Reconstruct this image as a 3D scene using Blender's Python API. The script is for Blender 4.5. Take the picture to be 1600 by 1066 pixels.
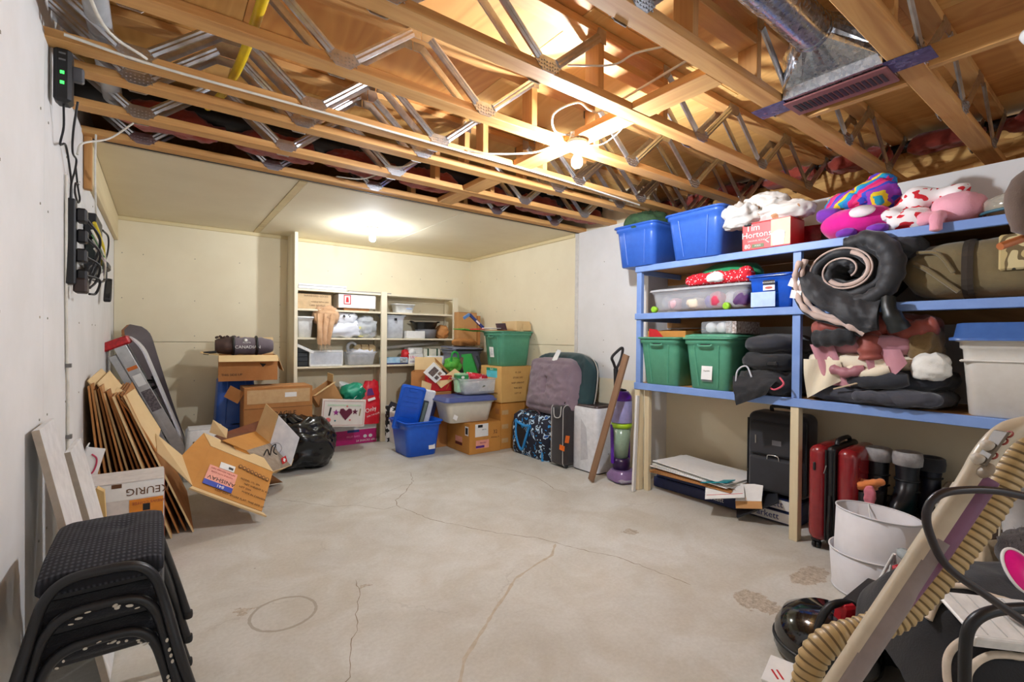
import bpy, math, random
from mathutils import Vector, Matrix, Euler, noise
PI = math.pi
random.seed(7)
S = bpy.context.scene
COL = S.collection
for o in list(bpy.data.objects):
    bpy.data.objects.remove(o)

# ---------------------------------------------------------------- camera, world, exposure
cam = bpy.data.cameras.new('camera')
cam_o = bpy.data.objects.new('camera', cam)
COL.objects.link(cam_o)
S.camera = cam_o
cam.sensor_fit = 'HORIZONTAL'; cam.sensor_width = 36.0
cam.lens = 742.41 / 1600 * 36.0
cam.clip_start = 0.05
def look(yaw, pitch, roll):
    f = Vector((math.sin(yaw)*math.cos(pitch), math.cos(yaw)*math.cos(pitch), math.sin(pitch)))
    r = Vector((math.cos(yaw), -math.sin(yaw), 0)); u = r.cross(f)
    rr = r*math.cos(roll) + u*math.sin(roll); uu = -r*math.sin(roll) + u*math.cos(roll)
    return Matrix((rr, uu, -f)).transposed()
cam_o.matrix_world = Matrix.Translation((0, 0, 1.27)) @ look(0.63682, -0.00585, 0.010133).to_4x4()

W = bpy.data.worlds.new('world'); S.world = W; W.use_nodes = True
W.node_tree.nodes['Background'].inputs[0].default_value = (0.86, 0.94, 1.0, 1)
W.node_tree.nodes['Background'].inputs[1].default_value = 0.62
BULB_1, BULB_2, FILL_BULB = 1900.0, 680.0, 500.0       # emission strength of the two bare bulbs and the added fill bulb
S.view_settings.view_transform = 'Standard'
S.view_settings.look = 'None'
S.view_settings.exposure = 0.35
S.view_settings.gamma = 1.0
S.view_settings.use_curve_mapping = False

# ---------------------------------------------------------------- materials
def lin(c):
    c = c/255.0
    return c/12.92 if c <= 0.04045 else ((c+0.055)/1.055)**2.4
def rgb(c): return (lin(c[0]), lin(c[1]), lin(c[2]), 1.0)
MATS = {}
def mat(name, c=(200,200,200), rough=0.6, metal=0.0, kind='plain', c2=None, scale=20.0, bump=0.0,
        trans=0.0, emit=None, strength=0.0, spec=0.5, alpha=1.0, axis=0, coat=0.0, mix=None):
    if name in MATS: return MATS[name]
    m = bpy.data.materials.new(name); m.use_nodes = True
    nt = m.node_tree; N = nt.nodes; L = nt.links
    b = N['Principled BSDF']
    b.inputs['Base Color'].default_value = rgb(c)
    b.inputs['Roughness'].default_value = rough
    b.inputs['Metallic'].default_value = metal
    b.inputs['Specular IOR Level'].default_value = spec
    b.inputs['Transmission Weight'].default_value = trans
    b.inputs['Alpha'].default_value = alpha
    b.inputs['Coat Weight'].default_value = coat
    if emit:
        b.inputs['Emission Color'].default_value = rgb(emit)
        b.inputs['Emission Strength'].default_value = strength
    tc = N.new('ShaderNodeTexCoord'); mp = N.new('ShaderNodeMapping')
    L.new(tc.outputs['Object'], mp.inputs['Vector'])
    if c2 is None: c2 = tuple(max(0, x*0.93) for x in c)
    def ramp(fac, a, bb, p0=0.35, p1=0.65):
        r = N.new('ShaderNodeValToRGB')
        r.color_ramp.elements[0].position = p0; r.color_ramp.elements[1].position = p1
        r.color_ramp.elements[0].color = rgb(a); r.color_ramp.elements[1].color = rgb(bb)
        L.new(fac, r.inputs[0]); return r.outputs[0]
    def nz(sc, det=4.0, dist=0.0, vec=None, rough_=0.6):
        n = N.new('ShaderNodeTexNoise'); n.inputs['Scale'].default_value = sc
        n.inputs['Detail'].default_value = det; n.inputs['Distortion'].default_value = dist
        n.inputs['Roughness'].default_value = rough_
        L.new(vec or mp.outputs[0], n.inputs['Vector']); return n.outputs[0]
    h = None
    if kind == 'plain':
        h = nz(scale); L.new(ramp(h, c, c2), b.inputs['Base Color'])
    elif kind == 'wood':
        st = [scale*0.9]*3; st[axis] = scale*0.05
        mp.inputs['Scale'].default_value = st
        h = nz(1.0, 5.0, 1.2)
        k = nz(0.55, 2.0, 0.4)
        c3 = tuple(x*0.8 for x in c2)
        mx = N.new('ShaderNodeMix'); mx.data_type = 'RGBA'; mx.blend_type = 'MULTIPLY'
        mx.inputs[0].default_value = 0.55
        L.new(ramp(h, c, c2, 0.3, 0.72), mx.inputs[6]); L.new(ramp(k, (255,255,255), (205,185,165), 0.55, 0.75), mx.inputs[7])
        L.new(mx.outputs[2], b.inputs['Base Color'])
    elif kind == 'ply':
        st = [scale*0.6]*3; st[axis] = scale*0.09
        mp.inputs['Scale'].default_value = st
        w = N.new('ShaderNodeTexNoise'); w.inputs['Scale'].default_value = 1.0; w.inputs['Detail'].default_value = 2; w.inputs['Distortion'].default_value = 1.5
        L.new(mp.outputs[0], w.inputs['Vector'])
        mm = N.new('ShaderNodeMath'); mm.operation = 'MULTIPLY'; mm.inputs[1].default_value = 9.0
        L.new(w.outputs[0], mm.inputs[0])
        fr = N.new('ShaderNodeMath'); fr.operation = 'PINGPONG'; fr.inputs[1].default_value = 0.62
        L.new(mm.outputs[0], fr.inputs[0]); h = fr.outputs[0]
        L.new(ramp(h, c, c2, 0.0, 1.0), b.inputs['Base Color'])
    elif kind == 'osb':
        v = N.new('ShaderNodeTexVoronoi'); v.inputs['Scale'].default_value = scale
        mp.inputs['Scale'].default_value = (1.0, 0.5, 1.6)
        mp.inputs['Rotation'].default_value = (0.5, 0.3, 0.2)
        L.new(mp.outputs[0], v.inputs['Vector'])
        sp = N.new('ShaderNodeSeparateColor'); L.new(v.outputs['Color'], sp.inputs[0]); h = sp.outputs[0]
        L.new(ramp(h, c, c2, 0.0, 1.0), b.inputs['Base Color'])
    elif kind == 'galv':
        v = N.new('ShaderNodeTexVoronoi'); v.inputs['Scale'].default_value = scale
        L.new(mp.outputs[0], v.inputs['Vector'])
        sp = N.new('ShaderNodeSeparateColor'); L.new(v.outputs['Color'], sp.inputs[0])
        L.new(ramp(sp.outputs[0], c, c2, 0.0, 1.0), b.inputs['Base Color'])
        rr = N.new('ShaderNodeMapRange'); rr.inputs[3].default_value = rough*0.7; rr.inputs[4].default_value = min(1, rough*1.4)
        L.new(sp.outputs[1], rr.inputs[0]); L.new(rr.outputs[0], b.inputs['Roughness'])
    elif kind == 'fabric':
        h = nz(scale*12, 2.0); g = nz(scale*0.4, 3.0)
        L.new(ramp(g, c, c2), b.inputs['Base Color'])
        b.inputs['Sheen Weight'].default_value = 0.25
    elif kind == 'spots':
        n1 = nz(scale, 1.0, 0.6); n2 = nz(scale*2.3, 1.0, 0.3)
        r = N.new('ShaderNodeValToRGB'); r.color_ramp.interpolation = 'CONSTANT'
        els = mix or [(0, c), (0.5, c2)]
        while len(r.color_ramp.elements) < len(els): r.color_ramp.elements.new(0.5)
        for e, (p, cc) in zip(r.color_ramp.elements, els): e.position = p; e.color = rgb(cc)
        L.new(n1, r.inputs[0]); L.new(r.outputs[0], b.inputs['Base Color']); h = None
    if bump > 0 and h is not None:
        bp = N.new('ShaderNodeBump'); bp.inputs['Strength'].default_value = bump; bp.inputs['Distance'].default_value = 0.004
        L.new(h, bp.inputs['Height']); L.new(bp.outputs[0], b.inputs['Normal'])
    MATS[name] = m
    return m

# ---------------------------------------------------------------- mesh builder
def rotm(rx=0, ry=0, rz=0): return Euler((rx, ry, rz)).to_matrix()
class MB:
    def __init__(s): s.v = []; s.f = []; s.mi = []; s.sm = []
    def add(s, vs, fs, mi=0, smooth=False, R=None, T=(0,0,0)):
        n = len(s.v); T = Vector(T)
        for p in vs:
            p = Vector(p)
            if R is not None: p = R @ p
            s.v.append(tuple(p + T))
        for k, f in enumerate(fs):
            s.f.append(tuple(i+n for i in f)); s.mi.append(mi[k] if isinstance(mi, (list, tuple)) else mi); s.sm.append(smooth)
        return s
    def box(s, d, c=(0,0,0), R=None, mi=0, bev=0.0):
        x, y, z = d[0]/2, d[1]/2, d[2]/2
        if bev <= 0:
            vs = [(sx*x, sy*y, sz*z) for sx in (-1,1) for sy in (-1,1) for sz in (-1,1)]
            fs = [(0,1,3,2),(4,6,7,5),(0,4,5,1),(2,3,7,6),(0,2,6,4),(1,5,7,3)]
            return s.add(vs, fs, mi, False, R, c)
        b = min(bev, x*.98, y*.98, z*.98)
        vs = []; idx = {}
        for sx in (-1,1):
            for sy in (-1,1):
                for sz in (-1,1):
                    for a in range(3):
                        p = [sx*(x-b), sy*(y-b), sz*(z-b)]
                        p[a] = (sx*x, sy*y, sz*z)[a]
                        idx[(sx,sy,sz,a)] = len(vs); vs.append(tuple(p))
        fs = []
        for a in range(3):
            o1, o2 = [i for i in range(3) if i != a]
            for sg in (-1, 1):
                q = []
                for (p1, p2) in ((-1,-1),(1,-1),(1,1),(-1,1)):
                    k = [0,0,0]; k[a] = sg; k[o1] = p1; k[o2] = p2; q.append(idx[(*k, a)])
                fs.append(q)
            for p1 in (-1,1):
                for p2 in (-1,1):
                    k0 = [0,0,0]; k0[a] = -1; k0[o1] = p1; k0[o2] = p2
                    k1 = list(k0); k1[a] = 1
                    fs.append([idx[(*k0,o1)], idx[(*k1,o1)], idx[(*k1,o2)], idx[(*k0,o2)]])
        for sx in (-1,1):
            for sy in (-1,1):
                for sz in (-1,1):
                    fs.append([idx[(sx,sy,sz,a)] for a in range(3)])
        out = []
        for f in fs:
            ps = [Vector(vs[i]) for i in f]; n = (ps[1]-ps[0]).cross(ps[2]-ps[0]); cc = sum(ps, Vector())/len(ps)
            out.append(tuple(f) if n.dot(cc) > 0 else tuple(reversed(f)))
        return s.add(vs, out, mi, False, R, c)
    def rbox(s, d, c=(0,0,0), r=0.04, n=4, mi=0, rz=None):
        w, dd, h = d; r = min(r, w/2*.98, dd/2*.98, h/2*.98); rc = r; rings = []
        for k in range(n+1):
            a = PI/2*k/n; o = r*(1-math.sin(a)); rings.append(rr(w-2*o, dd-2*o, max(rc-o, 0.004), -h/2+r*(1-math.cos(a)), n))
        for k in range(n+1):
            a = PI/2*(1-k/n); o = r*(1-math.sin(a)); rings.append(rr(w-2*o, dd-2*o, max(rc-o, 0.004), h/2-r*(1-math.cos(a)), n))
        return s.loft(rings, True, True, mi, True, True, rz, c)
    def bar(s, p0, p1, w, h, mi=0, up=(0,0,1), bev=0.0):
        p0, p1 = Vector(p0), Vector(p1); d = p1-p0; L = d.length; x = d.normalized()
        u = Vector(up); y = u.cross(x)
        if y.length < 1e-4: y = Vector((0,1,0)).cross(x)
        y.normalize(); z = x.cross(y)
        R = Matrix((x, y, z)).transposed()
        return s.box((L, w, h), (p0+p1)/2, R, mi, bev)
    def loft(s, rings, cap0=True, cap1=True, mi=0, smooth=True, closed=True, R=None, T=(0,0,0)):
        n = len(rings[0]); vs = [p for r in rings for p in r]; fs = []
        m = n if closed else n-1
        for i in range(len(rings)-1):
            for j in range(m):
                k = (j+1) % n
                fs.append((i*n+j, i*n+k, (i+1)*n+k, (i+1)*n+j))
        s.add(vs, fs, mi, smooth, R, T)
        if cap0: s.add(rings[0], [tuple(reversed(range(n)))], mi, False, R, T)
        if cap1: s.add(rings[-1], [tuple(range(n))], mi, False, R, T)
        return s
    def tube(s, path, r, n=8, mi=0, caps=True, smooth=True, squash=1.0):
        P = [Vector(p) for p in path]
        rr = r if isinstance(r, (list, tuple)) else [r]*len(P)
        t0 = (P[1]-P[0]).normalized()
        a = Vector((0,0,1)) if abs(t0.z) < 0.9 else Vector((1,0,0))
        nrm = (a - t0*a.dot(t0)).normalized(); rings = []
        for i, p in enumerate(P):
            t = (P[min(i+1, len(P)-1)] - P[max(i-1, 0)]).normalized()
            nrm = (nrm - t*nrm.dot(t)).normalized(); bn = t.cross(nrm)
            rings.append([tuple(p + (nrm*math.cos(2*PI*k/n)*squash + bn*math.sin(2*PI*k/n))*rr[i]) for k in range(n)])
        return s.loft(rings, caps, caps, mi, smooth)
    def lathe(s, prof, n=20, mi=0, R=None, T=(0,0,0), cap=True, smooth=True):
        rings = [[(r*math.cos(2*PI*k/n), r*math.sin(2*PI*k/n), z) for k in range(n)] for r, z in prof]
        return s.loft(rings, cap and prof[0][0] > 1e-5, cap and prof[-1][0] > 1e-5, mi, smooth, True, R, T)
    def prism(s, poly, h, R=None, T=(0,0,0), mi=0):
        n = len(poly)
        a = [(x, y, 0) for x, y in poly]; b = [(x, y, h) for x, y in poly]
        return s.loft([a, b], True, True, mi, False, True, R, T)
    def grid(s, fn, nu, nv, mi=0, smooth=True, R=None, T=(0,0,0)):
        vs = [fn(i/nu, j/nv) for j in range(nv+1) for i in range(nu+1)]
        fs = [(j*(nu+1)+i, j*(nu+1)+i+1, (j+1)*(nu+1)+i+1, (j+1)*(nu+1)+i) for j in range(nv) for i in range(nu)]
        return s.add(vs, fs, mi, smooth, R, T)
    def mesh(s, name, mats):
        me = bpy.data.meshes.new(name); me.from_pydata(s.v, [], s.f)
        for m in (mats if isinstance(mats, (list, tuple)) else [mats]): me.materials.append(m)
        me.polygons.foreach_set('material_index', s.mi); me.polygons.foreach_set('use_smooth', s.sm)
        me.update(); return me
    def obj(s, name, mats, parent=None, loc=(0,0,0), rot=(0,0,0)):
        return link(name, s.mesh(name, mats), parent, loc, rot)
def link(name, me, parent=None, loc=(0,0,0), rot=(0,0,0)):
    o = bpy.data.objects.new(name, me); COL.objects.link(o)
    o.parent = parent; o.location = loc
    o.rotation_euler = rot if not isinstance(rot, Matrix) else rot.to_euler()
    return o
def tag(o, label=None, cat=None, group=None, kind=None):
    if label: o['label'] = label
    if cat: o['category'] = cat
    if group: o['group'] = group
    if kind: o['kind'] = kind
    return o
def thing(name, label, cat, loc=(0,0,0), rot=0, group=None):
    o = bpy.data.objects.new(name, None); COL.objects.link(o); o.empty_display_size = 0.05
    o.location = loc
    o.rotation_euler = (0,0,rot) if isinstance(rot, (int, float)) else (rot.to_euler() if isinstance(rot, Matrix) else rot)
    return tag(o, label, cat, group)
def struct(o, label=None):
    o['kind'] = 'structure'
    if label: o['label'] = label
    return o
def dup(root, loc, rot=None, label=None):
    r = root.copy(); COL.objects.link(r); r.location = loc
    if rot is not None: r.rotation_euler = (0,0,rot) if isinstance(rot, (int, float)) else rot
    if label: r['label'] = label
    for ch in list(root.children):
        c = ch.copy(); COL.objects.link(c); c.parent = r
        for g in ch.children:
            d = g.copy(); COL.objects.link(d); d.parent = c
    return r
def boxpart(name, d, m, parent, loc=(0,0,0), rot=(0,0,0), bev=0.0):
    return MB().box(d, bev=bev).obj(name, m, parent, loc, rot)
def rr(w, d, r, z=0.0, n=4, cx=0.0, cy=0.0):
    out = []
    for (sx, sy, a0) in ((1,1,0),(-1,1,PI/2),(-1,-1,PI),(1,-1,1.5*PI)):
        for k in range(n+1):
            a = a0 + PI/2*k/n
            out.append((cx+sx*(w/2-r)+r*math.cos(a), cy+sy*(d/2-r)+r*math.sin(a), z))
    return out
def smooth_path(pts, k=6):
    P = [Vector(p) for p in pts]; P = [2*P[0]-P[1]] + P + [2*P[-1]-P[-2]]; out = []
    for i in range(1, len(P)-2):
        for j in range(k):
            t = j/k; a, b, c, d = P[i-1], P[i], P[i+1], P[i+2]
            out.append(0.5*((2*b) + (c-a)*t + (2*a-5*b+4*c-d)*t*t + (3*b-a-3*c+d)*t**3))
    out.append(P[-2]); return out
FONTC = {}
FRONT = (PI/2, 0, 0)          # print that faces -Y
def text(parent, s, size, m, loc, rot=FRONT, name='lettering', ex=0.0006, align='CENTER', sx=1.0):
    key = (s, size, align, sx)
    if key not in FONTC:
        cu = bpy.data.curves.new('lettering', 'FONT'); cu.body = s; cu.size = size; cu.extrude = ex
        cu.align_x = align; cu.align_y = 'CENTER'; cu.resolution_u = 2
        t = bpy.data.objects.new('lettering', cu); COL.objects.link(t); t.scale = (sx,1,1)
        dg = bpy.context.evaluated_depsgraph_get()
        me = bpy.data.meshes.new_from_object(t.evaluated_get(dg))
        for v in me.vertices: v.co.x *= sx
        bpy.data.objects.remove(t); bpy.data.curves.remove(cu)
        FONTC[key] = me
    me = FONTC[key].copy(); me.materials.clear(); me.materials.append(m)
    return link(name, me, parent, loc, rot)
FRONT = (PI/2, 0, 0)          # print that faces -Y
LEFT = (PI/2, 0, -PI/2)       # print that faces -X
def flat(name, w, h, m, parent, loc, rot=FRONT, t=0.0012):
    return MB().box((w, h, t)).obj(name, m, parent, loc, rot)
def patch(name, poly, m, parent, loc, rot=FRONT, t=0.0012):
    return MB().prism(poly, t).obj(name, m, parent, loc, rot)
def ell(w, h, n=14): return [(w/2*math.cos(2*PI*k/n), h/2*math.sin(2*PI*k/n)) for k in range(n)]
def ridged(p, f, seed, oct_=3):
    v = 0; a = 1.0; s_ = 0
    for k in range(oct_):
        n = noise.noise(Vector(p)*f + Vector((seed*7.13, seed*3.7, seed*1.9)))
        v += a*(1-abs(n)*2); s_ += a; a *= 0.5; f *= 2.1
    return v/s_
def lump(d, seed=1, amp=0.03, freq=6.0, sq=2.6, nu=36, nv=22, flat_=0.0, fold=1.0, R=None, T=(0,0,0), mb=None, mi=0):
    """a soft crumpled body: superellipsoid with fold relief, resting on z = 0"""
    mb = mb or MB(); w, dd, h = d
    def fn(u, v):
        a = 2*PI*u; b = PI*(v-0.5)
        def sp(x): return math.copysign(abs(x)**(2/sq), x)
        p = Vector((sp(math.cos(b))*sp(math.cos(a))*w/2, sp(math.cos(b))*sp(math.sin(a))*dd/2, sp(math.sin(b))*h/2))
        n = Vector((p.x/(w*w), p.y/(dd*dd), p.z/(h*h)))
        if n.length > 1e-9: n.normalize()
        q = Vector((p.x, p.y*1.0, p.z*1.4))
        r = ridged(q, freq, seed)*fold + (1-fold)*noise.noise(q*freq + Vector((seed, seed, 0)))
        p = p + n*amp*(r-0.35)
        p.z = max(p.z + h/2, 0.0)
        return tuple(p)
    vs_fn = lambda u, v: fn(u % 1.0, v)
    return mb.grid(vs_fn, nu, nv, mi, True, R, T)
# ---------------------------------------------------------------- storage totes
def tote(name, label, d, loc, rot, m, group=None, taper=0.86, rim=0.022, cat='storage bin', handles=True, ribs=True, wall=0.004, tilt=None, rad=0.05, parts=True):
    """d = outer size at the rim (w across x, d across y, h)"""
    t = thing(name, label, cat, loc, rot if tilt is None else tilt, group)
    w, dd, h = d; w0, d0 = (w-2*rim)*taper, (dd-2*rim)*taper
    w1, d1 = w-2*rim, dd-2*rim
    def at_(f, off=0.0, r=rad): return w0+(w1-w0)*f-2*off, d0+(d1-d0)*f-2*off
    rings = []
    for f, off, r in ((0.0,0.012,rad*0.7),(0.02,0.002,rad),(0.75,0.0,rad),(0.86,0.0,rad)):
        a, b = at_(f, off); rings.append(rr(a, b, r, h*f, 5))
    a, b = at_(1.0)
    rings += [rr(a+0.014,b+0.014,rad,h*0.88,5), rr(a+0.016,b+0.016,rad,h*0.97,5)]
    inner = [rr(a-0.002,b-0.002,rad,h*0.985,5)]
    for f in (0.86,0.3,0.02):
        aa, bb = at_(f, wall); inner.append(rr(aa, bb, rad*0.95, h*f+wall*2, 5))
    MB().loft(rings+inner, True, True).obj('tub', m, t)
    MB().loft([rr(a+0.016,b+0.016,rad,h*0.955,5), rr(w,dd,rad*1.1,h*0.965,5), rr(w,dd,rad*1.1,h*0.99,5), rr(w-0.006,dd-0.006,rad*1.1,h,5), rr(a+0.006,b+0.006,rad,h,5), rr(a,b,rad,h*0.985,5)], False, False).obj('rim', m, t)
    if handles:
        for s in (-1,1):
            MB().tube(smooth_path([(-0.055,s*(d1/2+0.014),h*0.86),(-0.04,s*(d1/2+0.020),h*0.835),(0.04,s*(d1/2+0.020),h*0.835),(0.055,s*(d1/2+0.014),h*0.86)],4),0.008,8).obj('handle', m, t)
            MB().box((0.085,0.012,0.016),(0,s*(d1/2+0.004),h*0.855),bev=0.004).obj('handle_slot', mat('slot_dark',(24,40,34),0.7), t)
    if ribs:
        for s in (-1,1):
            for q in (-1,1):
                p0 = (q*w0*0.24, s*(d0/2+0.0), 0.02); p1 = (q*w1*0.27, s*(d0/2+(d1-d0)/2*0.84), h*0.84)
                MB().tube([p0,p1],0.007,8).obj('corner_rib', m, t)
    return t
def lid(parent, w, d, m, z, name='lid', th=0.045, loc=(0,0), rot=(0,0,0)):
    r = 0.06
    return MB().loft([rr(w+0.02,d+0.02,r,0,5), rr(w+0.02,d+0.02,r,0.014,5), rr(w-0.01,d-0.01,r,0.018,5), rr(w-0.03,d-0.03,r,th,5), rr(w-0.06,d-0.06,r,th+0.004,5)], True, True).obj(name, m, parent, (loc[0],loc[1],z), rot)
teal = mat('green_plastic', (84,152,122), 0.38, c2=(79,146,116)); blueb = mat('blue_plastic', (54,100,190), 0.32, c2=(50,94,182))
royal = mat('royal_blue_plastic', (20,92,206), 0.3, c2=(18,84,196)); beige = mat('beige_plastic', (214,208,192), 0.45, c2=(208,202,186))
slate = mat('slate_lid', (72,84,140), 0.4, c2=(66,78,132)); greyt = mat('grey_plastic', (116,118,134), 0.4, c2=(110,112,128))
clear = mat('clear_plastic', (236,238,242), 0.12, trans=0.0, alpha=0.35, spec=0.6)
frost = mat('frosted_plastic', (226,230,238), 0.3, alpha=0.75)
# ---------------------------------------------------------------- setting
XL, YB, XA, XR = -0.36, 5.87, 3.587, 3.87      # left wall, back wall, alcove right wall, storage right wall
YJ, YS, ZC = 2.77, 3.71, 2.40                   # jog of the right wall, edge of the drywall ceiling, joist underside
white = mat('white_paint', (226,223,220), 0.75, c2=(219,216,212), scale=3)
cream = mat('bare_drywall', (234,222,192), 0.8, c2=(229,216,185), scale=2.5)
cream_trim = mat('cream_trim', (222,205,160), 0.6, kind='wood', c2=(210,190,142), scale=8, axis=0)
pine = mat('pine_lumber', (218,168,104), 0.62, kind='wood', c2=(196,138,76), scale=26, axis=0)
pine_y = mat('pine_lumber_cross', (216,166,102), 0.62, kind='wood', c2=(192,136,76), scale=26, axis=1)
pine_z = mat('pine_lumber_upright', (212,160,96), 0.62, kind='wood', c2=(186,130,70), scale=26, axis=2)
steel = mat('web_steel', (206,208,212), 0.30, 1.0, c2=(188,190,194), scale=30)
galv = mat('galvanised_duct', (206,209,214), 0.24, 1.0, kind='galv', c2=(172,177,186), scale=70)
black = mat('black_plastic', (22,22,24), 0.45)
wplast = mat('white_plastic', (232,232,230), 0.35)

def concrete():
    m = bpy.data.materials.new('concrete'); m.use_nodes = True
    nt = m.node_tree; N = nt.nodes; L = nt.links; b = N['Principled BSDF']
    tc = N.new('ShaderNodeTexCoord')
    def nz(sc, det=5, dist=0.0, vec=None, ro=0.6):
        n = N.new('ShaderNodeTexNoise'); n.inputs['Scale'].default_value = sc; n.inputs['Detail'].default_value = det
        n.inputs['Distortion'].default_value = dist; n.inputs['Roughness'].default_value = ro
        L.new(vec or tc.outputs['Object'], n.inputs['Vector']); return n
    def ramp(f, els):
        r = N.new('ShaderNodeValToRGB')
        while len(r.color_ramp.elements) < len(els): r.color_ramp.elements.new(0.5)
        for e, (p, c) in zip(r.color_ramp.elements, els): e.position = p; e.color = rgb(c)
        L.new(f, r.inputs[0]); return r.outputs[0]
    def mixc(a, bb, fac, mode='MIX'):
        mx = N.new('ShaderNodeMix'); mx.data_type = 'RGBA'; mx.blend_type = mode
        for s_, i in ((fac, 0), (a, 6), (bb, 7)):
            if isinstance(s_, (float, int)): mx.inputs[i].default_value = s_
            elif isinstance(s_, tuple): mx.inputs[i].default_value = rgb(s_)
            else: L.new(s_, mx.inputs[i])
        return mx.outputs[2]
    def math_(op, a, bb=None, clamp=False):
        q = N.new('ShaderNodeMath'); q.operation = op; q.use_clamp = clamp
        for s_, i in ((a, 0), (bb, 1)):
            if s_ is None: continue
            if isinstance(s_, (float, int)): q.inputs[i].default_value = s_
            else: L.new(s_, q.inputs[i])
        return q.outputs[0]
    base = ramp(nz(0.9, 6, 0.5).outputs[0], [(0.3, (192,188,178)), (0.5, (208,206,198)), (0.7, (221,220,215))])
    blot = ramp(nz(2.6, 5, 1.0).outputs[0], [(0.35, (236,230,220)), (0.6, (255,255,255))])
    col = mixc(base, blot, 0.7, 'MULTIPLY')
    fine = ramp(nz(60, 4).outputs[0], [(0.3, (232,230,226)), (0.7, (255,255,255))])
    col = mixc(col, fine, 0.6, 'MULTIPLY')
    # hairline cracks: thin lines of a distorted, very coarse cell pattern
    mp = N.new('ShaderNodeMapping'); mp.inputs['Location'].default_value = (0.35, 0.2, 0); L.new(tc.outputs['Object'], mp.inputs[0])
    va = N.new('ShaderNodeVectorMath'); va.operation = 'MULTIPLY_ADD'
    L.new(nz(2.2, 5, 0.0, None, 0.7).outputs['Color'], va.inputs[0]); va.inputs[1].default_value = (0.35,0.35,0.0); L.new(mp.outputs[0], va.inputs[2])
    v = N.new('ShaderNodeTexVoronoi'); v.feature = 'DISTANCE_TO_EDGE'; v.inputs['Scale'].default_value = 0.62
    L.new(va.outputs[0], v.inputs['Vector'])
    gate = ramp(nz(1.1, 2).outputs[0], [(0.45, (0,0,0)), (0.55, (255,255,255))])
    cr = math_('LESS_THAN', v.outputs['Distance'], 0.0028)
    cr = math_('MULTIPLY', cr, math_('MULTIPLY', gate, 0.15))
    col = mixc(col, (110,98,84), cr)
    # scattered chips and specks
    v2 = N.new('ShaderNodeTexVoronoi'); v2.inputs['Scale'].default_value = 3.2; L.new(tc.outputs['Object'], v2.inputs['Vector'])
    sp = math_('LESS_THAN', v2.outputs['Distance'], math_('MULTIPLY', math_('SUBTRACT', nz(30).outputs[0], 0.36), 0.075))
    col = mixc(col, (128,112,92), math_('MULTIPLY', sp, 0.7))
    # spalled patches and the ring left by a paint can, each at its own place on the slab
    def dist(x, y, sx=1.0, sy=1.0, wob=0.06):
        vm = N.new('ShaderNodeMapping'); vm.vector_type = 'POINT'
        vm.inputs['Location'].default_value = (-x*sx, -y*sy, 0); vm.inputs['Scale'].default_value = (sx, sy, 0)
        L.new(tc.outputs['Object'], vm.inputs[0])
        ln = N.new('ShaderNodeVectorMath'); ln.operation = 'LENGTH'; L.new(vm.outputs[0], ln.inputs[0])
        if wob <= 0: return ln.outputs['Value']
        return math_('ADD', ln.outputs['Value'], math_('MULTIPLY', math_('SUBTRACT', nz(14, 5, 0, None, 0.7).outputs[0], 0.5), wob*2.4))
    rough_tex = ramp(nz(45, 6, 0.0, None, 0.8).outputs[0], [(0.35, (112,94,72)), (0.52, (176,160,138)), (0.7, (214,204,188))])
    for (x, y, r, sx, sy) in ((2.334,1.143,0.085,1.0,0.8),(2.83,1.10,0.09,0.6,1.3),(2.49,2.04,0.045,1,1),(0.827,2.38,0.025,1,1),(0.312,2.48,0.035,1,1)):
        msk = math_('LESS_THAN', dist(x, y, sx, sy, 0.07), r)
        col = mixc(col, rough_tex, math_('MULTIPLY', msk, 0.75))
    d = dist(0.459, 2.36, 1.0, 1.0, 0.008)
    ring = math_('LESS_THAN', math_('ABSOLUTE', math_('SUBTRACT', d, 0.138)), 0.007)
    col = mixc(col, (142,128,108), math_('MULTIPLY', ring, 0.6))
    L.new(col, b.inputs['Base Color'])
    b.inputs['Roughness'].default_value = 0.62
    bp = N.new('ShaderNodeBump'); bp.inputs['Strength'].default_value = 0.25; bp.inputs['Distance'].default_value = 0.004
    L.new(nz(18, 6).outputs[0], bp.inputs['Height']); L.new(bp.outputs[0], b.inputs['Normal'])
    return m
floor = struct(MB().box((9, 12, 0.1), (2.5, 2.0, -0.05)).obj('floor', concrete()), 'grey concrete basement slab with hairline cracks and chipped patches')
def ribbon(name, pts, w, m, jag=0.0, seed=1, z=0.0006):
    r_ = random.Random(seed); P_ = [Vector((x, y, 0)) for x, y in pts]
    Q = []
    for a, b in zip(P_, P_[1:]):
        n_ = max(2, int((b-a).length/0.03))
        for k in range(n_): Q.append(a.lerp(b, k/n_) + Vector((r_.uniform(-jag, jag), r_.uniform(-jag, jag), 0)))
    Q.append(P_[-1]); vs = []; fs = []
    for i, p in enumerate(Q):
        d = (Q[min(i+1, len(Q)-1)]-Q[max(i-1, 0)]).normalized(); s_ = Vector((-d.y, d.x, 0))*w*0.5*r_.uniform(0.5, 1.3)*(1 if 0 < i < len(Q)-1 else 0.2)
        vs += [(p.x+s_.x, p.y+s_.y, z), (p.x-s_.x, p.y-s_.y, z)]
        if i: fs.append((2*i-2, 2*i-1, 2*i+1, 2*i))
    return MB().add(vs, fs).obj(name, m, floor)
crk = mat('crack_dark', (128,112,92), 0.9, c2=(150,136,116), scale=60); stn = mat('floor_stain', (178,164,142), 0.7, c2=(190,178,158), scale=30)
ribbon('hairline_crack', [(1.894,4.15),(1.795,3.878),(1.629,3.652),(1.475,3.496),(1.435,3.353),(1.48,3.193),(1.516,2.99),(1.61,2.813),(1.705,2.641),(1.82,2.46),(1.94,2.327),(1.983,2.204),(2.04,2.054),(2.155,1.83),(2.191,1.592),(2.213,1.412)], 0.005, crk, 0.008, 1)
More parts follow.
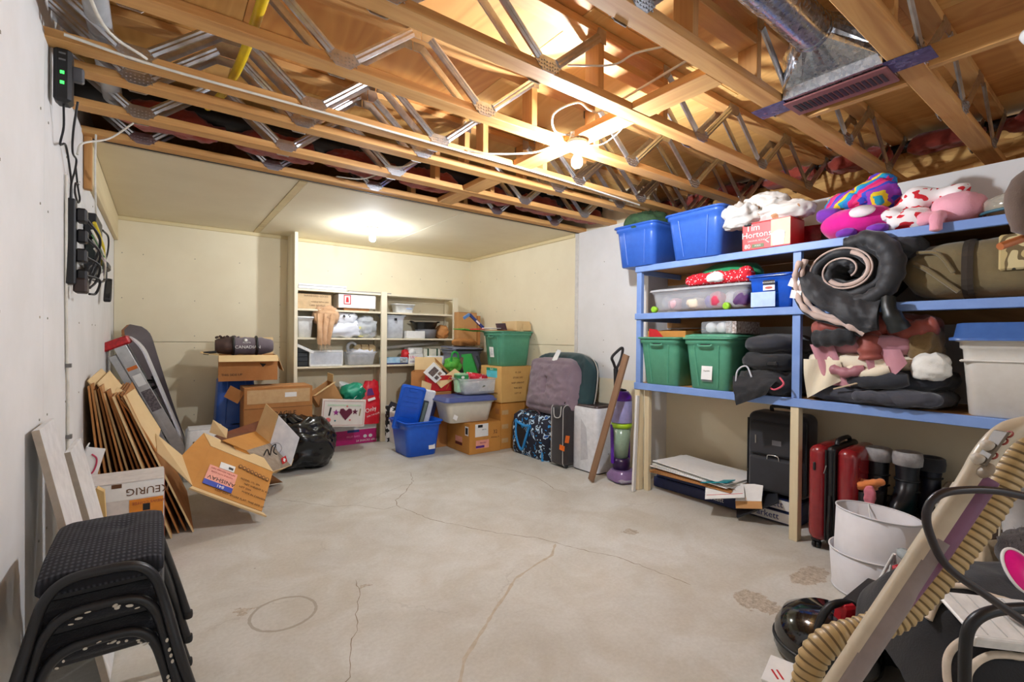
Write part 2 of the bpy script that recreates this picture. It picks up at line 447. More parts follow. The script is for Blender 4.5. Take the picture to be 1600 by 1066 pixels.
ribbon('hairline_crack', [(0.723,4.054),(0.903,3.823),(1.038,3.629),(1.202,3.548),(1.324,3.349),(1.438,3.384)], 0.004, crk, 0.008, 2)
ribbon('hairline_crack', [(2.568,4.048),(2.723,3.661),(2.769,3.349),(2.682,3.005),(2.698,2.833)], 0.005, crk, 0.008, 3)
ribbon('hairline_crack', [(0.828,2.474),(0.793,2.309),(0.724,2.159),(0.689,2.037),(0.646,1.988),(0.604,1.872),(0.585,1.797),(0.556,1.751),(0.535,1.675)], 0.004, crk, 0.006, 4)
ribbon('floor_streak', [(1.971,2.191),(1.848,2.086),(1.686,2.048),(1.509,1.991),(1.377,1.894),(1.253,1.813),(1.15,1.736),(1.057,1.668),(0.972,1.608),(0.906,1.525),(0.849,1.449)], 0.016, stn, 0.001, 5, 0.0004)

def screws(parent, pts, axis):
    mb = MB()
    for p in pts:
        if axis == 'x': mb.box((0.003, 0.008, 0.008), p)
        else: mb.box((0.008, 0.003, 0.008), p)
    tag(mb.obj('screw_heads', mat('screw_dimple', (150,140,120), 0.6), parent), kind='stuff')
# left wall: painted sheets with tight joints
wl = struct(MB().box((0.1, 9.4, 2.75), (XL-0.07, 1.3, 1.375)).obj('wall_left', white), 'white painted drywall wall on the left')
for k, (y0, y1) in enumerate(((-2.5,0.1),(0.103,2.52),(2.523,4.2),(4.203,5.87))):
    MB().box((0.02, y1-y0, 2.42), (XL-0.01, (y0+y1)/2, 1.21), bev=0.0015).obj('drywall_sheet', white, wl)
screws(wl, [(XL+0.0005, y, z) for y in (0.62,1.02,1.45,1.9,2.45,2.6,3.05,3.5,4.12,4.3) for z in (0.5,0.95,1.33,1.75,2.1)], 'x')
t = struct(MB().box((0.03, YB-3.69, 0.235), (XL+0.015, (YB+3.69)/2, ZC-0.1175), bev=0.003).obj('trim_1', mat('cream_board', (222,205,165), 0.6, kind='wood', c2=(212,192,148), scale=10, axis=1)), 'wide board along the top of the left wall')
MB().box((0.035, 0.05, 0.30), (XL+0.02, 3.66, ZC-0.15), bev=0.002).obj('end_block', pine_z, t)
# back wall in two rows of sheets with a level joint
wb = struct(MB().box((4.6, 0.1, 2.75), (1.7, YB+0.07, 1.375)).obj('wall_back', cream), 'cream unpainted drywall wall at the back')
for x0, x1 in ((XL,1.165),(1.167,XA+0.02)):
    MB().box((x1-x0-0.002, 0.02, 1.196), ((x0+x1)/2, YB+0.01, 0.598), bev=0.0018).obj('drywall_sheet', cream, wb)
    MB().box((x1-x0-0.002, 0.02, 1.2), ((x0+x1)/2, YB+0.01, 1.80), bev=0.0018).obj('drywall_sheet', cream, wb)
screws(wb, [(x, YB-0.0005, z) for x in (-0.3,-0.14,0.28,0.68,1.08,1.6,2.0,2.4,2.8,3.2,3.45) for z in (0.45,0.8,1.14,1.26,1.62,2.05)], 'y')
# right wall: alcove part, jog, storage part
wa = struct(MB().box((0.1, YB-YJ+0.1, 2.75), (XA+0.07, (YB+YJ)/2+0.05, 1.375)).obj('wall_right_alcove', cream), 'right alcove wall, cream at the back and white painted towards the shelves')
MB().box((0.02, YB-3.70, 1.196), (XA+0.01, (YB+3.70)/2, 0.598), bev=0.0018).obj('drywall_sheet', cream, wa)
MB().box((0.02, YB-3.70, 1.2), (XA+0.01, (YB+3.70)/2, 1.80), bev=0.0018).obj('drywall_sheet', cream, wa)
MB().box((0.02, 3.695-YJ, 0.88), (XA+0.01, (3.695+YJ)/2, 0.44), bev=0.001).obj('drywall_sheet', cream, wa)
MB().box((0.02, 3.695-YJ, 1.52), (XA+0.01, (3.695+YJ)/2, 1.64), bev=0.001).obj('painted_sheet', white, wa)
MB().box((0.008, 0.05, 1.53), (XA-0.002, 3.69, 1.635), bev=0.002).obj('corner_bead', mat('bead_paint', (214,208,200), 0.7), wa)
screws(wa, [(XA-0.0005, y, z) for y in (5.6,5.2,4.8,4.4,4.0,3.3) for z in (0.6,1.0,1.14,1.26,1.62,2.05)], 'x')
MB().box((XR-XA+0.02, 0.02, 2.40), ((XR+XA)/2-0.002, YJ-0.009, 1.20)).obj('jog_sheet', white, wa)
ws = struct(MB().box((0.1, YJ+3.4, 2.25), (XR+0.07, (YJ-3.4)/2, 1.125)).obj('wall_right', white), 'white drywall wall behind the blue storage shelves')
for y0, y1, zz in ((-3.4,0.35,(0,2.31)),(0.353,YJ,(0,0.78)),(0.353,YJ,(0.783,2.31))):
    MB().box((0.02, y1-y0, zz[1]-zz[0]), (XR+0.01, (y0+y1)/2, sum(zz)/2), bev=0.001).obj('drywall_sheet', cream if zz[1] < 1 else white, ws)
# rim of the floor above: OSB sheet, dark gap and insulation
osb = mat('osb_sheet', (224,178,104), 0.7, kind='osb', c2=(176,120,56), scale=28)
rim = struct(MB().box((0.03, 9.4, 0.52), (4.32, 1.2, 2.44)).obj('trim_2', osb), 'oriented strand board rim above the right wall')
MB().box((0.40, 9.4, 0.02), (4.10, 1.2, 2.19)).obj('sill_plate', pine_y, rim)
MB().tube([(4.27, y, 2.665+0.01*math.sin(y*9)) for y in [-0.6+0.11*k for k in range(40)]], 0.04, 8).obj('black_membrane', black, rim)
ins = mat('pink_insulation', (168,70,52), 0.95, kind='fabric', c2=(128,46,34), scale=18, bump=0.6)
for k, y in enumerate((0.36,0.86,1.34,1.83,2.31,2.67,3.0,3.38)):
    lump((0.16, 0.40 if y < 2.5 else 0.22, 0.10), k+3, 0.05, 9, T=(4.22, y, 2.58)).obj('insulation_batt', ins, rim)
for k, y in enumerate((3.43,3.44,3.42,3.43,3.44,3.43,3.42)):
    lump((0.5, 0.18, 0.12), k+40, 0.05, 9, T=(0.05+0.55*k, y-0.03, 2.44)).obj('insulation_batt', ins, rim)
# plywood deck overhead in sheets
deck = struct(MB().box((5.6, 9.4, 0.03), (2.0, 1.2, 2.755)).obj('ceiling', mat('deck_back', (150,110,66), 0.8)), 'plywood deck of the floor above, seen between the joists')
plys = [mat('plywood_a', (230,186,114), 0.65, kind='ply', c2=(214,162,90), scale=5, axis=1), mat('plywood_b', (220,160,90), 0.65, kind='ply', c2=(196,130,66), scale=4.5, axis=1),
        mat('plywood_c', (228,178,104), 0.65, kind='ply', c2=(208,150,80), scale=6, axis=1)]
k = 0
for i in range(5):
    for j in range(5):
        x0, y0 = -0.72+1.22*i - 0.2, -3.4+2.44*j-(0.9 if i % 2 else 0)
        x1, y1 = x0+1.217, y0+2.437
        x0 = max(x0, -0.8); x1 = min(x1, 4.75); y0 = max(y0, -3.4); y1 = min(y1, 5.9)
        if x1-x0 < 0.05 or y1-y0 < 0.05: continue
        MB().box((x1-x0, y1-y0, 0.018), ((x0+x1)/2, (y0+y1)/2, 2.731), bev=0.001).obj('plywood_sheet', plys[(i*2+j) % 3], deck); k += 1
# drywall ceiling of the alcove
cl = struct(MB().box((XA-XL+0.1, YB-YS, 0.004), ((XA+XL)/2, (YB+YS)/2, ZC+0.016)).obj('ceiling_alcove', cream), 'cream drywall ceiling over the back alcove')
for x0, x1 in ((XL+0.03,0.805),(0.865,2.2),(2.203,XA)):
    MB().box((x1-x0-0.003, YB-YS, 0.013), ((x0+x1)/2, (YB+YS)/2, ZC+0.0065), bev=0.001).obj('ceiling_sheet', cream, cl)
MB().box((0.056, YB-YS, 0.014), (0.835, (YB+YS)/2, ZC+0.005), bev=0.002).obj('joint_strip', cream_trim, cl)
struct(MB().prism([(0,0),(0.03,0),(0.03,0.008),(0.008,0.035),(0,0.035)], 0.775+0.36, rotm(PI/2,0,PI/2) , (XL, YB, ZC)).obj('trim_3', cream_trim)) if False else None
struct(MB().box((XA-XL, 0.018, 0.04), ((XA+XL)/2, YB-0.009, ZC-0.02), bev=0.006).obj('trim_3', cream_trim), 'cream wood moulding along the top of the back wall')
struct(MB().box((0.018, YB-YS-0.02, 0.04), (XA-0.009, (YB+YS)/2, ZC-0.02), bev=0.006).obj('trim_4', mat('cream_trim_y', (222,205,160), 0.6, kind='wood', c2=(212,192,146), scale=8, axis=1)), 'cream wood moulding along the top of the right alcove wall')

# ---------------------------------------------------------------- open web joists
def web_mesh():
    """one pressed steel V web: toothed plate at the bottom, two channel arms, half plates at the top"""
    mb = MB(); h = 0.262
    mb.prism([(-0.075,0.036),(-0.03,-0.004),(0.03,-0.004),(0.075,0.036),(0.05,0.062),(-0.05,0.062)], 0.003, rotm(PI/2,0,0), (0,0.0015,0))
    for s in (-1, 1):
        a, b = Vector((s*0.05, 0, 0.048)), Vector((s*0.305, 0, h))
        d = (b-a).normalized(); n = Vector((-d.z, 0, d.x))
        prof = [(-0.021,-0.004),(-0.019,0.004),(-0.008,0.009),(0,0.005),(0.008,0.009),(0.019,0.004),(0.021,-0.004),(0.008,-0.006),(-0.008,-0.006)]
        rings = [[tuple(p + n*u + Vector((0,-1,0))*w) for u, w in prof] for p in (a, b)]
        mb.loft(rings, True, True, 0, False)
        mb.prism([(s*0.28,h-0.02),(s*0.35,h-0.02),(s*0.35,h+0.046),(s*0.30,h+0.046)][::s], 0.003, rotm(PI/2,0,0), (0,0.0015,0))
        for k in range(4):
            for q in range(3):
                mb.box((0.006,0.004,0.005), (s*(0.008+k*0.015), -0.003, 0.008+q*0.015+0.003*(k % 2)))
    return mb.mesh('metal_web', steel)
WEB = web_mesh()
def half_webs(): pass
NODES = (-0.09, 0.61, 1.315, 2.455, 3.155, 3.855)
JOISTS = [(0.115,'open web timber joist nearest the camera, beside the far right edge'),
          (0.61,'open web joist on the camera side of the air duct boot'),
          (1.10,'open web joist on the far side of the air duct boot'),
          (1.585,'open web joist between the air duct and the hanging bulb'),
          (2.075,'open web joist carrying the bare bulb holder beneath it'),
          (2.56,'open web joist with a white cable stapled along its lower edge'),
          (2.785,'open web joist just behind the one carrying the white cable'),
          (3.205,'open web joist second from the edge of the drywall ceiling'),
          (3.62,'open web joist at the edge of the drywall ceiling')]
post_me = MB().box((0.038,0.088,0.25), bev=0.002).mesh('web_post', pine_z)
for k, (y, lab) in enumerate(JOISTS):
    t = thing('floor_joist', lab, 'joist', (0, y, ZC), 0, 'open web floor joists')
    x0, x1 = -0.62, 4.26
    MB().box((x1-x0, 0.089, 0.038), ((x0+x1)/2, 0, 0.019), bev=0.003).obj('bottom_chord', pine, t)
    MB().box((x1-x0, 0.089, 0.038), ((x0+x1)/2, 0, 0.301), bev=0.003).obj('top_chord', pine, t)
    for xn in NODES:
        for s in (-1, 1):
            link('metal_web', WEB, t, (xn, s*0.0475, 0.0), (0,0,0 if s < 0 else PI))
    for xp in (1.64, 2.13):
        link('web_post', post_me, t, (xp, 0, 0.16))
    if k in (0, 1, 2, 3): MB().box((0.45,0.085,0.038), (1.885, 0, 0.20), bev=0.002).obj('cross_block', pine, t)
    if k == 8: MB().box((x1-x0-0.3, 0.002, 0.006), ((x0+x1)/2-0.1, 0.046, -0.003)).obj('drywall_edge', black, t)
# flat strongback blocks between joists
ys = [j[0] for j in JOISTS]
for k in range(2, 8):
    y0, y1 = ys[k]+0.046, ys[k+1]-0.046
    if y1-y0 < 0.16: continue
    nm = {2:'flat timber block between joists left of the duct boot', 3:'flat timber block bridging joists behind the hanging bulb',4:'flat timber block just left of the hanging bulb',
          6:'short timber block between the two dark rear joists', 7:'timber block next to the drywall ceiling edge'}[k]
    tag(MB().box((0.135, y1-y0, 0.038), (1.925, (y0+y1)/2, ZC+0.021), bev=0.002).obj('blocking', pine_y), nm, 'timber block', 'blocks between joists')
tag(MB().box((0.038, 0.40, 0.089), (2.63, 0.855, ZC+0.046), bev=0.002).obj('blocking', pine_y), 'upright timber block right behind the floor register', 'timber block', 'blocks between joists')
tag(MB().box((0.038, 0.405, 0.089), (2.545, 0.3625, ZC+0.046), bev=0.002).obj('blocking', pine_y), 'upright timber block at the right edge nearest the camera', 'timber block', 'blocks between joists')
# ---------------------------------------------------------------- things under the ceiling
porc = mat('white_porcelain', (236,234,230), 0.25, coat=0.3)
def bulb_holder(label, loc, strength, deep=0.0, box=True, r=0.032):
    t = thing('bulb_holder', label, 'lamp', loc)
    if box: MB().lathe([(0.0,0.055),(0.052,0.055),(0.052,0.012),(0.0,0.012)], 8, smooth=False).obj('junction_box', galv, t)
    MB().lathe([(0,0.012),(0.058,0.012),(0.06,0.0),(0.05,-0.014),(0.03,-0.022),(0.024,-0.05),(0.0,-0.05)], 24).obj('lamp_base', porc, t)
    b = MB().lathe([(0.013,-0.05),(0.014,-0.06),(0.02,-0.072),(r*0.92,-0.088),(r,-0.104),(r*0.9,-0.122),(r*0.55,-0.134),(0,-0.138)], 20).obj('light_bulb',
        mat('lit_bulb_%d' % int(strength), (255,250,240), 0.3, emit=(238,245,255), strength=strength), t)
    return t
bulb_holder('bare lit bulb in a white holder hanging from the timber joists', (1.90, 1.965, ZC-0.02), BULB_1)
bulb_holder('bare lit bulb in a white holder on the cream drywall ceiling', (1.75, 4.80, ZC-0.012), BULB_2, box=False)
t = thing('smoke_alarm', 'white round smoke alarm at the far right edge under a timber block', 'smoke alarm', (2.535,0.245,ZC)); MB().lathe([(0,0.0),(0.062,0.0),(0.064,-0.012),(0.055,-0.03),(0.03,-0.036),(0,-0.036)],24).obj('alarm_body', porc, t)
bulb_holder('bare lit bulb in a white holder farther back in the basement', (1.9,-1.75,ZC-0.02), FILL_BULB)  # unseen lamp behind the camera, added to brighten the near side
# supply duct: round pipe, square boot, floor register
t = thing('air_duct', 'shiny galvanised round air duct ending in a square boot', 'duct', (0, 0.86, 0))
MB().tube([(0.42,0,2.56),(0.8,0,2.56),(1.62,0,2.56),(2.17,0,2.56)], 0.075, 28).obj('round_pipe', galv, t)
for x in (1.60, 2.17): MB().tube([(x-0.012,0,2.56),(x,0,2.56),(x+0.012,0,2.56)], [0.077,0.081,0.077], 28).obj('pipe_collar', galv, t)
r0 = [(2.17, 0.074*math.cos(a), 2.56+0.074*math.sin(a)) for a in [2*PI*k/24 for k in range(24)]]
def sq(x, w, z0, z1):
    out = []
    for k in range(24):
        a = 2*PI*k/24; c, s_ = math.cos(a), math.sin(a); m_ = max(abs(c), abs(s_))
        out.append((x, w/2*c/m_, (z0+z1)/2 + (z1-z0)/2*s_/m_))
    return out
MB().loft([r0, sq(2.33, 0.36, 2.44, 2.60), sq(2.345, 0.385, 2.40, 2.60), sq(2.56, 0.385, 2.40, 2.60)], False, True, 0, False).obj('square_boot', galv, t)
reg = MB().box((0.17,0.40,0.008), (2.455, 0, 2.392), bev=0.002).obj('floor_register', mat('register_paint', (140,84,82), 0.5), t)
for k in range(17):
    MB().box((0.085,0.013,0.004), (2.455, -0.168+0.021*k, 2.3875)).obj('louvre_slot', black, reg)
zinc = mat('blue_zinc_strap', (92,92,138), 0.35, 0.8, kind='galv', c2=(70,70,112), scale=50)
for y in (0.262, -0.268):
    MB().box((0.12,0.15,0.004), (2.40, y, 2.3965), bev=0.001).obj('strap_tab', zinc, t)

# yellow gas line, white drain pipe, cables
yel = mat('yellow_pipe', (222,186,24), 0.4)
tag(MB().tube(smooth_path([(0.30,0.2,2.53),(0.295,1.95,2.50),(0.27,2.66,2.50),(0.22,3.0,2.51),(0.2,3.1,2.52)]), 0.019, 10).obj('gas_pipe', yel), 'bright yellow gas pipe threaded between the joists', 'pipe')
tag(MB().tube([(-0.19,-0.3,2.56),(-0.2,1.5,2.545),(-0.21,3.3,2.53)], 0.042, 18).obj('drain_pipe', mat('grey_pvc', (186,188,190), 0.4)), 'grey white plastic drain pipe at the top left corner', 'pipe')
wcab = mat('white_cable', (226,220,206), 0.5)
def cable(name, label, pts, r=0.005, m=None, n=6, k=6, cat='cable'):
    return tag(MB().tube(smooth_path(pts, k), r, n).obj(name, m or wcab), label, cat)
cable('power_cable', 'long white cable running along the lower edge of one joist', [(-0.3,2.47,2.405),(0.0,2.50,2.396),(0.6,2.497,2.396),(1.2,2.50,2.396),(1.9,2.50,2.396),(2.5,2.52,2.396),(3.2,2.56,2.39)], 0.0065)
cable('power_cable', 'white cable sagging from a joist to the left side of the bulb holder', [(1.50,2.50,2.41),(1.60,2.40,2.385),(1.78,2.22,2.38),(1.86,2.10,2.41),(1.90,2.03,2.42)], 0.006)
cable('power_cable', 'white cable looping up over the joist above the hanging bulb', [(1.87,1.97,2.42),(1.78,2.02,2.44),(1.72,1.96,2.50),(1.78,1.84,2.53),(1.84,1.80,2.49),(1.90,1.74,2.50),(1.88,1.2,2.52)], 0.006)
cable('power_cable', 'thin white cable dropping at the right side of the bulb holder', [(1.97,1.67,2.44),(1.99,1.72,2.40),(2.0,1.85,2.372),(1.97,1.92,2.375),(1.945,1.955,2.39)], 0.003)
cable('power_cable', 'white cable hanging in a shallow loop under the deck near the duct', [(1.80,1.20,2.60),(1.76,1.27,2.55),(1.66,1.36,2.52),(1.62,1.46,2.50),(1.50,1.62,2.53)], 0.005)
cable('power_cable', 'short white cable between the two dark rear joists', [(1.36,2.86,2.43),(1.30,3.0,2.41),(1.22,3.12,2.43)], 0.005)
cable('power_cable', 'short white cable just above the drywall ceiling edge', [(1.25,3.27,2.43),(1.16,3.42,2.41),(1.02,3.54,2.43)], 0.005)
cable('power_cable', 'white cable crossing the top left corner below the drain pipe', [(-0.22,1.2,2.5),(-0.22,1.9,2.47),(-0.18,2.35,2.43),(-0.05,2.47,2.40)], 0.006)
# duct and dark pipe above the rear joists
tag(MB().tube([(-0.6,3.42,2.585),(2.0,3.42,2.585),(4.2,3.42,2.585)], 0.07, 14).obj('waste_pipe', black), 'dark pipe lying between the two rear joists', 'pipe')
# ---------------------------------------------------------------- network gear and cords on the left wall
led = mat('green_led', (60,220,90), 0.4, emit=(60,230,90), strength=2.0)
t = thing('router', 'black router with green lights hanging near the joist ends at the top left', 'router', (-0.318,2.62,2.30))
MB().box((0.055,0.08,0.215),bev=0.012).obj('router_body', black, t); MB().box((0.05,0.03,0.06),(0.035,0.02,0.03),bev=0.006).obj('router_clip', mat('grey_plastic2',(96,96,100),0.4), t)
for k in range(2): MB().box((0.012,0.003,0.012),(0.0,-0.0405,0.005-0.04*k)).obj('status_light', led, t)
for k in range(2): MB().box((0.02,0.003,0.006),(0.0,-0.0405,0.055+0.025*k)).obj('port', mat('port_grey',(110,112,114),0.5), t)
bl = mat('black_cord', (26,24,26), 0.5)
def cord(label, pts, r=0.0045, m=None, name='cord', k=6): return cable(name, label, pts, r, m or bl, 6, k)
cord('thin black cord running down from the router', [(-0.318,2.62,2.19),(-0.325,2.68,2.12),(-0.34,2.72,2.06),(-0.34,2.86,2.10),(-0.34,2.98,2.03),(-0.342,3.05,1.97),(-0.342,3.04,1.86)])
cord('black cord falling from the joists beside the router', [(-0.30,2.85,2.30),(-0.32,2.9,2.18),(-0.335,3.02,2.12),(-0.335,3.14,2.12),(-0.335,3.09,2.05),(-0.34,3.02,1.96),(-0.342,3.03,1.80)])
cord('black cord tied in a loop knot above the network gear', [(-0.335,3.12,2.08),(-0.335,3.20,2.0),(-0.335,3.27,1.96),(-0.335,3.20,1.925),(-0.335,3.10,1.95),(-0.335,3.12,2.0),(-0.335,3.22,2.02)])
t = thing('network_panel', 'white mounting plate with black network boxes and yellow cords on the left wall', 'network gear', (-0.345,3.55,1.80))
boxpart('mounting_plate', (0.012,0.78,0.34), wplast, t, (-0.006,0.06,0.02)); boxpart('switch_box', (0.05,0.34,0.13), black, t, (0.03,0.12,0.075), bev=0.004); boxpart('modem_box', (0.045,0.30,0.11), mat('dark_green_black',(26,34,30),0.4), t, (0.028,0.14,-0.055), bev=0.004); boxpart('small_box', (0.05,0.22,0.07), black, t, (0.028,0.08,-0.16), bev=0.004)
flat('switch_mark', 0.06, 0.02, mat('mark_grey',(180,184,186),0.5), t, (0.0565,0.16,0.06), (PI/2,0,PI/2)); 
for k in range(3): boxpart('port_light', (0.003,0.02,0.006), led, t, (0.053,0.10+0.05*k,-0.03))
ycord = mat('yellow_cord', (222,196,40), 0.5)
MB().tube(smooth_path([(0.06,-0.20,0.06),(0.075,-0.10,0.0),(0.075,0.05,-0.06),(0.065,0.18,-0.12)],6),0.009,7).obj('yellow_cord', ycord, t); MB().tube(smooth_path([(0.06,-0.16,0.03),(0.08,-0.02,-0.03),(0.075,0.10,-0.09)],6),0.009,7).obj('yellow_cord', ycord, t)
for k in range(5): MB().tube(smooth_path([(0.05,-0.20+0.03*k,0.02-0.02*k),(0.085,-0.05+0.02*k,-0.08-0.01*k),(0.07,0.12+0.03*k,-0.13-0.015*k)],5),0.0055,6).obj('white_cord', [wcab,mat('green_cord',(90,150,90),0.5),wcab,mat('lilac_cord',(190,160,190),0.5),wcab][k], t)
t = thing('power_strip', 'black power strip crowded with adapters left of the network plate', 'power strip', (-0.338,3.02,1.70))
boxpart('strip_body', (0.035,0.06,0.40), black, t, (0,0,0), bev=0.006)
for k in range(4): boxpart('adapter', (0.04,0.07-0.01*(k%2),0.065), mat('adapter_black',(30,28,30),0.5), t, (0.035,0.02+0.02*(k%2),0.13-0.095*k), bev=0.008)
boxpart('brown_adapter', (0.05,0.10,0.07), mat('adapter_brown',(54,40,36),0.5), t, (0.03,0.05,-0.20), bev=0.008)
for k in range(4): MB().tube(smooth_path([(0.05,0.02,0.12-0.09*k),(0.09,0.14,0.05-0.07*k),(0.07,0.22,-0.04-0.06*k),(0.05,0.16,-0.14-0.03*k)],5),0.006,6).obj('adapter_cord', bl, t)
t = thing('junction_case', 'grey plastic case below the network plate on the left wall', 'network gear', (-0.345,4.02,1.735), (0.12,0,0)); boxpart('case_body', (0.05,0.34,0.15), mat('case_grey',(176,178,172),0.45), t, (0.025,0,0), bev=0.012); boxpart('case_cover', (0.01,0.2,0.07), mat('case_dark',(150,150,140),0.4), t, (0.052,-0.02,0.0), bev=0.004)
cord('black cord arching right of the network plate', [(-0.30,3.98,1.93),(-0.29,4.25,1.93),(-0.30,4.35,1.84),(-0.31,4.2,1.75),(-0.31,4.0,1.75)], 0.006)
cord('black cord curling under the grey case', [(-0.31,4.25,1.70),(-0.30,4.1,1.62),(-0.31,3.75,1.585),(-0.32,3.45,1.585),(-0.31,3.4,1.63),(-0.31,3.6,1.65),(-0.31,3.5,1.58),(-0.315,3.42,1.53)], 0.007)
t = thing('plug_adapter', 'black plug adapter lying on the wall right of the grey case', 'adapter', (-0.325,4.52,1.76)); boxpart('adapter_body', (0.05,0.24,0.055), black, t, bev=0.012); boxpart('plug_pin', (0.01,0.08,0.012), black, t, (0,0.16,0.01))
t = thing('cord_bundle', 'tied black cord bundle dangling lowest right of the network gear', 'cord', (-0.325,4.6,1.62)); 
for k in range(5): MB().tube(smooth_path([(0.0+0.006*k,0.06,0.06),(0.006*k,-0.02+0.01*k,0.0),(0.006*k,-0.10,-0.10),(0.006*k,-0.02,-0.09),(0.006*k,0.03+0.006*k,0.03)],5),0.009,6).obj('cord_loop', bl, t)
MB().tube(smooth_path([(0,0.02,0.05),(0,0.02,0.12)],3),0.006,6).obj('hanging_cord', bl, t)
cord('thin white cable clipped straight down the left wall', [(-0.352,2.98,2.0),(-0.353,3.0,1.5),(-0.353,3.04,1.12),(-0.352,3.06,1.0),(-0.353,3.07,0.75),(-0.352,3.10,0.60),(-0.34,3.2,0.5)], 0.006, wcab)
t = thing('cable_clip', 'grey clip on the white wall cable at shoulder height', 'clip', (-0.352,3.045,1.12)); boxpart('clip_body', (0.02,0.03,0.018), mat('clip_grey',(120,116,112),0.5), t, (0.004,0,0))
t = thing('cable_clip', 'grey clip on the white wall cable above the cardboard stack', 'clip', (-0.352,3.07,0.78)); boxpart('clip_body', (0.02,0.03,0.018), MATS['clip_grey'], t, (0.004,0,0))
cord('white cables hanging down by the end of the board on the left wall', [(-0.30,3.58,2.42),(-0.305,3.6,2.2),(-0.31,3.72,2.0),(-0.31,3.85,1.85)], 0.005, wcab)
cord('slanting white cable crossing the black cords below the router', [(-0.12,3.2,2.38),(-0.22,3.25,2.29),(-0.31,3.12,2.20),(-0.325,3.08,2.13)], 0.005, wcab)
# ---------------------------------------------------------------- left side: stools, boxes, boards, ladder
def frame(u, v):
    u = Vector(u).normalized(); v = Vector(v); v = (v-u*v.dot(u)).normalized(); n = u.cross(v)
    return Matrix((u, v, n)).transposed()
blkfab = mat('black_weave', (34,34,40), 0.95, kind='fabric', c2=(26,26,31), scale=14, bump=0.5)
blkmet = mat('black_enamel', (30,30,33), 0.38)
def weave():
    m = mat('ribbed_seat', (40,40,47), 0.95); nt = m.node_tree; b = nt.nodes['Principled BSDF']
    tc = nt.nodes.new('ShaderNodeTexCoord')
    outs = []
    for d in ('X','Y'):
        w = nt.nodes.new('ShaderNodeTexWave'); w.bands_direction = d; w.inputs['Scale'].default_value = 26 if d == 'X' else 18
        w.inputs['Distortion'].default_value = 0.6; w.inputs['Detail Scale'].default_value = 3
        nt.links.new(tc.outputs['Object'], w.inputs[0]); outs.append(w.outputs[1])
    a = nt.nodes.new('ShaderNodeMath'); a.operation = 'MULTIPLY'; nt.links.new(outs[0], a.inputs[0]); nt.links.new(outs[1], a.inputs[1])
    r = nt.nodes.new('ShaderNodeValToRGB'); r.color_ramp.elements[0].color = rgb((26,26,31)); r.color_ramp.elements[1].color = rgb((66,66,74))
    nt.links.new(a.outputs[0], r.inputs[0]); nt.links.new(r.outputs[0], b.inputs['Base Color'])
    bp = nt.nodes.new('ShaderNodeBump'); bp.inputs['Strength'].default_value = 0.6; bp.inputs['Distance'].default_value = 0.003
    nt.links.new(a.outputs[0], bp.inputs['Height']); nt.links.new(bp.outputs[0], b.inputs['Normal'])
    return m
ribbed = weave()
paintw = mat('paint_flake', (214,206,190), 0.6)
def stool(label, loc, k):
    t = thing('stacking_stool', label, 'stool', loc, 0, 'stacked stools')
    def top(u, v):
        x, y = (u-0.5)*2, (v-0.5)*2
        e = max(abs(x), abs(y))
        px = x*0.133*(1-0.02*abs(y)**4); py = y*0.205*(1-0.02*abs(x)**4)
        z = 0.47 - 0.02*(abs(x)**6+abs(y)**6)/2 - 0.012*(y < 0)*abs(y) + 0.004*noise.noise(Vector((x*3, y*3, k)))
        if k == 2: z -= 0.012*math.exp(-((x-0.25)**2+(y-0.25)**2)/0.03)
        return (px, py, z)
    mb = MB().grid(top, 22, 26)
    ring0 = [top(i/22, 0) for i in range(22)] + [top(1, j/26) for j in range(26)] + [top(1-i/22, 1) for i in range(22)] + [top(0, 1-j/26) for j in range(26)]
    rings = [ring0, [(x*1.035, y*1.025, z-0.018) for x,y,z in ring0], [(x*1.035, y*1.025, 0.405) for x,y,z in ring0], [(x*0.97, y*0.97, 0.39) for x,y,z in ring0]]
    mb.loft(list(reversed(rings)), True, False)
    mb.obj('seat', ribbed if k == 2 else blkfab, t)
    MB().box((0.235,0.38,0.02), (0,0,0.382), bev=0.004).obj('seat_board', blkmet, t)
    def arch(y_top, y_foot, name, half=0.085):
        pts = [(-0.215,y_foot,0.006),(-0.175,y_foot*0.92+y_top*0.08,0.16),(-0.138,y_top,0.31),(-0.112,y_top,0.395),(-0.07,y_top,0.435),(0,y_top,0.442),(0.07,y_top,0.435),(0.112,y_top,0.395),(0.138,y_top,0.31),(0.175,y_foot*0.92+y_top*0.08,0.16),(0.215,y_foot,0.006)]
        o = MB().tube(smooth_path(pts, 6), 0.0135, 12).obj(name, blkmet, t)
        for p in (pts[0], pts[-1]): MB().lathe([(0.0145,0),(0.016,0.01),(0.0145,0.026)], 10, T=(p[0],p[1],0)).obj('foot_cap', black, o)
        return o
    f = arch(-0.228, -0.262, 'front_frame'); arch(0.205, 0.27, 'rear_frame')
    for s in (-1, 1): MB().tube([(s*0.118,-0.22,0.378),(s*0.118,0.20,0.378)], 0.009, 8).obj('side_rail', blkmet, t)
    if k < 2:
        rnd = random.Random(k+5); mb = MB()
        for q in range(12):
            a = rnd.uniform(-0.1,0.1); zz = 0.44-abs(a)**2*4
            mb.prism(ell(rnd.uniform(.006,.02), rnd.uniform(.003,.008), 7), 0.0012, rotm(PI/2,0,rnd.uniform(-.5,.5)), (a, -0.2415, zz-rnd.uniform(0,.012)))
        for q in range(7):
            zz = rnd.uniform(0.1,0.33); mb.prism(ell(.008,.012,7), 0.0012, rotm(PI/2,0,0.3), (0.205-zz*0.2, -0.262, zz))
        tag(mb.obj('paint_splatter', paintw, t), kind='stuff')
    return t
for k, lab in enumerate(('lowest paint spattered black stool of the stack by the left wall','middle paint spattered black stool of the stack by the left wall','topmost black stool with ribbed cushion, on top of the stack')):
    stool(lab, (-0.125, 1.925, 0.092*k), k)

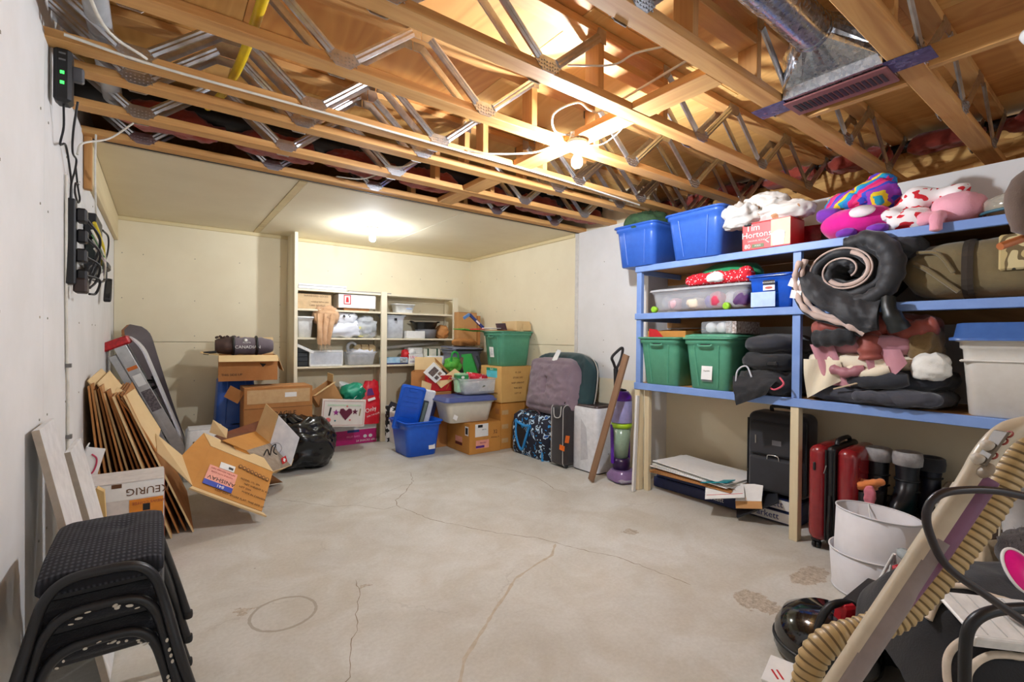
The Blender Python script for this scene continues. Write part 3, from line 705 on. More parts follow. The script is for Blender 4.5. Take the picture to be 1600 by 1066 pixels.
card = mat('cardboard', (196,146,92), 0.8, c2=(186,136,84), scale=5)
cardl = mat('cardboard_light', (226,196,146), 0.85, c2=(218,186,136), scale=5)
cardd = mat('cardboard_brown', (186,128,72), 0.8, c2=(174,116,62), scale=5)
cardi = mat('cardboard_inside', (168,112,62), 0.85, c2=(154,100,54), scale=6)
cardo = mat('cardboard_orange', (204,142,66), 0.75, c2=(194,132,58), scale=6)
tape = mat('packing_tape', (206,170,122), 0.25, c2=(198,160,112))
ink = mat('black_ink', (30,24,20), 0.7)
brown_ink = mat('brown_ink', (104,68,40), 0.8)
whitep = mat('white_paper', (236,234,230), 0.7, c2=(230,228,224))
def closed_box(name, label, cat, d, loc, rot, m, group=None, tape_m=None, bev=0.004):
    t = thing(name, label, cat, loc, rot, group)
    w, dd, h = d
    boxpart('box_body', (w, dd, h-0.004), m, t, (0,0,h/2-0.002), bev=bev)
    for s in (-1, 1): boxpart('top_flap', (w-0.006, dd/2-0.002, 0.004), m, t, (0, s*dd/4, h-0.001))
    if tape_m: boxpart('tape_strip', (w+0.003, 0.05, 0.0015), tape_m, t, (0,0,h+0.0016))
    return t
def open_box(name, label, cat, d, loc, rot, mo, mi_=None, flaps=(), group=None, th=0.006, mf=None):
    """flaps: (side, angle from upright outwards, length) with side in 'fblr'"""
    t = thing(name, label, cat, loc, rot, group); w, dd, h = d; mi_ = mi_ or mo; mf = mf or mo
    boxpart('box_floor', (w-2*th, dd-2*th, th), mi_, t, (0,0,th/2))
    for nm, dim, c in (('front_panel',(w,th,h),(0,-dd/2+th/2,h/2)),('back_panel',(w,th,h),(0,dd/2-th/2,h/2)),('left_panel',(th,dd-2*th,h),(-w/2+th/2,0,h/2)),('right_panel',(th,dd-2*th,h),(w/2-th/2,0,h/2))):
        o = MB().box(dim, bev=0.001); 
        o.obj(nm, mo, t, c)
    for side, ang, L in flaps:
        a = math.radians(ang)
        if side in 'fb':
            s = -1 if side == 'f' else 1
            MB().box((w-0.004, th*0.8, L), (0,0,L/2), bev=0.001).obj('flap', mf, t, (0, s*(dd/2-th/2), h), (-s*a,0,0))
        else:
            s = -1 if side == 'l' else 1
            MB().box((th*0.8, dd-0.004, L), (0,0,L/2), bev=0.001).obj('flap', mf, t, (s*(w/2-th/2), 0, h), (0,s*a,0))
    return t
# coffee maker carton standing upside down behind the stools
orange = mat('orange_print', (226,138,40), 0.5); kgrey = mat('carton_grey', (222,214,208), 0.5); kred = mat('carton_red', (176,84,52), 0.5)
t = closed_box('coffee_maker_box', 'white and orange coffee maker carton standing upside down behind the stools', 'box', (0.35,0.26,0.515), (-0.155,3.24,0), 0, kgrey)
boxpart('red_side', (0.002,0.255,0.505), kred, t, (0.176,0,0.255))
flat('white_band', 0.346, 0.085, whitep, t, (0,-0.1306,0.468))
flat('orange_panel', 0.14, 0.12, orange, t, (0.10,-0.131,0.36))
flat('picture_cup', 0.03, 0.035, black, t, (0.10,-0.132,0.375))
text(t, 'KEURIG', 0.052, brown_ink, (0.105,-0.132,0.463), (PI/2,PI,0))
text(t, 'SELECT', 0.022, whitep, (0.06,-0.132,0.32), (PI/2,PI,0))
text(t, 'BREWS COFFEE', 0.02, kred, (0.11,-0.132,0.40), (PI/2,PI,0))
text(t, 'KEURIG', 0.09, brown_ink, (-0.04,-0.1312,0.265), (PI/2,PI,0))
flat('small_label', 0.04, 0.02, brown_ink, t, (-0.02,-0.132,0.50))
# white shelf boards leaning on the left wall
wb1 = mat('white_laminate', (232,230,228), 0.4); wbe = mat('board_edge', (190,176,158), 0.7)
def lean_board(name, label, x_top, z_top, x_bot, y0, y1, th, m, me_, cat='board', z_bot=0.0):
    d = Vector((x_bot-x_top, 0, z_bot-z_top)); L = d.length; u = d.normalized()
    R = frame((0,1,0), -u)   # x along Y, y up the board, z = out
    n = R @ Vector((0,0,1))
    t = thing(name, label, cat, Vector((x_top, (y0+y1)/2, z_top)) + d/2, R)
    MB().box((y1-y0, L, th), bev=0.001).obj('board_panel', m, t)
    MB().box((0.002, L, th*0.98), (-(y1-y0)/2-0.001,0,0)).obj('near_edge', me_, t)
    return t
lean_board('shelf_board', 'taller white laminate board leaning on the left wall behind the stools', -0.335,0.945,-0.15,2.22,2.50,0.02,wb1,wbe, z_bot=0.012)
lean_board('shelf_board', 'shorter white laminate board leaning beside the taller white one', -0.295,0.80,-0.13,2.55,2.86,0.02,wb1,wbe, z_bot=0.012)
tag(MB().prism([(0,0),(0.10,0),(0.07,0.53),(0.045,0.55),(0.03,0.53)],0.05,rotm(PI/2,0,0),(-0.28,2.97,0.0)).obj('wood_offcut', mat('pale_wood',(224,190,128),0.7,kind='wood',c2=(206,168,104),scale=20,axis=2)), 'pale tapered wood offcut standing between the white boards and the carton', 'wood')
t = thing('picture_card', 'small white card with a pink curl leaning by the cardboard sheets', 'card', (-0.335,3.44,0.585), (0,0.25,0))
MB().box((0.005,0.12,0.17)).obj('card_panel', whitep, t)
MB().box((0.08,0.004,0.17),(0.04,-0.058,0)).obj('card_face', whitep, t)
MB().tube(smooth_path([(0.03,-0.063,0.05),(0.055,-0.063,0.03),(0.062,-0.063,-0.01),(0.055,-0.063,-0.05),(0.03,-0.063,-0.06)],5),0.004,6).obj('pink_curl', mat('pink_red',(196,60,90),0.5), t)
MB().box((0.08,0.05,0.04),(0.085,-0.04,-0.085)).obj('cork_block', mat('cork',(206,170,122),0.8), t)
# flattened cardboard leaning on the left wall
rnd = random.Random(3)
N_ = 12
for k in range(N_):
    f = k/(N_-1)
    xt, zt = -0.335+0.16*f**1.1, 0.985-0.09*f+rnd.uniform(-.03,.02)
    xb = -0.245+0.42*f
    y0 = 3.62+rnd.uniform(0,0.10); y1 = y0+rnd.uniform(0.75,0.98)
    d = Vector((xb-xt,0,0.004-zt)); L = d.length; R = frame((0,1,0), -d)
    pos = ['next to the left wall','second from the left wall','third from the left wall','fourth from the left wall','fifth from the left wall','sixth from the left wall','seventh from the left wall','eighth from the left wall','fourth from the open side','third from the open side','second from the open side','on the open side of the stack'][k]
    t = thing('cardboard_sheet', 'flattened cardboard carton in the leaning stack, '+pos, 'cardboard', Vector((xt,(y0+y1)/2,zt))+d/2, R, 'flattened cartons leaning on the left wall')
    MB().box((y1-y0, L, 0.008), bev=0.001).obj('sheet_panel', [card,cardd,cardi,cardd][k % 4], t)
    MB().box((0.0015, L, 0.010), (-(y1-y0)/2-0.0006,0,0)).obj('cut_edge', cardl if k % 3 == 2 else cardd, t)
def quad_panel(P, th, name, m, parent):
    P = [Vector(p) for p in P]
    n = (P[1]-P[0]).cross(P[3]-P[0]).normalized()*th
    return MB().loft([[tuple(p) for p in P],[tuple(p+n) for p in P]], True, True, 0, False).obj(name, m, parent)
# pale flaps folded over the tops of the stack
for lab, P in (('pale folded carton flap at the wall end of the leaning cardboard stack', ((-0.345,3.75,0.995),(-0.302,4.0,1.05),(-0.27,4.0,1.01),(-0.32,3.75,0.955))),
               ('pale folded carton flap in the middle of the leaning cardboard stack', ((-0.305,3.78,0.975),(-0.262,4.0,1.035),(-0.20,4.0,0.935),(-0.256,3.76,0.87))),
               ('pale carton flap just left of the long slanted one', ((-0.27,3.80,0.85),(-0.215,3.92,0.932),(-0.165,3.9,0.89),(-0.20,3.78,0.79)))):
    t = thing('carton_flap', lab, 'cardboard'); quad_panel(P, 0.006, 'flap_panel', cardl, t)
t = thing('carton_flap', 'long pale carton flap lying slanted on top of the leaning cardboard stack', 'cardboard')
quad_panel(((-0.187,3.70,0.886),(-0.130,3.86,0.925),(0.004,3.86,0.650),(-0.025,3.70,0.545)), 0.006, 'flap_panel', cardl, t)
MB().tube(smooth_path([(-0.19,3.695,0.87),(-0.12,3.69,0.75),(-0.06,3.69,0.63),(-0.02,3.695,0.54)],4), 0.006, 6).obj('torn_edge', cardd, t)
# carton A: collapsed, long printed face towards the room
A0, A1 = Vector((0.165,3.61,0.315)), Vector((0.56,3.60,0.075))
TL = Vector((0.285,3.92,0.492))
U = A1-A0
t = thing('open_carton', 'collapsed brown carton with pink and blue shipping label on its long face', 'box', A0)
def q(name, P, m, th=0.005): return quad_panel([Vector(p)-A0 for p in P], th, name, m, t)
P1, P2, P3 = Vector((0.114,3.75,0.486)), Vector((0.251,4.05,0.566)), Vector((0.640,4.05,0.33))
q('printed_face', (A0, A1, TL+U, TL), cardo, -0.005); q('side_panel', (A0, TL, P2, P1), cardo, -0.005); q('upper_panel', (TL, TL+U, P3, P2), cardl, 0.004)
q('lower_flap', (Vector((0.150,3.585,0.312)), Vector((0.585,3.565,0.048)), A1+Vector((0.01,0,-0.012)), A0), cardl, -0.012)
q('left_flap', (A0, P1, Vector((-0.023,3.78,0.637)), Vector((-0.016,3.72,0.528))), cardl, 0.005)
q('back_panel', (P2, P3, Vector((0.58,4.10,0.12)), Vector((0.19,4.10,0.36))), cardi, 0.004)
q('corner_flap', ((0.293,4.15,0.55),(0.316,4.15,0.642),(0.411,4.15,0.561),(0.40,4.12,0.50)), cardl)
R = frame(U, TL-A0)
f = bpy.data.objects.new('printed_side', None)
bpy.data.objects.remove(f)
w, h = U.length, (TL-A0).length
def onface(fn, *a, **k):
    o = fn(*a, **k); M = R.to_4x4() @ Matrix.Translation(o.location) @ o.rotation_euler.to_matrix().to_4x4()
    o.location = M.to_translation(); o.rotation_euler = M.to_euler(); return o
pinkl = mat('salmon_label', (240,166,146), 0.6); bluel = mat('blue_print', (38,66,178), 0.5); redi = mat('red_ink',(176,40,34),0.6)
onface(flat, 'shipping_label', 0.19, 0.14, pinkl, t, (0.14,0.145,0.0066), (0,0,0))
onface(flat, 'blue_band', 0.19, 0.042, bluel, t, (0.14,0.065,0.0076), (0,0,0))
onface(flat, 'barcode_label', 0.10, 0.055, whitep, t, (0.155,0.245,0.0082), (0,0,0.05))
for k in range(9): onface(flat, 'bar', 0.002+0.001*(k % 3), 0.02, ink, t, (0.165+0.0035*k,0.242,0.0092), (0,0,0.05))
onface(text, t, 'ANISHAV', 0.044, ink, (0.15,0.115,0.0076), (0,0,PI))
onface(text, t, 'RETURN ADDRESS DEPT', 0.015, redi, (0.14,0.195,0.0076), (0,0,PI))
onface(text, t, 'HANDLE WITH CARE', 0.015, redi, (0.14,0.165,0.0076), (0,0,PI))
onface(text, t, '841', 0.034, whitep, (0.155,0.065,0.0088), (0,0,PI))
sym = MB()
for k in range(8):
    sym.prism(ell(0.028,0.034,10),0.0008,None,(0.235+0.029*k,0.30-0.003*k,0.0062)); sym.prism(ell(0.017,0.021,8),0.0012,None,(0.235+0.029*k,0.30-0.003*k,0.0062),1)
onface(sym.obj, 'care_symbols', [brown_ink, cardo], t)
for s_, x, y in (('MODEL 17L GN',0.33,0.20),('LOT 2204',0.31,0.13),('NET WEIGHT 21 KG',0.385,0.165),('MADE IN CANADA',0.38,0.095),('KEEP DRY  STORE FLAT  THIS SIDE UP',0.30,0.03)):
    onface(text, t, s_, 0.02, brown_ink, (x,y,0.0056), (0,0,0))
# carton B: open, photo printed, pale and white flaps up
grain = mat('grey_woodgrain_print', (176,160,142), 0.6, kind='wood', c2=(140,122,104), scale=18, axis=0)
redp = mat('red_print', (206,30,36), 0.5)
skw = mat('sketch_white', (232,233,236), 0.6, c2=(214,216,222), scale=14)
dkin = mat('dark_inside', (120,70,44), 0.9)
B0 = Vector((0.745,4.40,0.37))
t = thing('open_carton', 'open carton with wood grain print and small red emblem, white flaps raised', 'box', B0)
def q(name, P, m, th=0.005): return quad_panel([Vector(p)-B0 for p in P], th, name, m, t)
b1,b2,b3,b4,b5 = (0.363,4.0,0.511),(0.516,4.0,0.417),(0.349,4.45,0.468),(0.699,4.70,0.516),(0.665,4.6,0.445)
b7,b9,b11 = (0.745,4.40,0.37),(0.887,4.30,0.185),(0.684,4.10,0.20)
q('back_panel', (b1, b5, b4, b3), dkin, -0.004); q('inner_panel', (b1, b2, b7, b5), cardo, -0.004); q('print_panel', (b2, b11, b9, b7), grain, -0.004)
q('side_panel', ((0.43,4.0,0.46), b2, b11, (0.60,4.04,0.19)), cardo, -0.004)
q('pale_flap', (b7, (0.804,4.40,0.60), (0.743,4.6,0.677), b5), cardl, 0.004)
q('white_flap', (b7, b9, (0.951,4.30,0.409), (0.806,4.395,0.598)), skw, 0.004)
q('bottom_flap', (b11, b9, (0.93,4.42,0.21), (0.80,4.45,0.10)), cardl, -0.004)
q('base_panel', (b11, (0.60,4.04,0.19), (0.60,4.45,0.012), (0.85,4.45,0.012)), cardi, 0.004)
O = Vector(b9)-B0; R = frame(Vector(b11)-Vector(b9), Vector(b7)-Vector(b9))
def onface2(fn, O, R, *a, **k):
    o = fn(*a, **k); M = Matrix.Translation(O) @ R.to_4x4() @ Matrix.Translation(o.location) @ o.rotation_euler.to_matrix().to_4x4()
    o.location = M.to_translation(); o.rotation_euler = M.to_euler(); return o
R = frame(Vector(b9)-Vector(b11), Vector(b2)-Vector(b11)); O = Vector(b11)-B0
onface2(flat, O, R, 'red_emblem', 0.065, 0.05, redp, t, (0.20,0.06,0.005), (0,0,0.2)); onface2(flat, O, R, 'white_cross', 0.016, 0.030, whitep, t, (0.20,0.06,0.0062), (0,0,0.2)); onface2(flat, O, R, 'white_cross', 0.032, 0.012, whitep, t, (0.20,0.06,0.0066), (0,0,0.2))
onface2(lambda: MB().tube(smooth_path([(-0.03,0.14,0.004),(0.02,0.18,0.004),(0.04,0.13,0.004),(0.08,0.19,0.004),(0.13,0.20,0.004),(0.09,0.15,0.004),(0.12,0.12,0.004)],4),0.005,5).obj('printed_outline', ink, t), O, R)
R = frame(Vector((0.951,4.30,0.409))-Vector(b9), Vector(b7)-Vector(b9)); O = Vector(b9)-B0
onface2(lambda: MB().tube(smooth_path([(0.06,0.13,0.004),(0.11,0.11,0.004),(0.15,0.14,0.004),(0.14,0.19,0.004),(0.09,0.20,0.004),(0.05,0.17,0.004),(0.06,0.13,0.004),(0.12,0.16,0.004)],4),0.003,5).obj('sketch_outline', mat('sketch_grey',(150,152,160),0.7), t), O, R)
for k in range(5): onface2(flat, O, R, 'sketch_line', 0.05, 0.003, MATS['sketch_grey'], t, (0.20,0.06+0.03*k,0.003), (0,0,0))
R = frame(Vector((0.804,4.40,0.60))-Vector(b7), Vector(b5)-Vector(b7)); O = Vector(b7)-B0

# step ladder folded and leaning into the corner
alu = mat('aluminium', (196,196,196), 0.38, 0.6, c2=(176,176,176), scale=14)
redc = mat('red_ladder_cap', (198,28,34), 0.45, c2=(150,20,26), scale=40)
uL = Vector((0.43,0.02,-0.94)).normalized()
R = frame(Vector((0,1,0)), -uL)      # x: depth, y: up the ladder, z: out of the wall side
t = thing('step_ladder', 'folded aluminium step ladder with red cap leaning in the left corner', 'ladder', (-0.03,5.02,0.60), R)
L = 1.28
for x in (0.0, 0.34):
    o = MB().box((0.022, L, 0.085), (x, 0, 0.02), bev=0.002).obj('front_rail', alu, t)
    MB().box((0.02, L*0.93, 0.05), (x+0.012, -0.03, -0.055), bev=0.002).obj('rear_rail', alu, t)
for k in range(4):
    MB().box((0.33, 0.02, 0.08), (0.17, -0.5+0.29*k, 0.02), bev=0.002).obj('tread', alu, t)
for k in range(2): MB().box((0.33, 0.03, 0.02), (0.17, -0.4+0.5*k, -0.055), bev=0.002).obj('rear_bar', alu, t)
MB().box((0.40, 0.07, 0.22), (0.17, L/2+0.01, -0.01), bev=0.012).obj('ladder_cap', redc, t)
flat('warning_label', 0.07, 0.03, mat('orange_label',(214,110,30),0.5), t, (-0.0125,0.42,0.02), (0,-PI/2,0)) 
MB().box((0.002,0.19,0.07),(-0.012,0.12,0.022)).obj('instruction_label', mat('dark_label',(70,62,66),0.6,c2=(120,110,112),scale=60), t)
MB().box((0.002,0.10,0.06),(-0.012,0.31,0.022)).obj('white_label', whitep, t)
MB().box((0.006,0.18,0.02),(-0.013,-0.08,0.0)).obj('spreader_brace', alu, t)
# snowboards
def snowboard(label, x_top, z_top, x_bot, y, width, th, m_top, m_edge, bind=True, z_bot=0.02, twist=0.0, m_base=None):
    d = Vector((x_bot-x_top,0,z_bot-z_top)); L = d.length; R = frame((0,1,0), -d) @ rotm(0,twist,0)
    t = thing('snowboard', label, 'snowboard', Vector((x_top,y,z_top))+d/2, R)
    def wid(s): 
        a = abs(s)*2
        return width/2*(1-0.12*(1-a*a)) * (1 if a < 0.8 else math.sqrt(max(0.0, 1-((a-0.8)/0.2)**2)))
    def bend(s):
        a = abs(s)*2
        return 0 if a < 0.72 else ((a-0.72)/0.28)**2*0.055
    n = 36
    rings = []
    for k in range(n+1):
        s = -0.5+k/n; w_ = max(wid(s), 0.004)
        zb = -bend(s)
        rings.append([(-w_, s*L, zb-th/2),(w_, s*L, zb-th/2),(w_, s*L, zb+th/2),(-w_, s*L, zb+th/2)])
    mb = MB(); vs = [p for r in rings for p in r]; fs=[]; mi=[]
    for i in range(n):
        for j in range(4):
            k2=(j+1)%4; fs.append((i*4+j,i*4+k2,(i+1)*4+k2,(i+1)*4+j)); mi.append(1 if j in (1,3) else (0 if j == 0 else 2))
    fs += [(0,1,2,3),(n*4+3,n*4+2,n*4+1,n*4)]; mi += [1,1]
    mb.add(vs, fs, mi, False); mb.obj('deck', [m_top, m_edge, m_base or m_top], t)
    if bind:
        for yy in (0.25,-0.20):
            MB().box((0.13,0.10,0.02),(0,yy*L/1.4,-0.016)).obj('binding_plate', black, t)
            MB().tube(smooth_path([(-0.06,yy*L/1.4,-0.02),(-0.07,yy*L/1.4+.02,-0.09),(0.0,yy*L/1.4+0.03,-0.13),(0.07,yy*L/1.4+.02,-0.09),(0.06,yy*L/1.4,-0.02)],5),0.012,7).obj('binding_strap', black, t)
            MB().box((0.10,0.025,0.14),(0,yy*L/1.4-0.06,-0.075),R=rotm(-0.25,0,0),bev=0.01).obj('highback', black, t)
    return t
snowboard('dark grey snowboard in the corner behind the step ladder', -0.20,1.37,0.16,5.60,0.27,0.03, mat('board_dark',(72,66,70),0.35), mat('board_orange',(176,112,62),0.5), False, twist=-0.75, m_base=mat('board_plum',(84,76,82),0.4))
snowboard('white edged snowboard with black bindings leaning right of the ladder', -0.16,1.27,0.27,5.22,0.27,0.012, mat('board_black',(30,26,30),0.35), mat('board_white',(226,226,232),0.35), True, twist=-0.05, m_base=mat('board_white',(226,226,232),0.35))
# white toddler stool
t = thing('step_stool', 'white plastic step stool at the foot of the ladder', 'stool', (0.33,5.10,0))
def lst(w,d,h): return [rr(w+0.05,d+0.05,0.03,0.0), rr(w+0.03,d+0.03,0.03,h*0.5), rr(w,d,0.03,h-0.02), rr(w-0.03,d-0.03,0.025,h)]
MB().loft(lst(0.29,0.24,0.435), True, True).obj('stool_body', wplast, t)
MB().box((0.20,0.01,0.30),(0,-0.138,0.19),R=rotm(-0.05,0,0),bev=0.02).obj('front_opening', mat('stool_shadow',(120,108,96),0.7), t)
MB().box((0.26,0.22,0.008),(0,0,0.436),bev=0.003).obj('anti_slip_pad', mat('stool_top',(238,238,240),0.3), t)
# ---------------------------------------------------------------- rear left pile
tote('storage_tote', 'blue tote upside down behind the large fragile carton', (0.42,0.34,0.52), (0.62,5.62,0.83), 0, blueb, tilt=(PI,0,0.0))
t = closed_box('carton', 'brown carton on the floor hidden below the blue tote', 'box', (0.40,0.36,0.305), (0.62,5.62,0), 0, cardd)
# large FRAGILE carton
t = closed_box('carton', 'large brown carton marked fragile in front of the blue tote', 'box', (0.60,0.38,0.775), (0.93,5.20,0), -0.03, cardd, tape_m=tape)
boxpart('tape_sheet', (0.55,0.002,0.13), tape, t, (0.0,-0.192,0.69)); boxpart('front_seam', (0.595,0.002,0.004), brown_ink, t, (0,-0.192,0.58))
flat('address_label', 0.105, 0.045, whitep, t, (0.10,-0.1935,0.70))
text(t, 'FRAGILE', 0.06, ink, (0.04,-0.192,0.52)); text(t, 'FRAGILE', 0.045, ink, (0.06,-0.192,0.455), name='lettering')
MB().box((0.14,0.004,0.12),(-0.06,0,-0.06)).obj('torn_flap', cardd, t, (-0.30,-0.14,0.74), (0,0.5,-0.5))
# upper open carton with a duffel bag on it
t = open_box('open_carton', 'open brown carton under the canadian duffel bag', 'box', (0.50,0.40,0.245), (0.70,5.38,0.835), -0.08, cardd, flaps=(('f',115,0.13),('r',160,0.17),('l',80,0.15),('b',15,0.18)), mf=cardl)
text(t, 'THIS SIDE UP', 0.03, ink, (-0.14,-0.202,0.06)); patch('fruit_mark', [(-.03,.02),(.03,.01),(.0,-.02)], ink, t, (0.12,-0.204,0.15))
bagm = mat('grey_bag', (112,100,108), 0.8, kind='fabric', c2=(100,88,96), scale=12, bump=0.3); bagd = mat('brown_bag', (64,46,42), 0.7, c2=(84,62,56), scale=10)
t = thing('duffel_bag', 'grey and brown rolled duffel bag lettered canadian on the open carton', 'bag', (0.67,5.36,1.082), (0,0,-0.05))
mb = MB(); n = 20; rings = []
for k in range(n+1):
    x = -0.25+0.5*k/n; r = 0.095*(1-0.35*abs(k/n*2-1)**5)*(1+0.03*math.sin(k*2.1))
    rings.append([(x, r*1.15*math.cos(a)*(1+0.03*math.sin(a*5+k)), 0.085+r*0.9*math.sin(a)*(1+0.04*math.sin(a*4+k*1.3))) for a in [2*PI*j/20 for j in range(20)]])
MB().loft(rings[6:], True, True).obj('bag_body', bagm, t); MB().loft(rings[:7], True, False).obj('bag_end', bagd, t)
for x in (-0.10, 0.10):
    MB().tube([(x, 0.117*math.cos(a), 0.085+0.092*math.sin(a)) for a in [2*PI*j/24 for j in range(25)]], 0.012, 6, squash=1.0).obj('bag_strap', black, t)
MB().tube(smooth_path([(-0.24,-0.08,0.03),(-0.34,-0.09,0.02),(-0.30,-0.10,0.012)],4),0.012,6).obj('loose_strap', black, t)
for k in range(7): MB().tube([(-0.24+0.03*k,-0.02,0.165+0.012*(k%2)),(-0.23+0.03*k,0.02,0.17)],0.013,6).obj('top_fold', bagd if k<4 else bagm, t)
R = (PI/2-0.45,0,0)
text(t, 'CANADIAN', 0.042, whitep, (0.02,-0.112,0.075), (PI/2-0.05,0,0), ex=0.002); text(t, 'ROOTS', 0.02, whitep, (0.01,-0.104,0.118), R, ex=0.002)
MB().lathe([(0,-.002),(.02,0),(0,.006)],10,R=rotm(PI/2-0.6,0,0),T=(0.0,-0.088,0.142)).obj('bag_emblem', whitep, t)
# garbage bag
trash = mat('garbage_bag', (16,16,18), 0.22, c2=(20,20,22), scale=9, bump=0.9)
t = thing('garbage_bag', 'stuffed shiny black garbage bag on the floor beside the open cartons', 'bag', (1.10,4.93,0))
lump((0.60,0.56,0.47), 12, 0.07, 4.2, 2.5, 80, 56).obj('bag_body', trash, t)
mb = MB()
for k in range(9):
    a = 2*PI*k/9; mb.tube(smooth_path([(0.15*math.cos(a)-0.10,0.15*math.sin(a),0.44),(0.06*math.cos(a)-0.13,0.06*math.sin(a),0.49),(0.10*math.cos(a+.4)-0.16,0.08*math.sin(a+.4),0.50)],4),[0.03]*5+[0.022]*4,7)
mb.obj('gathered_neck', trash, t)
# craft carton with hearts, leaning on the magenta carton
craft = mat('craft_white', (226,220,212), 0.7, c2=(216,206,196), scale=5)
pinke = mat('pink_edge', (214,170,160), 0.7); maroon = mat('maroon_felt', (98,22,50), 0.8); purple_ = mat('purple_felt', (150,40,130), 0.8); coral = mat('coral_felt', (222,110,104), 0.8)
t = open_box('craft_box', 'white open carton decorated with a maroon heart and stars', 'box', (0.47,0.30,0.30), (1.60,5.40,0.275), (-0.06,0.09,0.0), craft, cardi)
y = -0.1535
for nm, (a, b, c, d_) in {'pink_frame':(0,0,0,0)}.items():
    for (w_, h_, x_, z_) in ((0.44,0.006,0,0.02),(0.44,0.006,0,0.28),(0.006,0.26,-0.217,0.15),(0.006,0.26,0.217,0.15)):
        flat('pink_border', w_, h_, pinke, t, (x_, y, z_))
heart = [(0,-0.075),(0.07,0.01),(0.06,0.05),(0.03,0.055),(0,0.03),(-0.03,0.055),(-0.06,0.05),(-0.07,0.01)]
patch('heart', heart, maroon, t, (0.02,y,0.145))
star = [(0.036*(1 if k%2==0 else .42)*math.sin(PI*k/5), 0.036*(1 if k%2==0 else .42)*math.cos(PI*k/5)) for k in range(10)]
patch('star', star, purple_, t, (-0.085,y,0.155)); patch('star', star, maroon, t, (0.12,y,0.165))
patch('shell', ell(0.06,0.05), coral, t, (-0.165,y,0.075)); patch('gem', ell(0.022,0.018,8), mat('teal_felt',(50,120,130),0.7), t, (-0.09,y,0.068)); patch('gem', ell(0.022,0.018,8), coral, t, (0.07,y,0.075))
patch('button', ell(0.02,0.02,8), coral, t, (0.03,y,0.225))
flat('marker', 0.018, 0.09, ink, t, (-0.15,y,0.165), (PI/2,0.15,0)); flat('marker', 0.012, 0.08, mat('olive_felt',(130,116,60),0.7), t, (0.175,y,0.16), (PI/2,0.1,0))
flat('green_band', 0.36, 0.016, mat('pale_green',(196,216,190),0.7), t, (0,y,0.235))
t = open_box('small_carton', 'small open brown carton tipped inside the craft carton', 'box', (0.26,0.15,0.24), (1.53,5.46,0.50), (0.1,-0.55,0.1), card, cardi, flaps=(('f',75,0.10),('r',30,0.09)), mf=cardl)
t = thing('plastic_bowl', 'white plastic bowl tucked behind the craft carton', 'bowl', (1.73,5.62,0.60), (0.3,0.4,0))
MB().lathe([(0.04,0),(0.085,0.03),(0.115,0.10),(0.11,0.10),(0.08,0.033),(0,0.008)],24).obj('bowl_body', wplast, t); MB().tube([(0.114*math.cos(a),0.114*math.sin(a),0.1) for a in [2*PI*k/24 for k in range(25)]],0.004,6).obj('bowl_rim', wplast, t)
teals = mat('teal_bag', (24,150,118), 0.4, c2=(18,132,102), scale=8)
t = thing('shopping_bag', 'crumpled teal plastic bag spilling out of the craft carton', 'bag', (1.80,5.47,0.53), (0,-0.25,0.1))
lump((0.26,0.18,0.20),4,0.05,9,2.2).obj('bag_body', teals, t)
for k in range(3): MB().box((0.12,0.004,0.012),(-0.0+0.02*k,-0.088,0.07+0.03*k),R=rotm(0,-0.5,0)).obj('white_print', whitep, t)
# magenta carton on the floor
mag = mat('magenta_print', (196,20,116), 0.5); 
t = closed_box('carton', 'magenta printed carton with white top lying under the rear shelves', 'box', (0.62,0.24,0.235), (1.80,5.72,0), 0, whitep)
flat('magenta_front', 0.618, 0.165, mag, t, (0,-0.1215,0.085)); flat('blue_badge', 0.14, 0.03, mat('navy_print',(40,60,130),0.5), t, (0.03,-0.1225,0.155)); flat('snack_photo', 0.10, 0.12, mat('snack_brown',(120,66,50),0.6,c2=(190,110,90),scale=50), t, (-0.23,-0.1225,0.08))
text(t, 'FRUIT BARS', 0.03, mat('pink_ink',(244,150,206),0.6), (0.03,-0.1225,0.09)); text(t, '24 SNACKS 680 g', 0.034, whitep, (0.19,-0.1225,0.035))
for k in range(2): patch('white_mark', ell(0.045,0.04,10), whitep, t, (0.17+0.065*k,-0.1225,0.085))
# red shopping bag
redb = mat('red_bag', (214,24,44), 0.4, c2=(190,16,36), scale=6)
t = thing('shopping_bag', 'bright red plastic bag standing beside the craft carton', 'bag', (1.99,5.60,0.24), (0,0.05,0))
def bag_fn(u, v):
    a = 2*PI*u; z = 0.5*v; w_ = (0.155-0.085*v**1.7); q = ridged((math.cos(a)*.3, math.sin(a)*.3, v), 6, 2)
    p = lambda c: math.copysign(abs(c)**0.7, c)
    return (p(math.cos(a))*(w_+0.012*q)+0.05*v-0.02, p(math.sin(a))*(0.10*(1-0.7*v)+0.012*q), z)
MB().grid(lambda u, v: bag_fn(u % 1.0, v), 36, 24).obj('bag_body', redb, t)
MB().box((0.05,0.01,0.10),(0.05,0,0.47),R=rotm(0,0.5,0),bev=0.004).obj('bag_handle', redb, t)
patch('purple_mark', [(-.04,-.03),(.05,-.02),(.02,.06),(-.03,.05)], mat('bag_purple',(90,30,110),0.5), t, (-0.0,-0.062,0.36), (PI/2-0.15,0,0))
flat('white_print', 0.09, 0.03, whitep, t, (0.015,-0.078,0.29), (PI/2-0.15,-0.3,0)); text(t, 'Only', 0.07, whitep, (0.0,-0.108,0.17), (PI/2-0.1,-0.3,0)); text(t, 'JOIN THE CLUB', 0.022, whitep, (0.03,-0.116,0.11), (PI/2-0.1,-0.3,0))
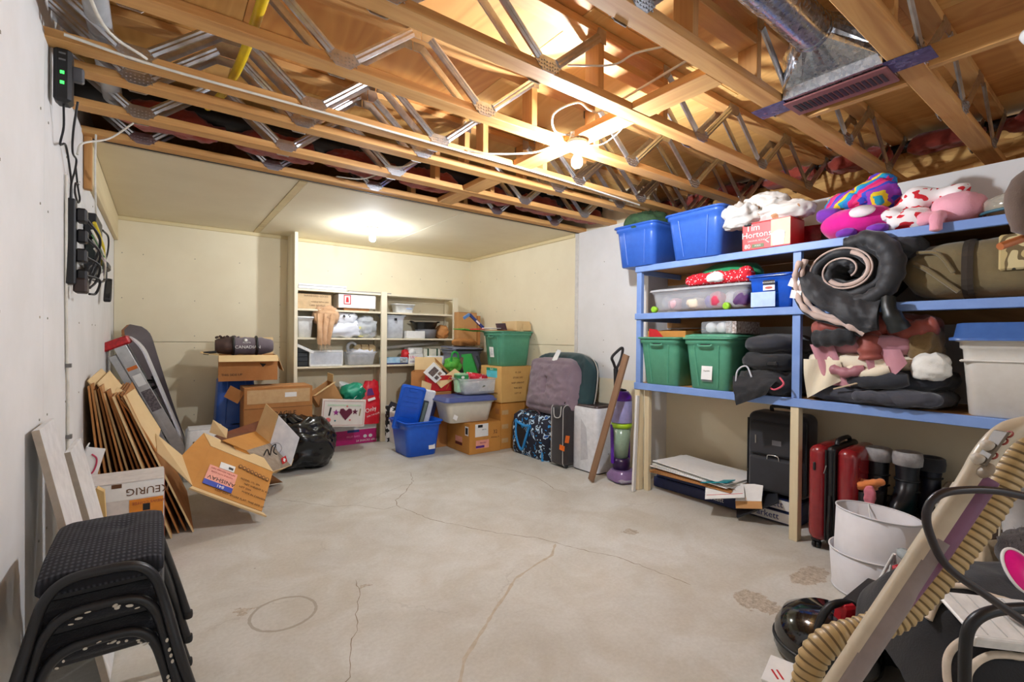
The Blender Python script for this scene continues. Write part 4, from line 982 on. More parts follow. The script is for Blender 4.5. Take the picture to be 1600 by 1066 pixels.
# ---------------------------------------------------------------- centre pile along the alcove wall
navy = mat('navy_plastic', (44,50,104), 0.4); redpl = mat('red_plastic', (200,30,44), 0.4)
t = tote('storage_tote', 'open royal blue tote on the floor holding lids and a white board', (0.46,0.50,0.375), (2.262,4.83,0), 0, royal, handles=False, ribs=False, taper=0.82, rad=0.06)
flat('product_label', 0.075, 0.10, whitep, t, (0.10,-0.196,0.115), (PI/2-0.12,0,0)); flat('label_red', 0.07, 0.03, mat('label_red',(150,40,40),0.5), t, (0.10,-0.1945,0.10), (PI/2-0.12,0,0)); flat('label_dark', 0.06, 0.018, brown_ink, t, (0.10,-0.1975,0.145), (PI/2-0.12,0,0))
def standing(name, label, cat, P, th, m, group=None):
    c = sum((Vector(p) for p in P), Vector())/4
    t = thing(name, label, cat, c, 0, group); quad_panel([Vector(p)-c for p in P], th, name+'_panel', m, t); return t, c
t = thing('plastic_cover', 'royal blue tote lid standing up in the blue tote', 'lid', (2.17,4.80,0.50), (0.10,0.22,-0.25))
MB().loft([rr(0.27,0.50,0.03,0,4), rr(0.27,0.50,0.03,0.012,4), rr(0.25,0.48,0.03,0.014,4), rr(0.235,0.465,0.03,0.03,4), rr(0.215,0.445,0.02,0.03,4), rr(0.205,0.435,0.02,0.022,4)], True, True, R=rotm(PI/2,0,0)).obj('lid_panel', royal, t)
for k in range(6): MB().box((0.15,0.005,0.006),(0,-0.0255,-0.15+0.055*k),bev=0.002).obj('lid_rib', mat('royal_light',(36,98,206),0.3), t)
MB().box((0.09,0.008,0.03),(0,-0.03,0.20),bev=0.003).obj('lid_latch', royal, t)
t = thing('dark_lid', 'dark slate lid behind the royal blue lid', 'lid', (2.24,4.83,0.42), (0.1,0.25,-0.3)); MB().box((0.25,0.018,0.36),bev=0.008).obj('lid_panel', mat('dark_slate',(40,48,64),0.5), t); MB().box((0.04,0.02,0.33),(0.10,-0.002,0),bev=0.006).obj('lid_edge', mat('sage',(120,134,120),0.5), t)
t = thing('foam_board', 'thick white board standing in the blue tote', 'board', (2.33,4.86,0.47), (0.1,0.22,-0.3)); MB().box((0.25,0.05,0.46),bev=0.01).obj('board_panel', mat('foam_white',(232,234,238),0.6), t); MB().box((0.03,0.051,0.02),(-0.06,-0.001,0.12),R=rotm(0,0.5,0)).obj('board_mark', ink, t)
t = thing('binder', 'navy binder with a red one behind it in the blue tote', 'binder', (2.40,4.93,0.40), (0.1,0.24,-0.3)); MB().box((0.24,0.05,0.36),bev=0.006).obj('binder_cover', navy, t); MB().box((0.24,0.03,0.36),(0.02,0.05,0.0),bev=0.006).obj('red_binder', redpl, t)
t = closed_box('carton', 'white printed carton between the shelf upright and the blue tote', 'box', (0.13,0.34,0.37), (2.30,5.36,0), 0.0, whitep)
for k in range(3): flat('black_bar', 0.05, 0.012, ink, t, (-0.03,-0.1712,0.06+0.025*k))
flat('grey_line', 0.08, 0.01, mat('grey_ink',(120,120,124),0.7), t, (0.02,-0.1712,0.28))
t = thing('gift_bag', 'black and white patterned paper bag beside the shelf upright', 'bag', (2.26,5.56,0)); MB().prism([(-.06,-.06),(.06,-.06),(.06,.06),(-.06,.06)],0.43).obj('bag_body', mat('bw_pattern',(240,240,240),0.7,kind='spots',c2=(20,20,20),scale=14), t); MB().box((0.10,0.006,0.07),(0.02,-0.06,0.44),R=rotm(0.2,0.4,0)).obj('bag_flap', mat('dark_paper',(50,48,60),0.7), t)

# labelled carton, beige tote and clear bin
t = closed_box('carton', 'brown carton with white and pink shipping labels under the beige tote', 'box', (0.41,0.50,0.335), (2.895,4.64,0), 0, cardo, tape_m=tape)
flat('white_label', 0.17, 0.14, whitep, t, (-0.05,-0.2515,0.255)); flat('barcode', 0.06, 0.03, ink, t, (-0.07,-0.2527,0.30)); flat('side_label', 0.07, 0.10, whitep, t, (-0.206,-0.19,0.25), LEFT); flat('side_code', 0.045, 0.07, ink, t, (-0.2072,-0.19,0.25), LEFT)
flat('pink_label', 0.17, 0.09, pinkl, t, (-0.04,-0.2515,0.10)); flat('purple_band', 0.11, 0.025, mat('purple_print',(90,40,140),0.5), t, (-0.07,-0.2527,0.075)); flat('pink_side_label', 0.15, 0.06, pinkl, t, (-0.206,-0.02,0.14), LEFT); flat('dark_side_label', 0.15, 0.03, mat('maroon_print',(110,40,36),0.6), t, (-0.206,-0.02,0.09), LEFT)
text(t, 'FRAGILE', 0.022, mat('magenta_ink',(170,30,100),0.6), (-0.03,-0.2527,0.115)); text(t, 'SHIP TO', 0.016, ink, (-0.02,-0.2527,0.26)); text(t, '32', 0.06, brown_ink, (0.13,-0.2515,0.22)); text(t, 'PENDALL ST', 0.02, brown_ink, (0.13,-0.2515,0.16))
t = tote('storage_tote', 'low beige tote with slate blue lid on the labelled carton', (0.63,0.42,0.24), (2.76,4.63,0.341), (0,0,-0.06), beige, handles=False, ribs=False, taper=0.84, rad=0.06)
lid(t, 0.63, 0.42, slate, 0.232); flat('triangle_label', 0.05, 0.05, whitep, t, (-0.20,-0.188,0.07), (PI/2-0.2,0.5,0))
t = tote('clear_bin', 'clear plastic bin of papers on top of the slate blue lid', (0.50,0.34,0.18), (2.93,4.67,0.631), (0,0,-0.06), clear, handles=False, ribs=False, taper=0.9, rad=0.03)
t = thing('paper_pile', 'white paper sleeves and cards inside the clear bin', 'paper', (2.93,4.67,0.648), (0,0,-0.06))
for k in range(6): boxpart('paper_sheet', (0.38-0.01*k,0.24,0.012), whitep, t, (0.01*(k%3),0.01*(k%2),0.012+0.02*k), (0,0,0.05*(k%3)))
boxpart('grey_sleeve', (0.24,0.01,0.14), mat('grey_sleeve',(206,208,206),0.5), t, (0.10,-0.138,0.075), (0.15,0,0)); patch('leaf_mark', [(-.03,-.03),(.01,-.02),(.02,.03),(.0,.01)], mat('leaf_grey',(120,126,110),0.6), t, (0.04,-0.142,0.09), (PI/2-.15,0,0))
t = closed_box('tissue_box', 'small green topped box standing in the clear bin', 'box', (0.13,0.12,0.21), (2.76,4.70,0.652), -0.2, mat('pale_green_box',(170,214,176),0.5)); boxpart('green_band', (0.134,0.124,0.05), mat('green_print',(30,132,70),0.5), t, (0,0,0.17)); patch('white_logo', ell(0.04,0.03,10), whitep, t, (0,-0.0625,0.17))
t = thing('red_wrap', 'red patterned gift wrap roll lying in the clear bin', 'gift wrap', (2.98,4.72,0.815), (0,PI/2+0.15,-0.1)); MB().lathe([(0,-.13),(.04,-.13),(.042,0),(.04,.13),(0,.13)],14).obj('wrap_roll', mat('red_wrap',(206,26,52),0.4,kind='spots',c2=(240,220,220),scale=40,mix=[(0,(206,26,52)),(0.62,(240,220,220))]), t); MB().lathe([(0,-.131),(.018,-.131),(.018,.131),(0,.131)],10).obj('wrap_core', whitep, t)

# carton with picture flap, red box, green bags behind
t = closed_box('carton', 'plain brown carton behind the blue tote under the picture carton', 'box', (0.48,0.40,0.60), (2.60,5.28,0), 0, cardd)
t = open_box('open_carton', 'open carton with a white photo printed flap folded out', 'box', (0.34,0.32,0.26), (2.60,5.24,0.605), (0,0,-0.55), cardd, flaps=(('b',10,0.16),), mf=cardl)
BC = Vector((2.60,5.24,0.605)); Mi = (Matrix.Translation(BC) @ Euler((0,0,-0.55)).to_matrix().to_4x4()).inverted()
def lq(name, P, m, th=0.005): return quad_panel([Mi @ Vector(p) for p in P], th, name, m, t)
FA, FB, FC, FD = Vector((2.40,4.93,0.872)), Vector((2.55,4.97,0.984)), Vector((2.702,4.95,0.838)), Vector((2.545,4.91,0.745))
lq('photo_flap', (FD, FC, FB, FA), whitep, -0.005)
def onflap(u, v): return FA+(FB-FA)*u+(FD-FA)*v
for k, (u0, u1, v0, v1) in enumerate(((0.18,0.80,0.22,0.60),(0.20,0.45,0.70,0.92),(0.55,0.80,0.68,0.86))):
    n_ = (FB-FA).cross(FD-FA).normalized()*(-0.0015); n_ = n_ if n_.y < 0 else -n_
    lq('photo_print', [onflap(u0,v1)+n_, onflap(u1,v1)+n_, onflap(u1,v0)+n_, onflap(u0,v0)+n_], mat('photo_print_%d' % k,((120,100,92),(60,52,56),(170,140,120))[k],0.5,c2=((60,54,60),(120,104,96),(90,70,60))[k],scale=60), -0.001)
lq('pale_flap', ((2.611,4.90,0.685),(2.901,4.93,0.838),(2.83,4.97,0.90),(2.56,4.935,0.755)), cardl, -0.005)
lq('brown_flap', ((2.58,4.98,0.99),(2.74,4.97,0.85),(2.80,5.05,0.86),(2.62,5.08,1.03)), cardd, -0.005)
lq('side_flap', ((2.383,4.95,0.68),(2.49,4.93,0.65),(2.51,4.94,0.735),(2.398,4.96,0.78)), cardl, -0.005)
t = closed_box('gift_box', 'red gift box with a gold pattern under the picture flap', 'box', (0.30,0.10,0.18), (2.62,4.985,0.645), -0.1, redp); MB().tube(smooth_path([(0.08,-0.052,0.02),(0.11,-0.052,0.08),(0.10,-0.052,0.13),(0.13,-0.052,0.17)],4),0.003,5).obj('gold_line', mat('gold',(220,160,60),0.3,0.8), t)
t = thing('shelf_stand', 'low brown carton supporting the red gift box behind the beige tote', 'box', (2.60,4.985,0)); boxpart('box_body', (0.30,0.16,0.64), cardd, t, (0,0,0.32), bev=0.003)
grn = mat('green_fabric', (30,156,58), 0.6, c2=(24,136,50), scale=6); lime = mat('lime_fabric', (96,180,64), 0.6, c2=(70,160,50))
t = thing('shopping_bag', 'green reusable bag standing behind the picture carton', 'bag', (3.06,5.02,0.80), (0,-0.18,-0.35))
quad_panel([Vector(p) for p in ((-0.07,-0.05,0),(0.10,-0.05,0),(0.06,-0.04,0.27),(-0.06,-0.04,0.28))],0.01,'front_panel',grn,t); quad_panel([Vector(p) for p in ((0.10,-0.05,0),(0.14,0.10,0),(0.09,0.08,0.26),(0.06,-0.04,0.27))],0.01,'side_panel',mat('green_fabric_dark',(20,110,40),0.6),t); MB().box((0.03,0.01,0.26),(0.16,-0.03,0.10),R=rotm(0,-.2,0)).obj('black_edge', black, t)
t = thing('shopping_bag', 'lime green bag with looped handles next to the green reusable bag', 'bag', (2.86,5.06,0.86), 0)
lump((0.22,0.14,0.17),8,0.03,10).obj('bag_body', lime, t); MB().tube(smooth_path([(-0.06,-0.05,0.12),(-0.05,-0.06,0.22),(0.0,-0.06,0.235),(0.03,-0.06,0.20),(0.04,-0.05,0.12)],4),0.012,6).obj('bag_handle', grn, t); MB().box((0.05,0.02,0.14),(0.10,-0.05,0.10),R=rotm(0,-.3,0)).obj('brown_gusset', mat('brown_gusset',(130,92,84),0.7), t)
t = closed_box('carton', 'brown carton on the floor supporting the green bags', 'box', (0.36,0.30,0.80), (3.04,5.03,0), 0, cardd)
# grey tote at the back on a carton
t = closed_box('carton', 'brown carton hidden under the grey tote by the back corner', 'box', (0.44,0.36,0.70), (3.20,5.42,0), 0, card)
t = tote('storage_tote', 'grey tote with a crooked grey lid in the back corner', (0.46,0.38,0.42), (3.19,5.42,0.705), 0, greyt, handles=False, ribs=False, rad=0.04)
lid(t, 0.45, 0.37, greyt, 0.425, th=0.02, rot=(0.04,0.03,0.05)); MB().box((0.40,0.012,0.02),(0,-0.2,0.41),bev=0.003).obj('dark_seam', black, t)
# tan cartons and green tote against the alcove wall
t = closed_box('carton', 'brown carton at the bottom of the tan carton stack by the wall', 'box', (0.46,0.40,0.53), (3.345,4.61,0), 0, cardo)
for k in range(3): boxpart('cut_notch', (0.006,0.08,0.06), cardd, t, (-0.231,-0.13,0.13+0.15*k))
for k in range(3): boxpart('tape_strip', (0.09,0.003,0.05), tape, t, (-0.17,-0.2005,0.10+0.16*k))
t = closed_box('carton', 'tan carton with a turquoise label under the green tote', 'box', (0.47,0.43,0.41), (3.335,4.60,0.534), 0, mat('tan_carton',(212,168,98),0.75,c2=(204,158,90),scale=5))
flat('turquoise_label', 0.22, 0.10, mat('turquoise',(90,200,214),0.5), t, (-0.236,-0.02,0.33), LEFT); flat('green_band', 0.22, 0.03, mat('label_green',(40,146,110),0.5), t, (-0.2372,-0.02,0.375), LEFT); text(t, '2 x 5', 0.03, whitep, (-0.2384,-0.02,0.375), LEFT)
for k in range(3): text(t, ('PAPER TOWEL','6 ROLLS','CONTENTS')[k], 0.03, mat('tan_ink',(160,110,50),0.7), (-0.2362,0.05-0.06*k,0.24-0.07*k), LEFT)
for k in range(5): text(t, ('PL 220','STORE DRY','KEEP UPRIGHT','THIS SIDE','LOT 14')[k], 0.028, brown_ink, (0.0,-0.2162,0.34-0.06*k))
t = tote('storage_tote', 'green tote with white sticker high on the tan carton by the wall', (0.43,0.49,0.405), (3.335,4.60,0.945), PI/2, teal)
flat('white_sticker', 0.085, 0.12, whitep, t, (0.02,0.213,0.16), (PI/2+0.12,0,PI)) ; flat('sticker_text', 0.05, 0.08, mat('sticker_grey',(190,194,194),0.7,c2=(230,232,232),scale=50), t, (0.02,0.2145,0.165), (PI/2+0.12,0,PI))
t = thing('brochure_pile', 'red and green folders lying across the green tote rim', 'folder', (3.12,4.77,1.352), (0,0,0.2)); boxpart('red_folder', (0.34,0.20,0.008), redp, t, (-0.10,0.05,0.022), (0,-0.05,0.3)); boxpart('green_folder', (0.36,0.18,0.008), lime, t, (-0.18,0.08,0.008), (0,0.06,0.1)); boxpart('white_folder', (0.20,0.16,0.008), whitep, t, (0.05,-0.08,0.034), (0,0,0.1))
t = thing('level', 'blue plastic angle tool sticking up from the green tote', 'tool', (3.02,4.86,1.40), (0,0,0)); MB().bar((0.14,0,-0.01),(-0.06,0,0.15),0.02,0.035,bev=0.003).obj('long_arm', mat('tool_blue',(40,64,136),0.4), t); MB().bar((-0.06,0,0.15),(-0.14,0,0.10),0.02,0.035,bev=0.003).obj('short_arm', mat('tool_light_blue',(90,140,200),0.4), t); MB().bar((0.03,-0.011,0.077),(0.08,-0.011,0.037),0.002,0.02).obj('white_mark', whitep, t)
t = open_box('open_carton', 'flat tan carton with long flaps lying on the green tote', 'box', (0.20,0.30,0.12), (3.47,4.62,1.353), 0, cardl, cardi, mf=cardl); MB().box((0.28,0.30,0.006),(-0.22,0,0.006)).obj('flat_flap', card, t); MB().box((0.05,0.006,0.30),(-0.03,-0.165,-0.12),bev=0.001).obj('hanging_flap', cardl, t); MB().box((0.12,0.006,0.08),(0.04,-0.17,0.05)).obj('side_flap', cardl, t); boxpart('purple_card', (0.006,0.20,0.09), mat('dark_mauve',(70,46,54),0.7), t, (-0.20,0.02,0.05), (0,-0.3,0))
# cartons at the back beside the rear shelves
t = closed_box('carton', 'tall thin tan carton standing on the grey tote in the back corner', 'box', (0.30,0.10,0.44), (3.29,5.50,1.168), 0.05, card); boxpart('narrow_carton', (0.05,0.10,0.40), cardd, t, (0.182,0.0,0.20))
t = thing('paper_bag', 'crumpled brown paper on the grey lid in the back corner', 'bag', (3.19,5.36,1.162)); lump((0.34,0.16,0.09),6,0.03,12).obj('bag_body', cardd, t)

# large cushion, patterned bag, suitcase, dehumidifier
mauve = mat('mauve_quilt', (132,114,124), 0.85, kind='fabric', c2=(120,102,112), scale=10, bump=0.15); dteal = mat('dark_teal_quilt', (22,58,62), 0.8, kind='fabric', c2=(16,44,48), scale=10, bump=0.15)
t = thing('pet_bed', 'large puffy mauve and dark teal pet cushion leaning on the wall', 'cushion', (3.36,3.72,0.475), (0,0.16,-0.02))
def quilt(u, v, hy, hz, th, seed):
    y, z = (u-0.5)*2, (v-0.5)*2
    k = 0.30; p = (abs(y)**3.2+abs(z)**3.2)
    sc = 1.0 if p <= 1 else p**(-1/3.2)
    m_ = max(abs(y), abs(z)); yy, zz = (y*sc, z*sc)
    edge = max(0.0, 1-m_**4)
    puff = th*edge**0.6
    seam = 0.03*math.exp(-((m_-0.74)/0.06)**2)*th*4 + 0.035*math.exp(-(y/0.05)**2)*(m_ < .72)*(abs(z) < 0.3)
    r = ridged((y*0.5, z*0.5, 0), 6.0, seed)
    rad = 0.005*math.sin(math.atan2(zz, yy)*22)*max(0,(m_-0.7)/0.3)*edge
    return (-(puff - seam + 0.028*r*edge + rad), yy*hy, zz*hz)
MB().grid(lambda u, v: quilt(u, v, 0.41, 0.31, 0.17, 3), 64, 52, T=(-0.03,0.03,0.29)).obj('cushion_front', mauve, t)
MB().grid(lambda u, v: tuple(Vector(quilt(u, v, 0.46, 0.35, 0.10, 5))), 56, 44, T=(0.0,-0.03,0.31)).obj('cushion_border', dteal, t)
MB().grid(lambda u, v: (0.03+0.6*abs(quilt(u, v, 0.45, 0.34, 0.10, 5)[0]), *quilt(u, v, 0.45, 0.34, 0.10, 5)[1:]), 40, 30, T=(0.0,-0.03,0.31)).obj('cushion_back', dteal, t)
MB().tube([(0.02, 0.46*math.copysign(abs(math.cos(a))**0.62, math.cos(a))-0.03, 0.31+0.35*math.copysign(abs(math.sin(a))**0.62, math.sin(a))) for a in [2*PI*k/60 for k in range(61)]],0.006,6).obj('piping', mat('pale_piping',(190,186,176),0.7), t)
quad_panel([Vector(p) for p in ((-0.15,0.05,0.52),(-0.15,-0.03,0.52),(-0.12,-0.06,0.66),(-0.12,0.0,0.67))],0.004,'white_tag',whitep,t)
spots = mat('blue_spotted', (14,18,40), 0.7, kind='spots', scale=16, mix=[(0,(36,140,206)),(0.34,(12,16,38)),(0.57,(190,214,232)),(0.66,(12,16,38)),(0.72,(30,90,170))])
t = thing('patterned_bag', 'black and blue spotted travel bag under the pet cushion', 'bag', (3.35,3.98,0))
MB().loft([rr(0.32,0.60,0.06,0.0,5), rr(0.36,0.64,0.08,0.03,5), rr(0.37,0.65,0.08,0.25,5), rr(0.35,0.64,0.09,0.42,5), rr(0.26,0.54,0.09,0.465,5)], True, True).obj('bag_body', spots, t)
cy = mat('bag_cyan', (40,140,206), 0.6)
MB().tube(smooth_path([(-0.188,0.20,0.38),(-0.195,0.19,0.2),(-0.192,0.10,0.06),(-0.195,0.02,0.2),(-0.19,-0.03,0.34)],5),0.014,6).obj('blue_strap', cy, t)
patch('front_pocket', [(-0.10,0.0),(0.07,0.02),(0.09,0.20),(-0.06,0.24)], black, t, (-0.1865,0.12,0.08), LEFT, 0.006)
MB().tube(smooth_path([(-0.19,-0.05,0.34),(-0.19,0.06,0.33),(-0.185,0.22,0.36)],5),0.016,6).obj('top_strap', cy, t)
MB().box((0.05,0.02,0.10),(-0.17,-0.24,0.05),bev=0.01).obj('corner_patch', cy, t); MB().tube(smooth_path([(-0.1,-0.1,0.46),(-0.1,-0.05,0.50),(-0.1,0.08,0.50),(-0.1,0.14,0.46)],4),0.012,6).obj('carry_handle', mat('brown_handle',(90,66,70),0.7), t)
scase = mat('dark_luggage', (40,34,36), 0.75, kind='fabric', c2=(34,28,30), scale=20)
t = thing('suitcase', 'dark brown soft suitcase with white piping beside the patterned bag', 'suitcase', (3.335,3.50,0.006), 0)
MB().rbox((0.36,0.22,0.60),(0,0,0.31),0.05,5).obj('case_body', scase, t)
MATS_gp = mat('grey_piping', (190,186,180), 0.6)
for yy in (-0.085,0.085): MB().tube([(x_*1.005, yy, 0.31+y_) for x_, y_, _ in rr(0.362,0.602,0.05,0,5)]+[(0.182,yy,0.31+0.252)],0.004,6).obj('white_piping', MATS_gp, t)
MB().tube(smooth_path([(-0.12,-0.04,0.61),(-0.10,-0.04,0.64),(0.06,-0.04,0.64),(0.08,-0.04,0.61)],4),0.010,6).obj('carry_handle', black, t)
MB().tube(smooth_path([(-0.184,-0.06,0.60),(-0.19,-0.05,0.50),(-0.19,0.03,0.49),(-0.184,0.05,0.58)],3),0.006,6).obj('trim_loop', MATS['grey_piping'], t)
otag = mat('orange_tag', (238,112,24), 0.5); MB().box((0.004,0.07,0.05),(-0.187,-0.08,0.20),R=rotm(0.1,0,0)).obj('luggage_tag', otag, t); MB().box((0.05,0.004,0.07),(-0.15,-0.114,0.285),R=rotm(0,0.2,0)).obj('luggage_tag', otag, t)
for s in (-1,1): MB().lathe([(0,-.012),(.022,-.012),(.022,.012),(0,.012)],12,R=rotm(PI/2,0,0),T=(s*0.14,-0.085,0.018)).obj('wheel', black, t)
t = thing('dehumidifier', 'tall white dehumidifier with dark brown top by the alcove wall', 'appliance', (3.42,3.24,0))
pts = lambda k: [rr(0.30*k,0.34*k,0.045,z,6) for z in (0,)][0]
MB().loft([rr(0.30,0.33,0.05,0.0,6), rr(0.305,0.335,0.05,0.015,6)], True, True).obj('base_foot', black, t)
MB().loft([rr(0.31,0.34,0.05,0.012,6), rr(0.31,0.34,0.05,0.45,6), rr(0.31,0.34,0.05,0.60,6), rr(0.30,0.33,0.05,0.615,6)], True, True).obj('housing', mat('appliance_white',(226,226,228),0.3), t)
MB().loft([rr(0.27,0.30,0.05,0.612,6), rr(0.27,0.30,0.05,0.632,6), rr(0.25,0.28,0.05,0.637,6)], False, True).obj('top_grille', mat('dark_brown_plastic',(62,46,44),0.35), t)
for k in range(5): boxpart('grille_slot', (0.2,0.012,0.003), black, t, (0,-0.09+0.045*k,0.638))
patch('recess', [(-.05,-.2),(.045,-.17),(.02,.12),(-.05,.2)], mat('appliance_grey',(198,198,202),0.35), t, (-0.156,-0.01,0.30), LEFT, 0.002); text(t, 'DANBY', 0.016, mat('logo_grey',(110,112,118),0.4), (0.06,-0.1715,0.53)); boxpart('status_light', (0.006,0.002,0.006), black, t, (0.0,-0.171,0.18))
MB().tube(smooth_path([(0.02,0.10,0.62),(0.0,0.12,0.66),(0.06,0.14,0.665),(0.10,0.12,0.645)],4),0.008,6).obj('orange_strap', otag, t)
tag(MB().box((0.018,0.075,1.17),(0,0,0.585),bev=0.002).obj('wood_plank', mat('grey_brown_plank',(146,112,84),0.65,kind='wood',c2=(120,88,64),scale=22,axis=2), None, (3.08,2.965,0.012), frame((1,-0.2,0),(0.2,1,0)).to_4x4().to_3x3() @ rotm(0.235,0.14,0)), 'narrow brown plank leaning on the shelf post in front of the dehumidifier', 'plank')
# upright carpet cleaner
purp = mat('purple_plastic', (96,30,170), 0.3, coat=0.3); lav = mat('lavender_tank', (176,170,222), 0.2, alpha=0.8); limep = mat('lime_plastic', (170,214,40), 0.35)
t = thing('carpet_cleaner', 'purple and lime upright carpet cleaner beside the shelf post', 'vacuum cleaner', (3.36,2.86,0), (0,0,-0.3))
MB().loft([rr(0.24,0.26,0.08,0.012,5), rr(0.25,0.27,0.08,0.05,5), rr(0.20,0.20,0.08,0.10,5)], True, True, T=(0,-0.03,0)).obj('floor_head', mat('clear_purple',(150,120,170),0.2,alpha=0.85), t)
MB().box((0.22,0.10,0.035),(0,-0.12,0.03),bev=0.015).obj('nozzle_window', mat('nozzle_clear',(214,210,220),0.15,alpha=0.6), t); MB().box((0.18,0.03,0.03),(0,-0.11,0.03),bev=0.01).obj('brush_roll', redpl, t)
MB().lathe([(0,0.09),(0.075,0.09),(0.08,0.16),(0.07,0.20),(0,0.20)],18).obj('motor_cover', mat('dark_purple',(50,24,70),0.3), t)
MB().lathe([(0,0.20),(0.055,0.20),(0.085,0.48),(0,0.48)],20).obj('dirty_tank', mat('pale_green_tank',(170,196,170),0.2,alpha=0.8), t)
MB().lathe([(0,0.475),(0.09,0.475),(0.094,0.495),(0.09,0.515),(0,0.515)],20).obj('lime_ring', limep, t)
MB().lathe([(0,0.52),(0.092,0.52),(0.094,0.53),(0.088,0.72),(0,0.72)],20).obj('clean_tank', lav, t)
MB().lathe([(0,0.72),(0.09,0.72),(0.086,0.76),(0.06,0.80),(0,0.81)],20).obj('tank_cap', purp, t); MB().lathe([(0.05,0.79),(0.045,0.815),(0.0,0.825)],16,T=(0,0.01,0)).obj('cap_grip', black, t)
for s in (-1,1): MB().bar((s*0.085,0.01,0.15),(s*0.09,0.02,0.50),0.02,0.03,bev=0.006).obj('side_frame', purp, t)
MB().tube(smooth_path([(0,0.07,0.10),(0,0.09,0.5),(0.0,0.10,0.85),(0.0,0.11,1.0)],5),0.022,10).obj('handle_tube', black, t)
MB().tube(smooth_path([(0,0.11,0.99),(-0.03,0.10,1.05),(-0.055,0.09,1.10),(-0.01,0.09,1.15),(0.05,0.08,1.19),(0.045,0.09,1.10),(0.02,0.10,1.03),(0,0.11,0.99)],5),0.013,8).obj('loop_handle', mat('soft_black',(38,30,30),0.6), t)
# ---------------------------------------------------------------- rear shelves and what stands on them
shw = mat('cream_shelf', (232,222,196), 0.55, kind='wood', c2=(224,212,184), scale=8, axis=0)
shz = mat('cream_upright', (234,224,198), 0.55, kind='wood', c2=(226,214,186), scale=8, axis=2)
t = thing('shelf_unit', 'cream wooden shelves with two bays against the back wall', 'shelves')
MB().box((0.022,0.34,2.395),(1.165,YB-0.175,1.1985),bev=0.002).obj('side_panel', shz, t)
MB().box((0.035,0.02,2.39),(1.172,5.515,1.198),bev=0.002).obj('panel_edging', shz, t)
for x, w_, z1 in ((2.178,0.072,1.815),(3.168,0.072,1.80)):
    MB().box((w_,0.03,z1),(x,5.565,z1/2),bev=0.002).obj('upright', shz, t)
    MB().box((0.03,0.03,z1),(x,YB-0.018,z1/2),bev=0.002).obj('upright', shz, t)
LV = (1.795,1.575,1.255,0.93)
for z in LV:
    for x0, x1 in ((1.18,2.165),(2.165,3.195)):
        MB().box((x1-x0-0.003,0.285,0.022),((x0+x1)/2,5.725,z-0.011),bev=0.002).obj('shelf_board', shw, t)
        MB().box((x1-x0-0.05,0.02,0.05),((x0+x1)/2,YB-0.012,z-0.048),bev=0.002).obj('rear_cleat', shw, t)
Z0, Z1, Z2, Z3 = LV
FY = 5.60
t = thing('laminate_board', 'white flat panel lying on the very top of the rear shelves', 'board', (1.47,5.70,Z0+0.001)); boxpart('panel_board', (0.52,0.24,0.035), wb1, t, (0,0,0.018), bev=0.003); boxpart('panel_lip', (0.52,0.015,0.02), wb1, t, (0,-0.12,0.045), bev=0.002)
t = thing('laminate_board', 'thin grey board lying beside the white panel on the top shelf', 'board', (2.03,5.72,Z0+0.001)); boxpart('panel_board', (0.52,0.22,0.014), mat('grey_laminate',(150,146,142),0.5), t, (0,0,0.007), bev=0.002)
t = closed_box('carton', 'flat brown printed carton on the upper left rear shelf', 'box', (0.37,0.22,0.165), (1.385,5.72,Z1), 0, mat('kraft_light',(212,180,138),0.8))
text(t, 'HOUSEHOLD GOODS', 0.026, brown_ink, (0.02,-0.1112,0.145)); text(t, 'HANDLE WITH CARE', 0.02, brown_ink, (0.06,-0.1112,0.08)); text(t, '1-800-263-4567', 0.026, brown_ink, (0.03,-0.1112,0.04))
t = closed_box('carton', 'long white carton with a red framed mark on the upper left rear shelf', 'box', (0.44,0.20,0.16), (1.87,5.705,Z1+0.03), 0, whitep); boxpart('carton_support', (0.30,0.16,0.029), cardi, t, (0,0,-0.015))
for (w_,h_,x_,z_) in ((0.08,0.01,-0.12,0.145),(0.08,0.01,-0.12,0.045),(0.01,0.10,-0.156,0.095),(0.01,0.10,-0.084,0.095)): flat('red_frame', w_, h_, redp, t, (x_,-0.1012,z_))
patch('red_mark', [(-.018,-.03),(.018,-.03),(.012,.03),(-.012,.03)], redp, t, (-0.12,-0.1012,0.095))
t = thing('plastic_tub', 'small white plastic tub alone on the upper right rear shelf', 'tub', (2.48,5.70,Z1)); MB().loft([rr(0.22,0.14,0.03,0,4),rr(0.26,0.17,0.03,0.10,4),rr(0.28,0.19,0.03,0.10,4),rr(0.28,0.19,0.03,0.112,4),rr(0.25,0.16,0.03,0.112,4),rr(0.21,0.13,0.03,0.006,4)],True,True).obj('tub_body', wplast, t); patch('tub_print', ell(0.09,0.02,10), mat('pale_blue_print',(170,190,226),0.5), t, (0.05,-0.081,0.055), (PI/2-0.15,0,0))
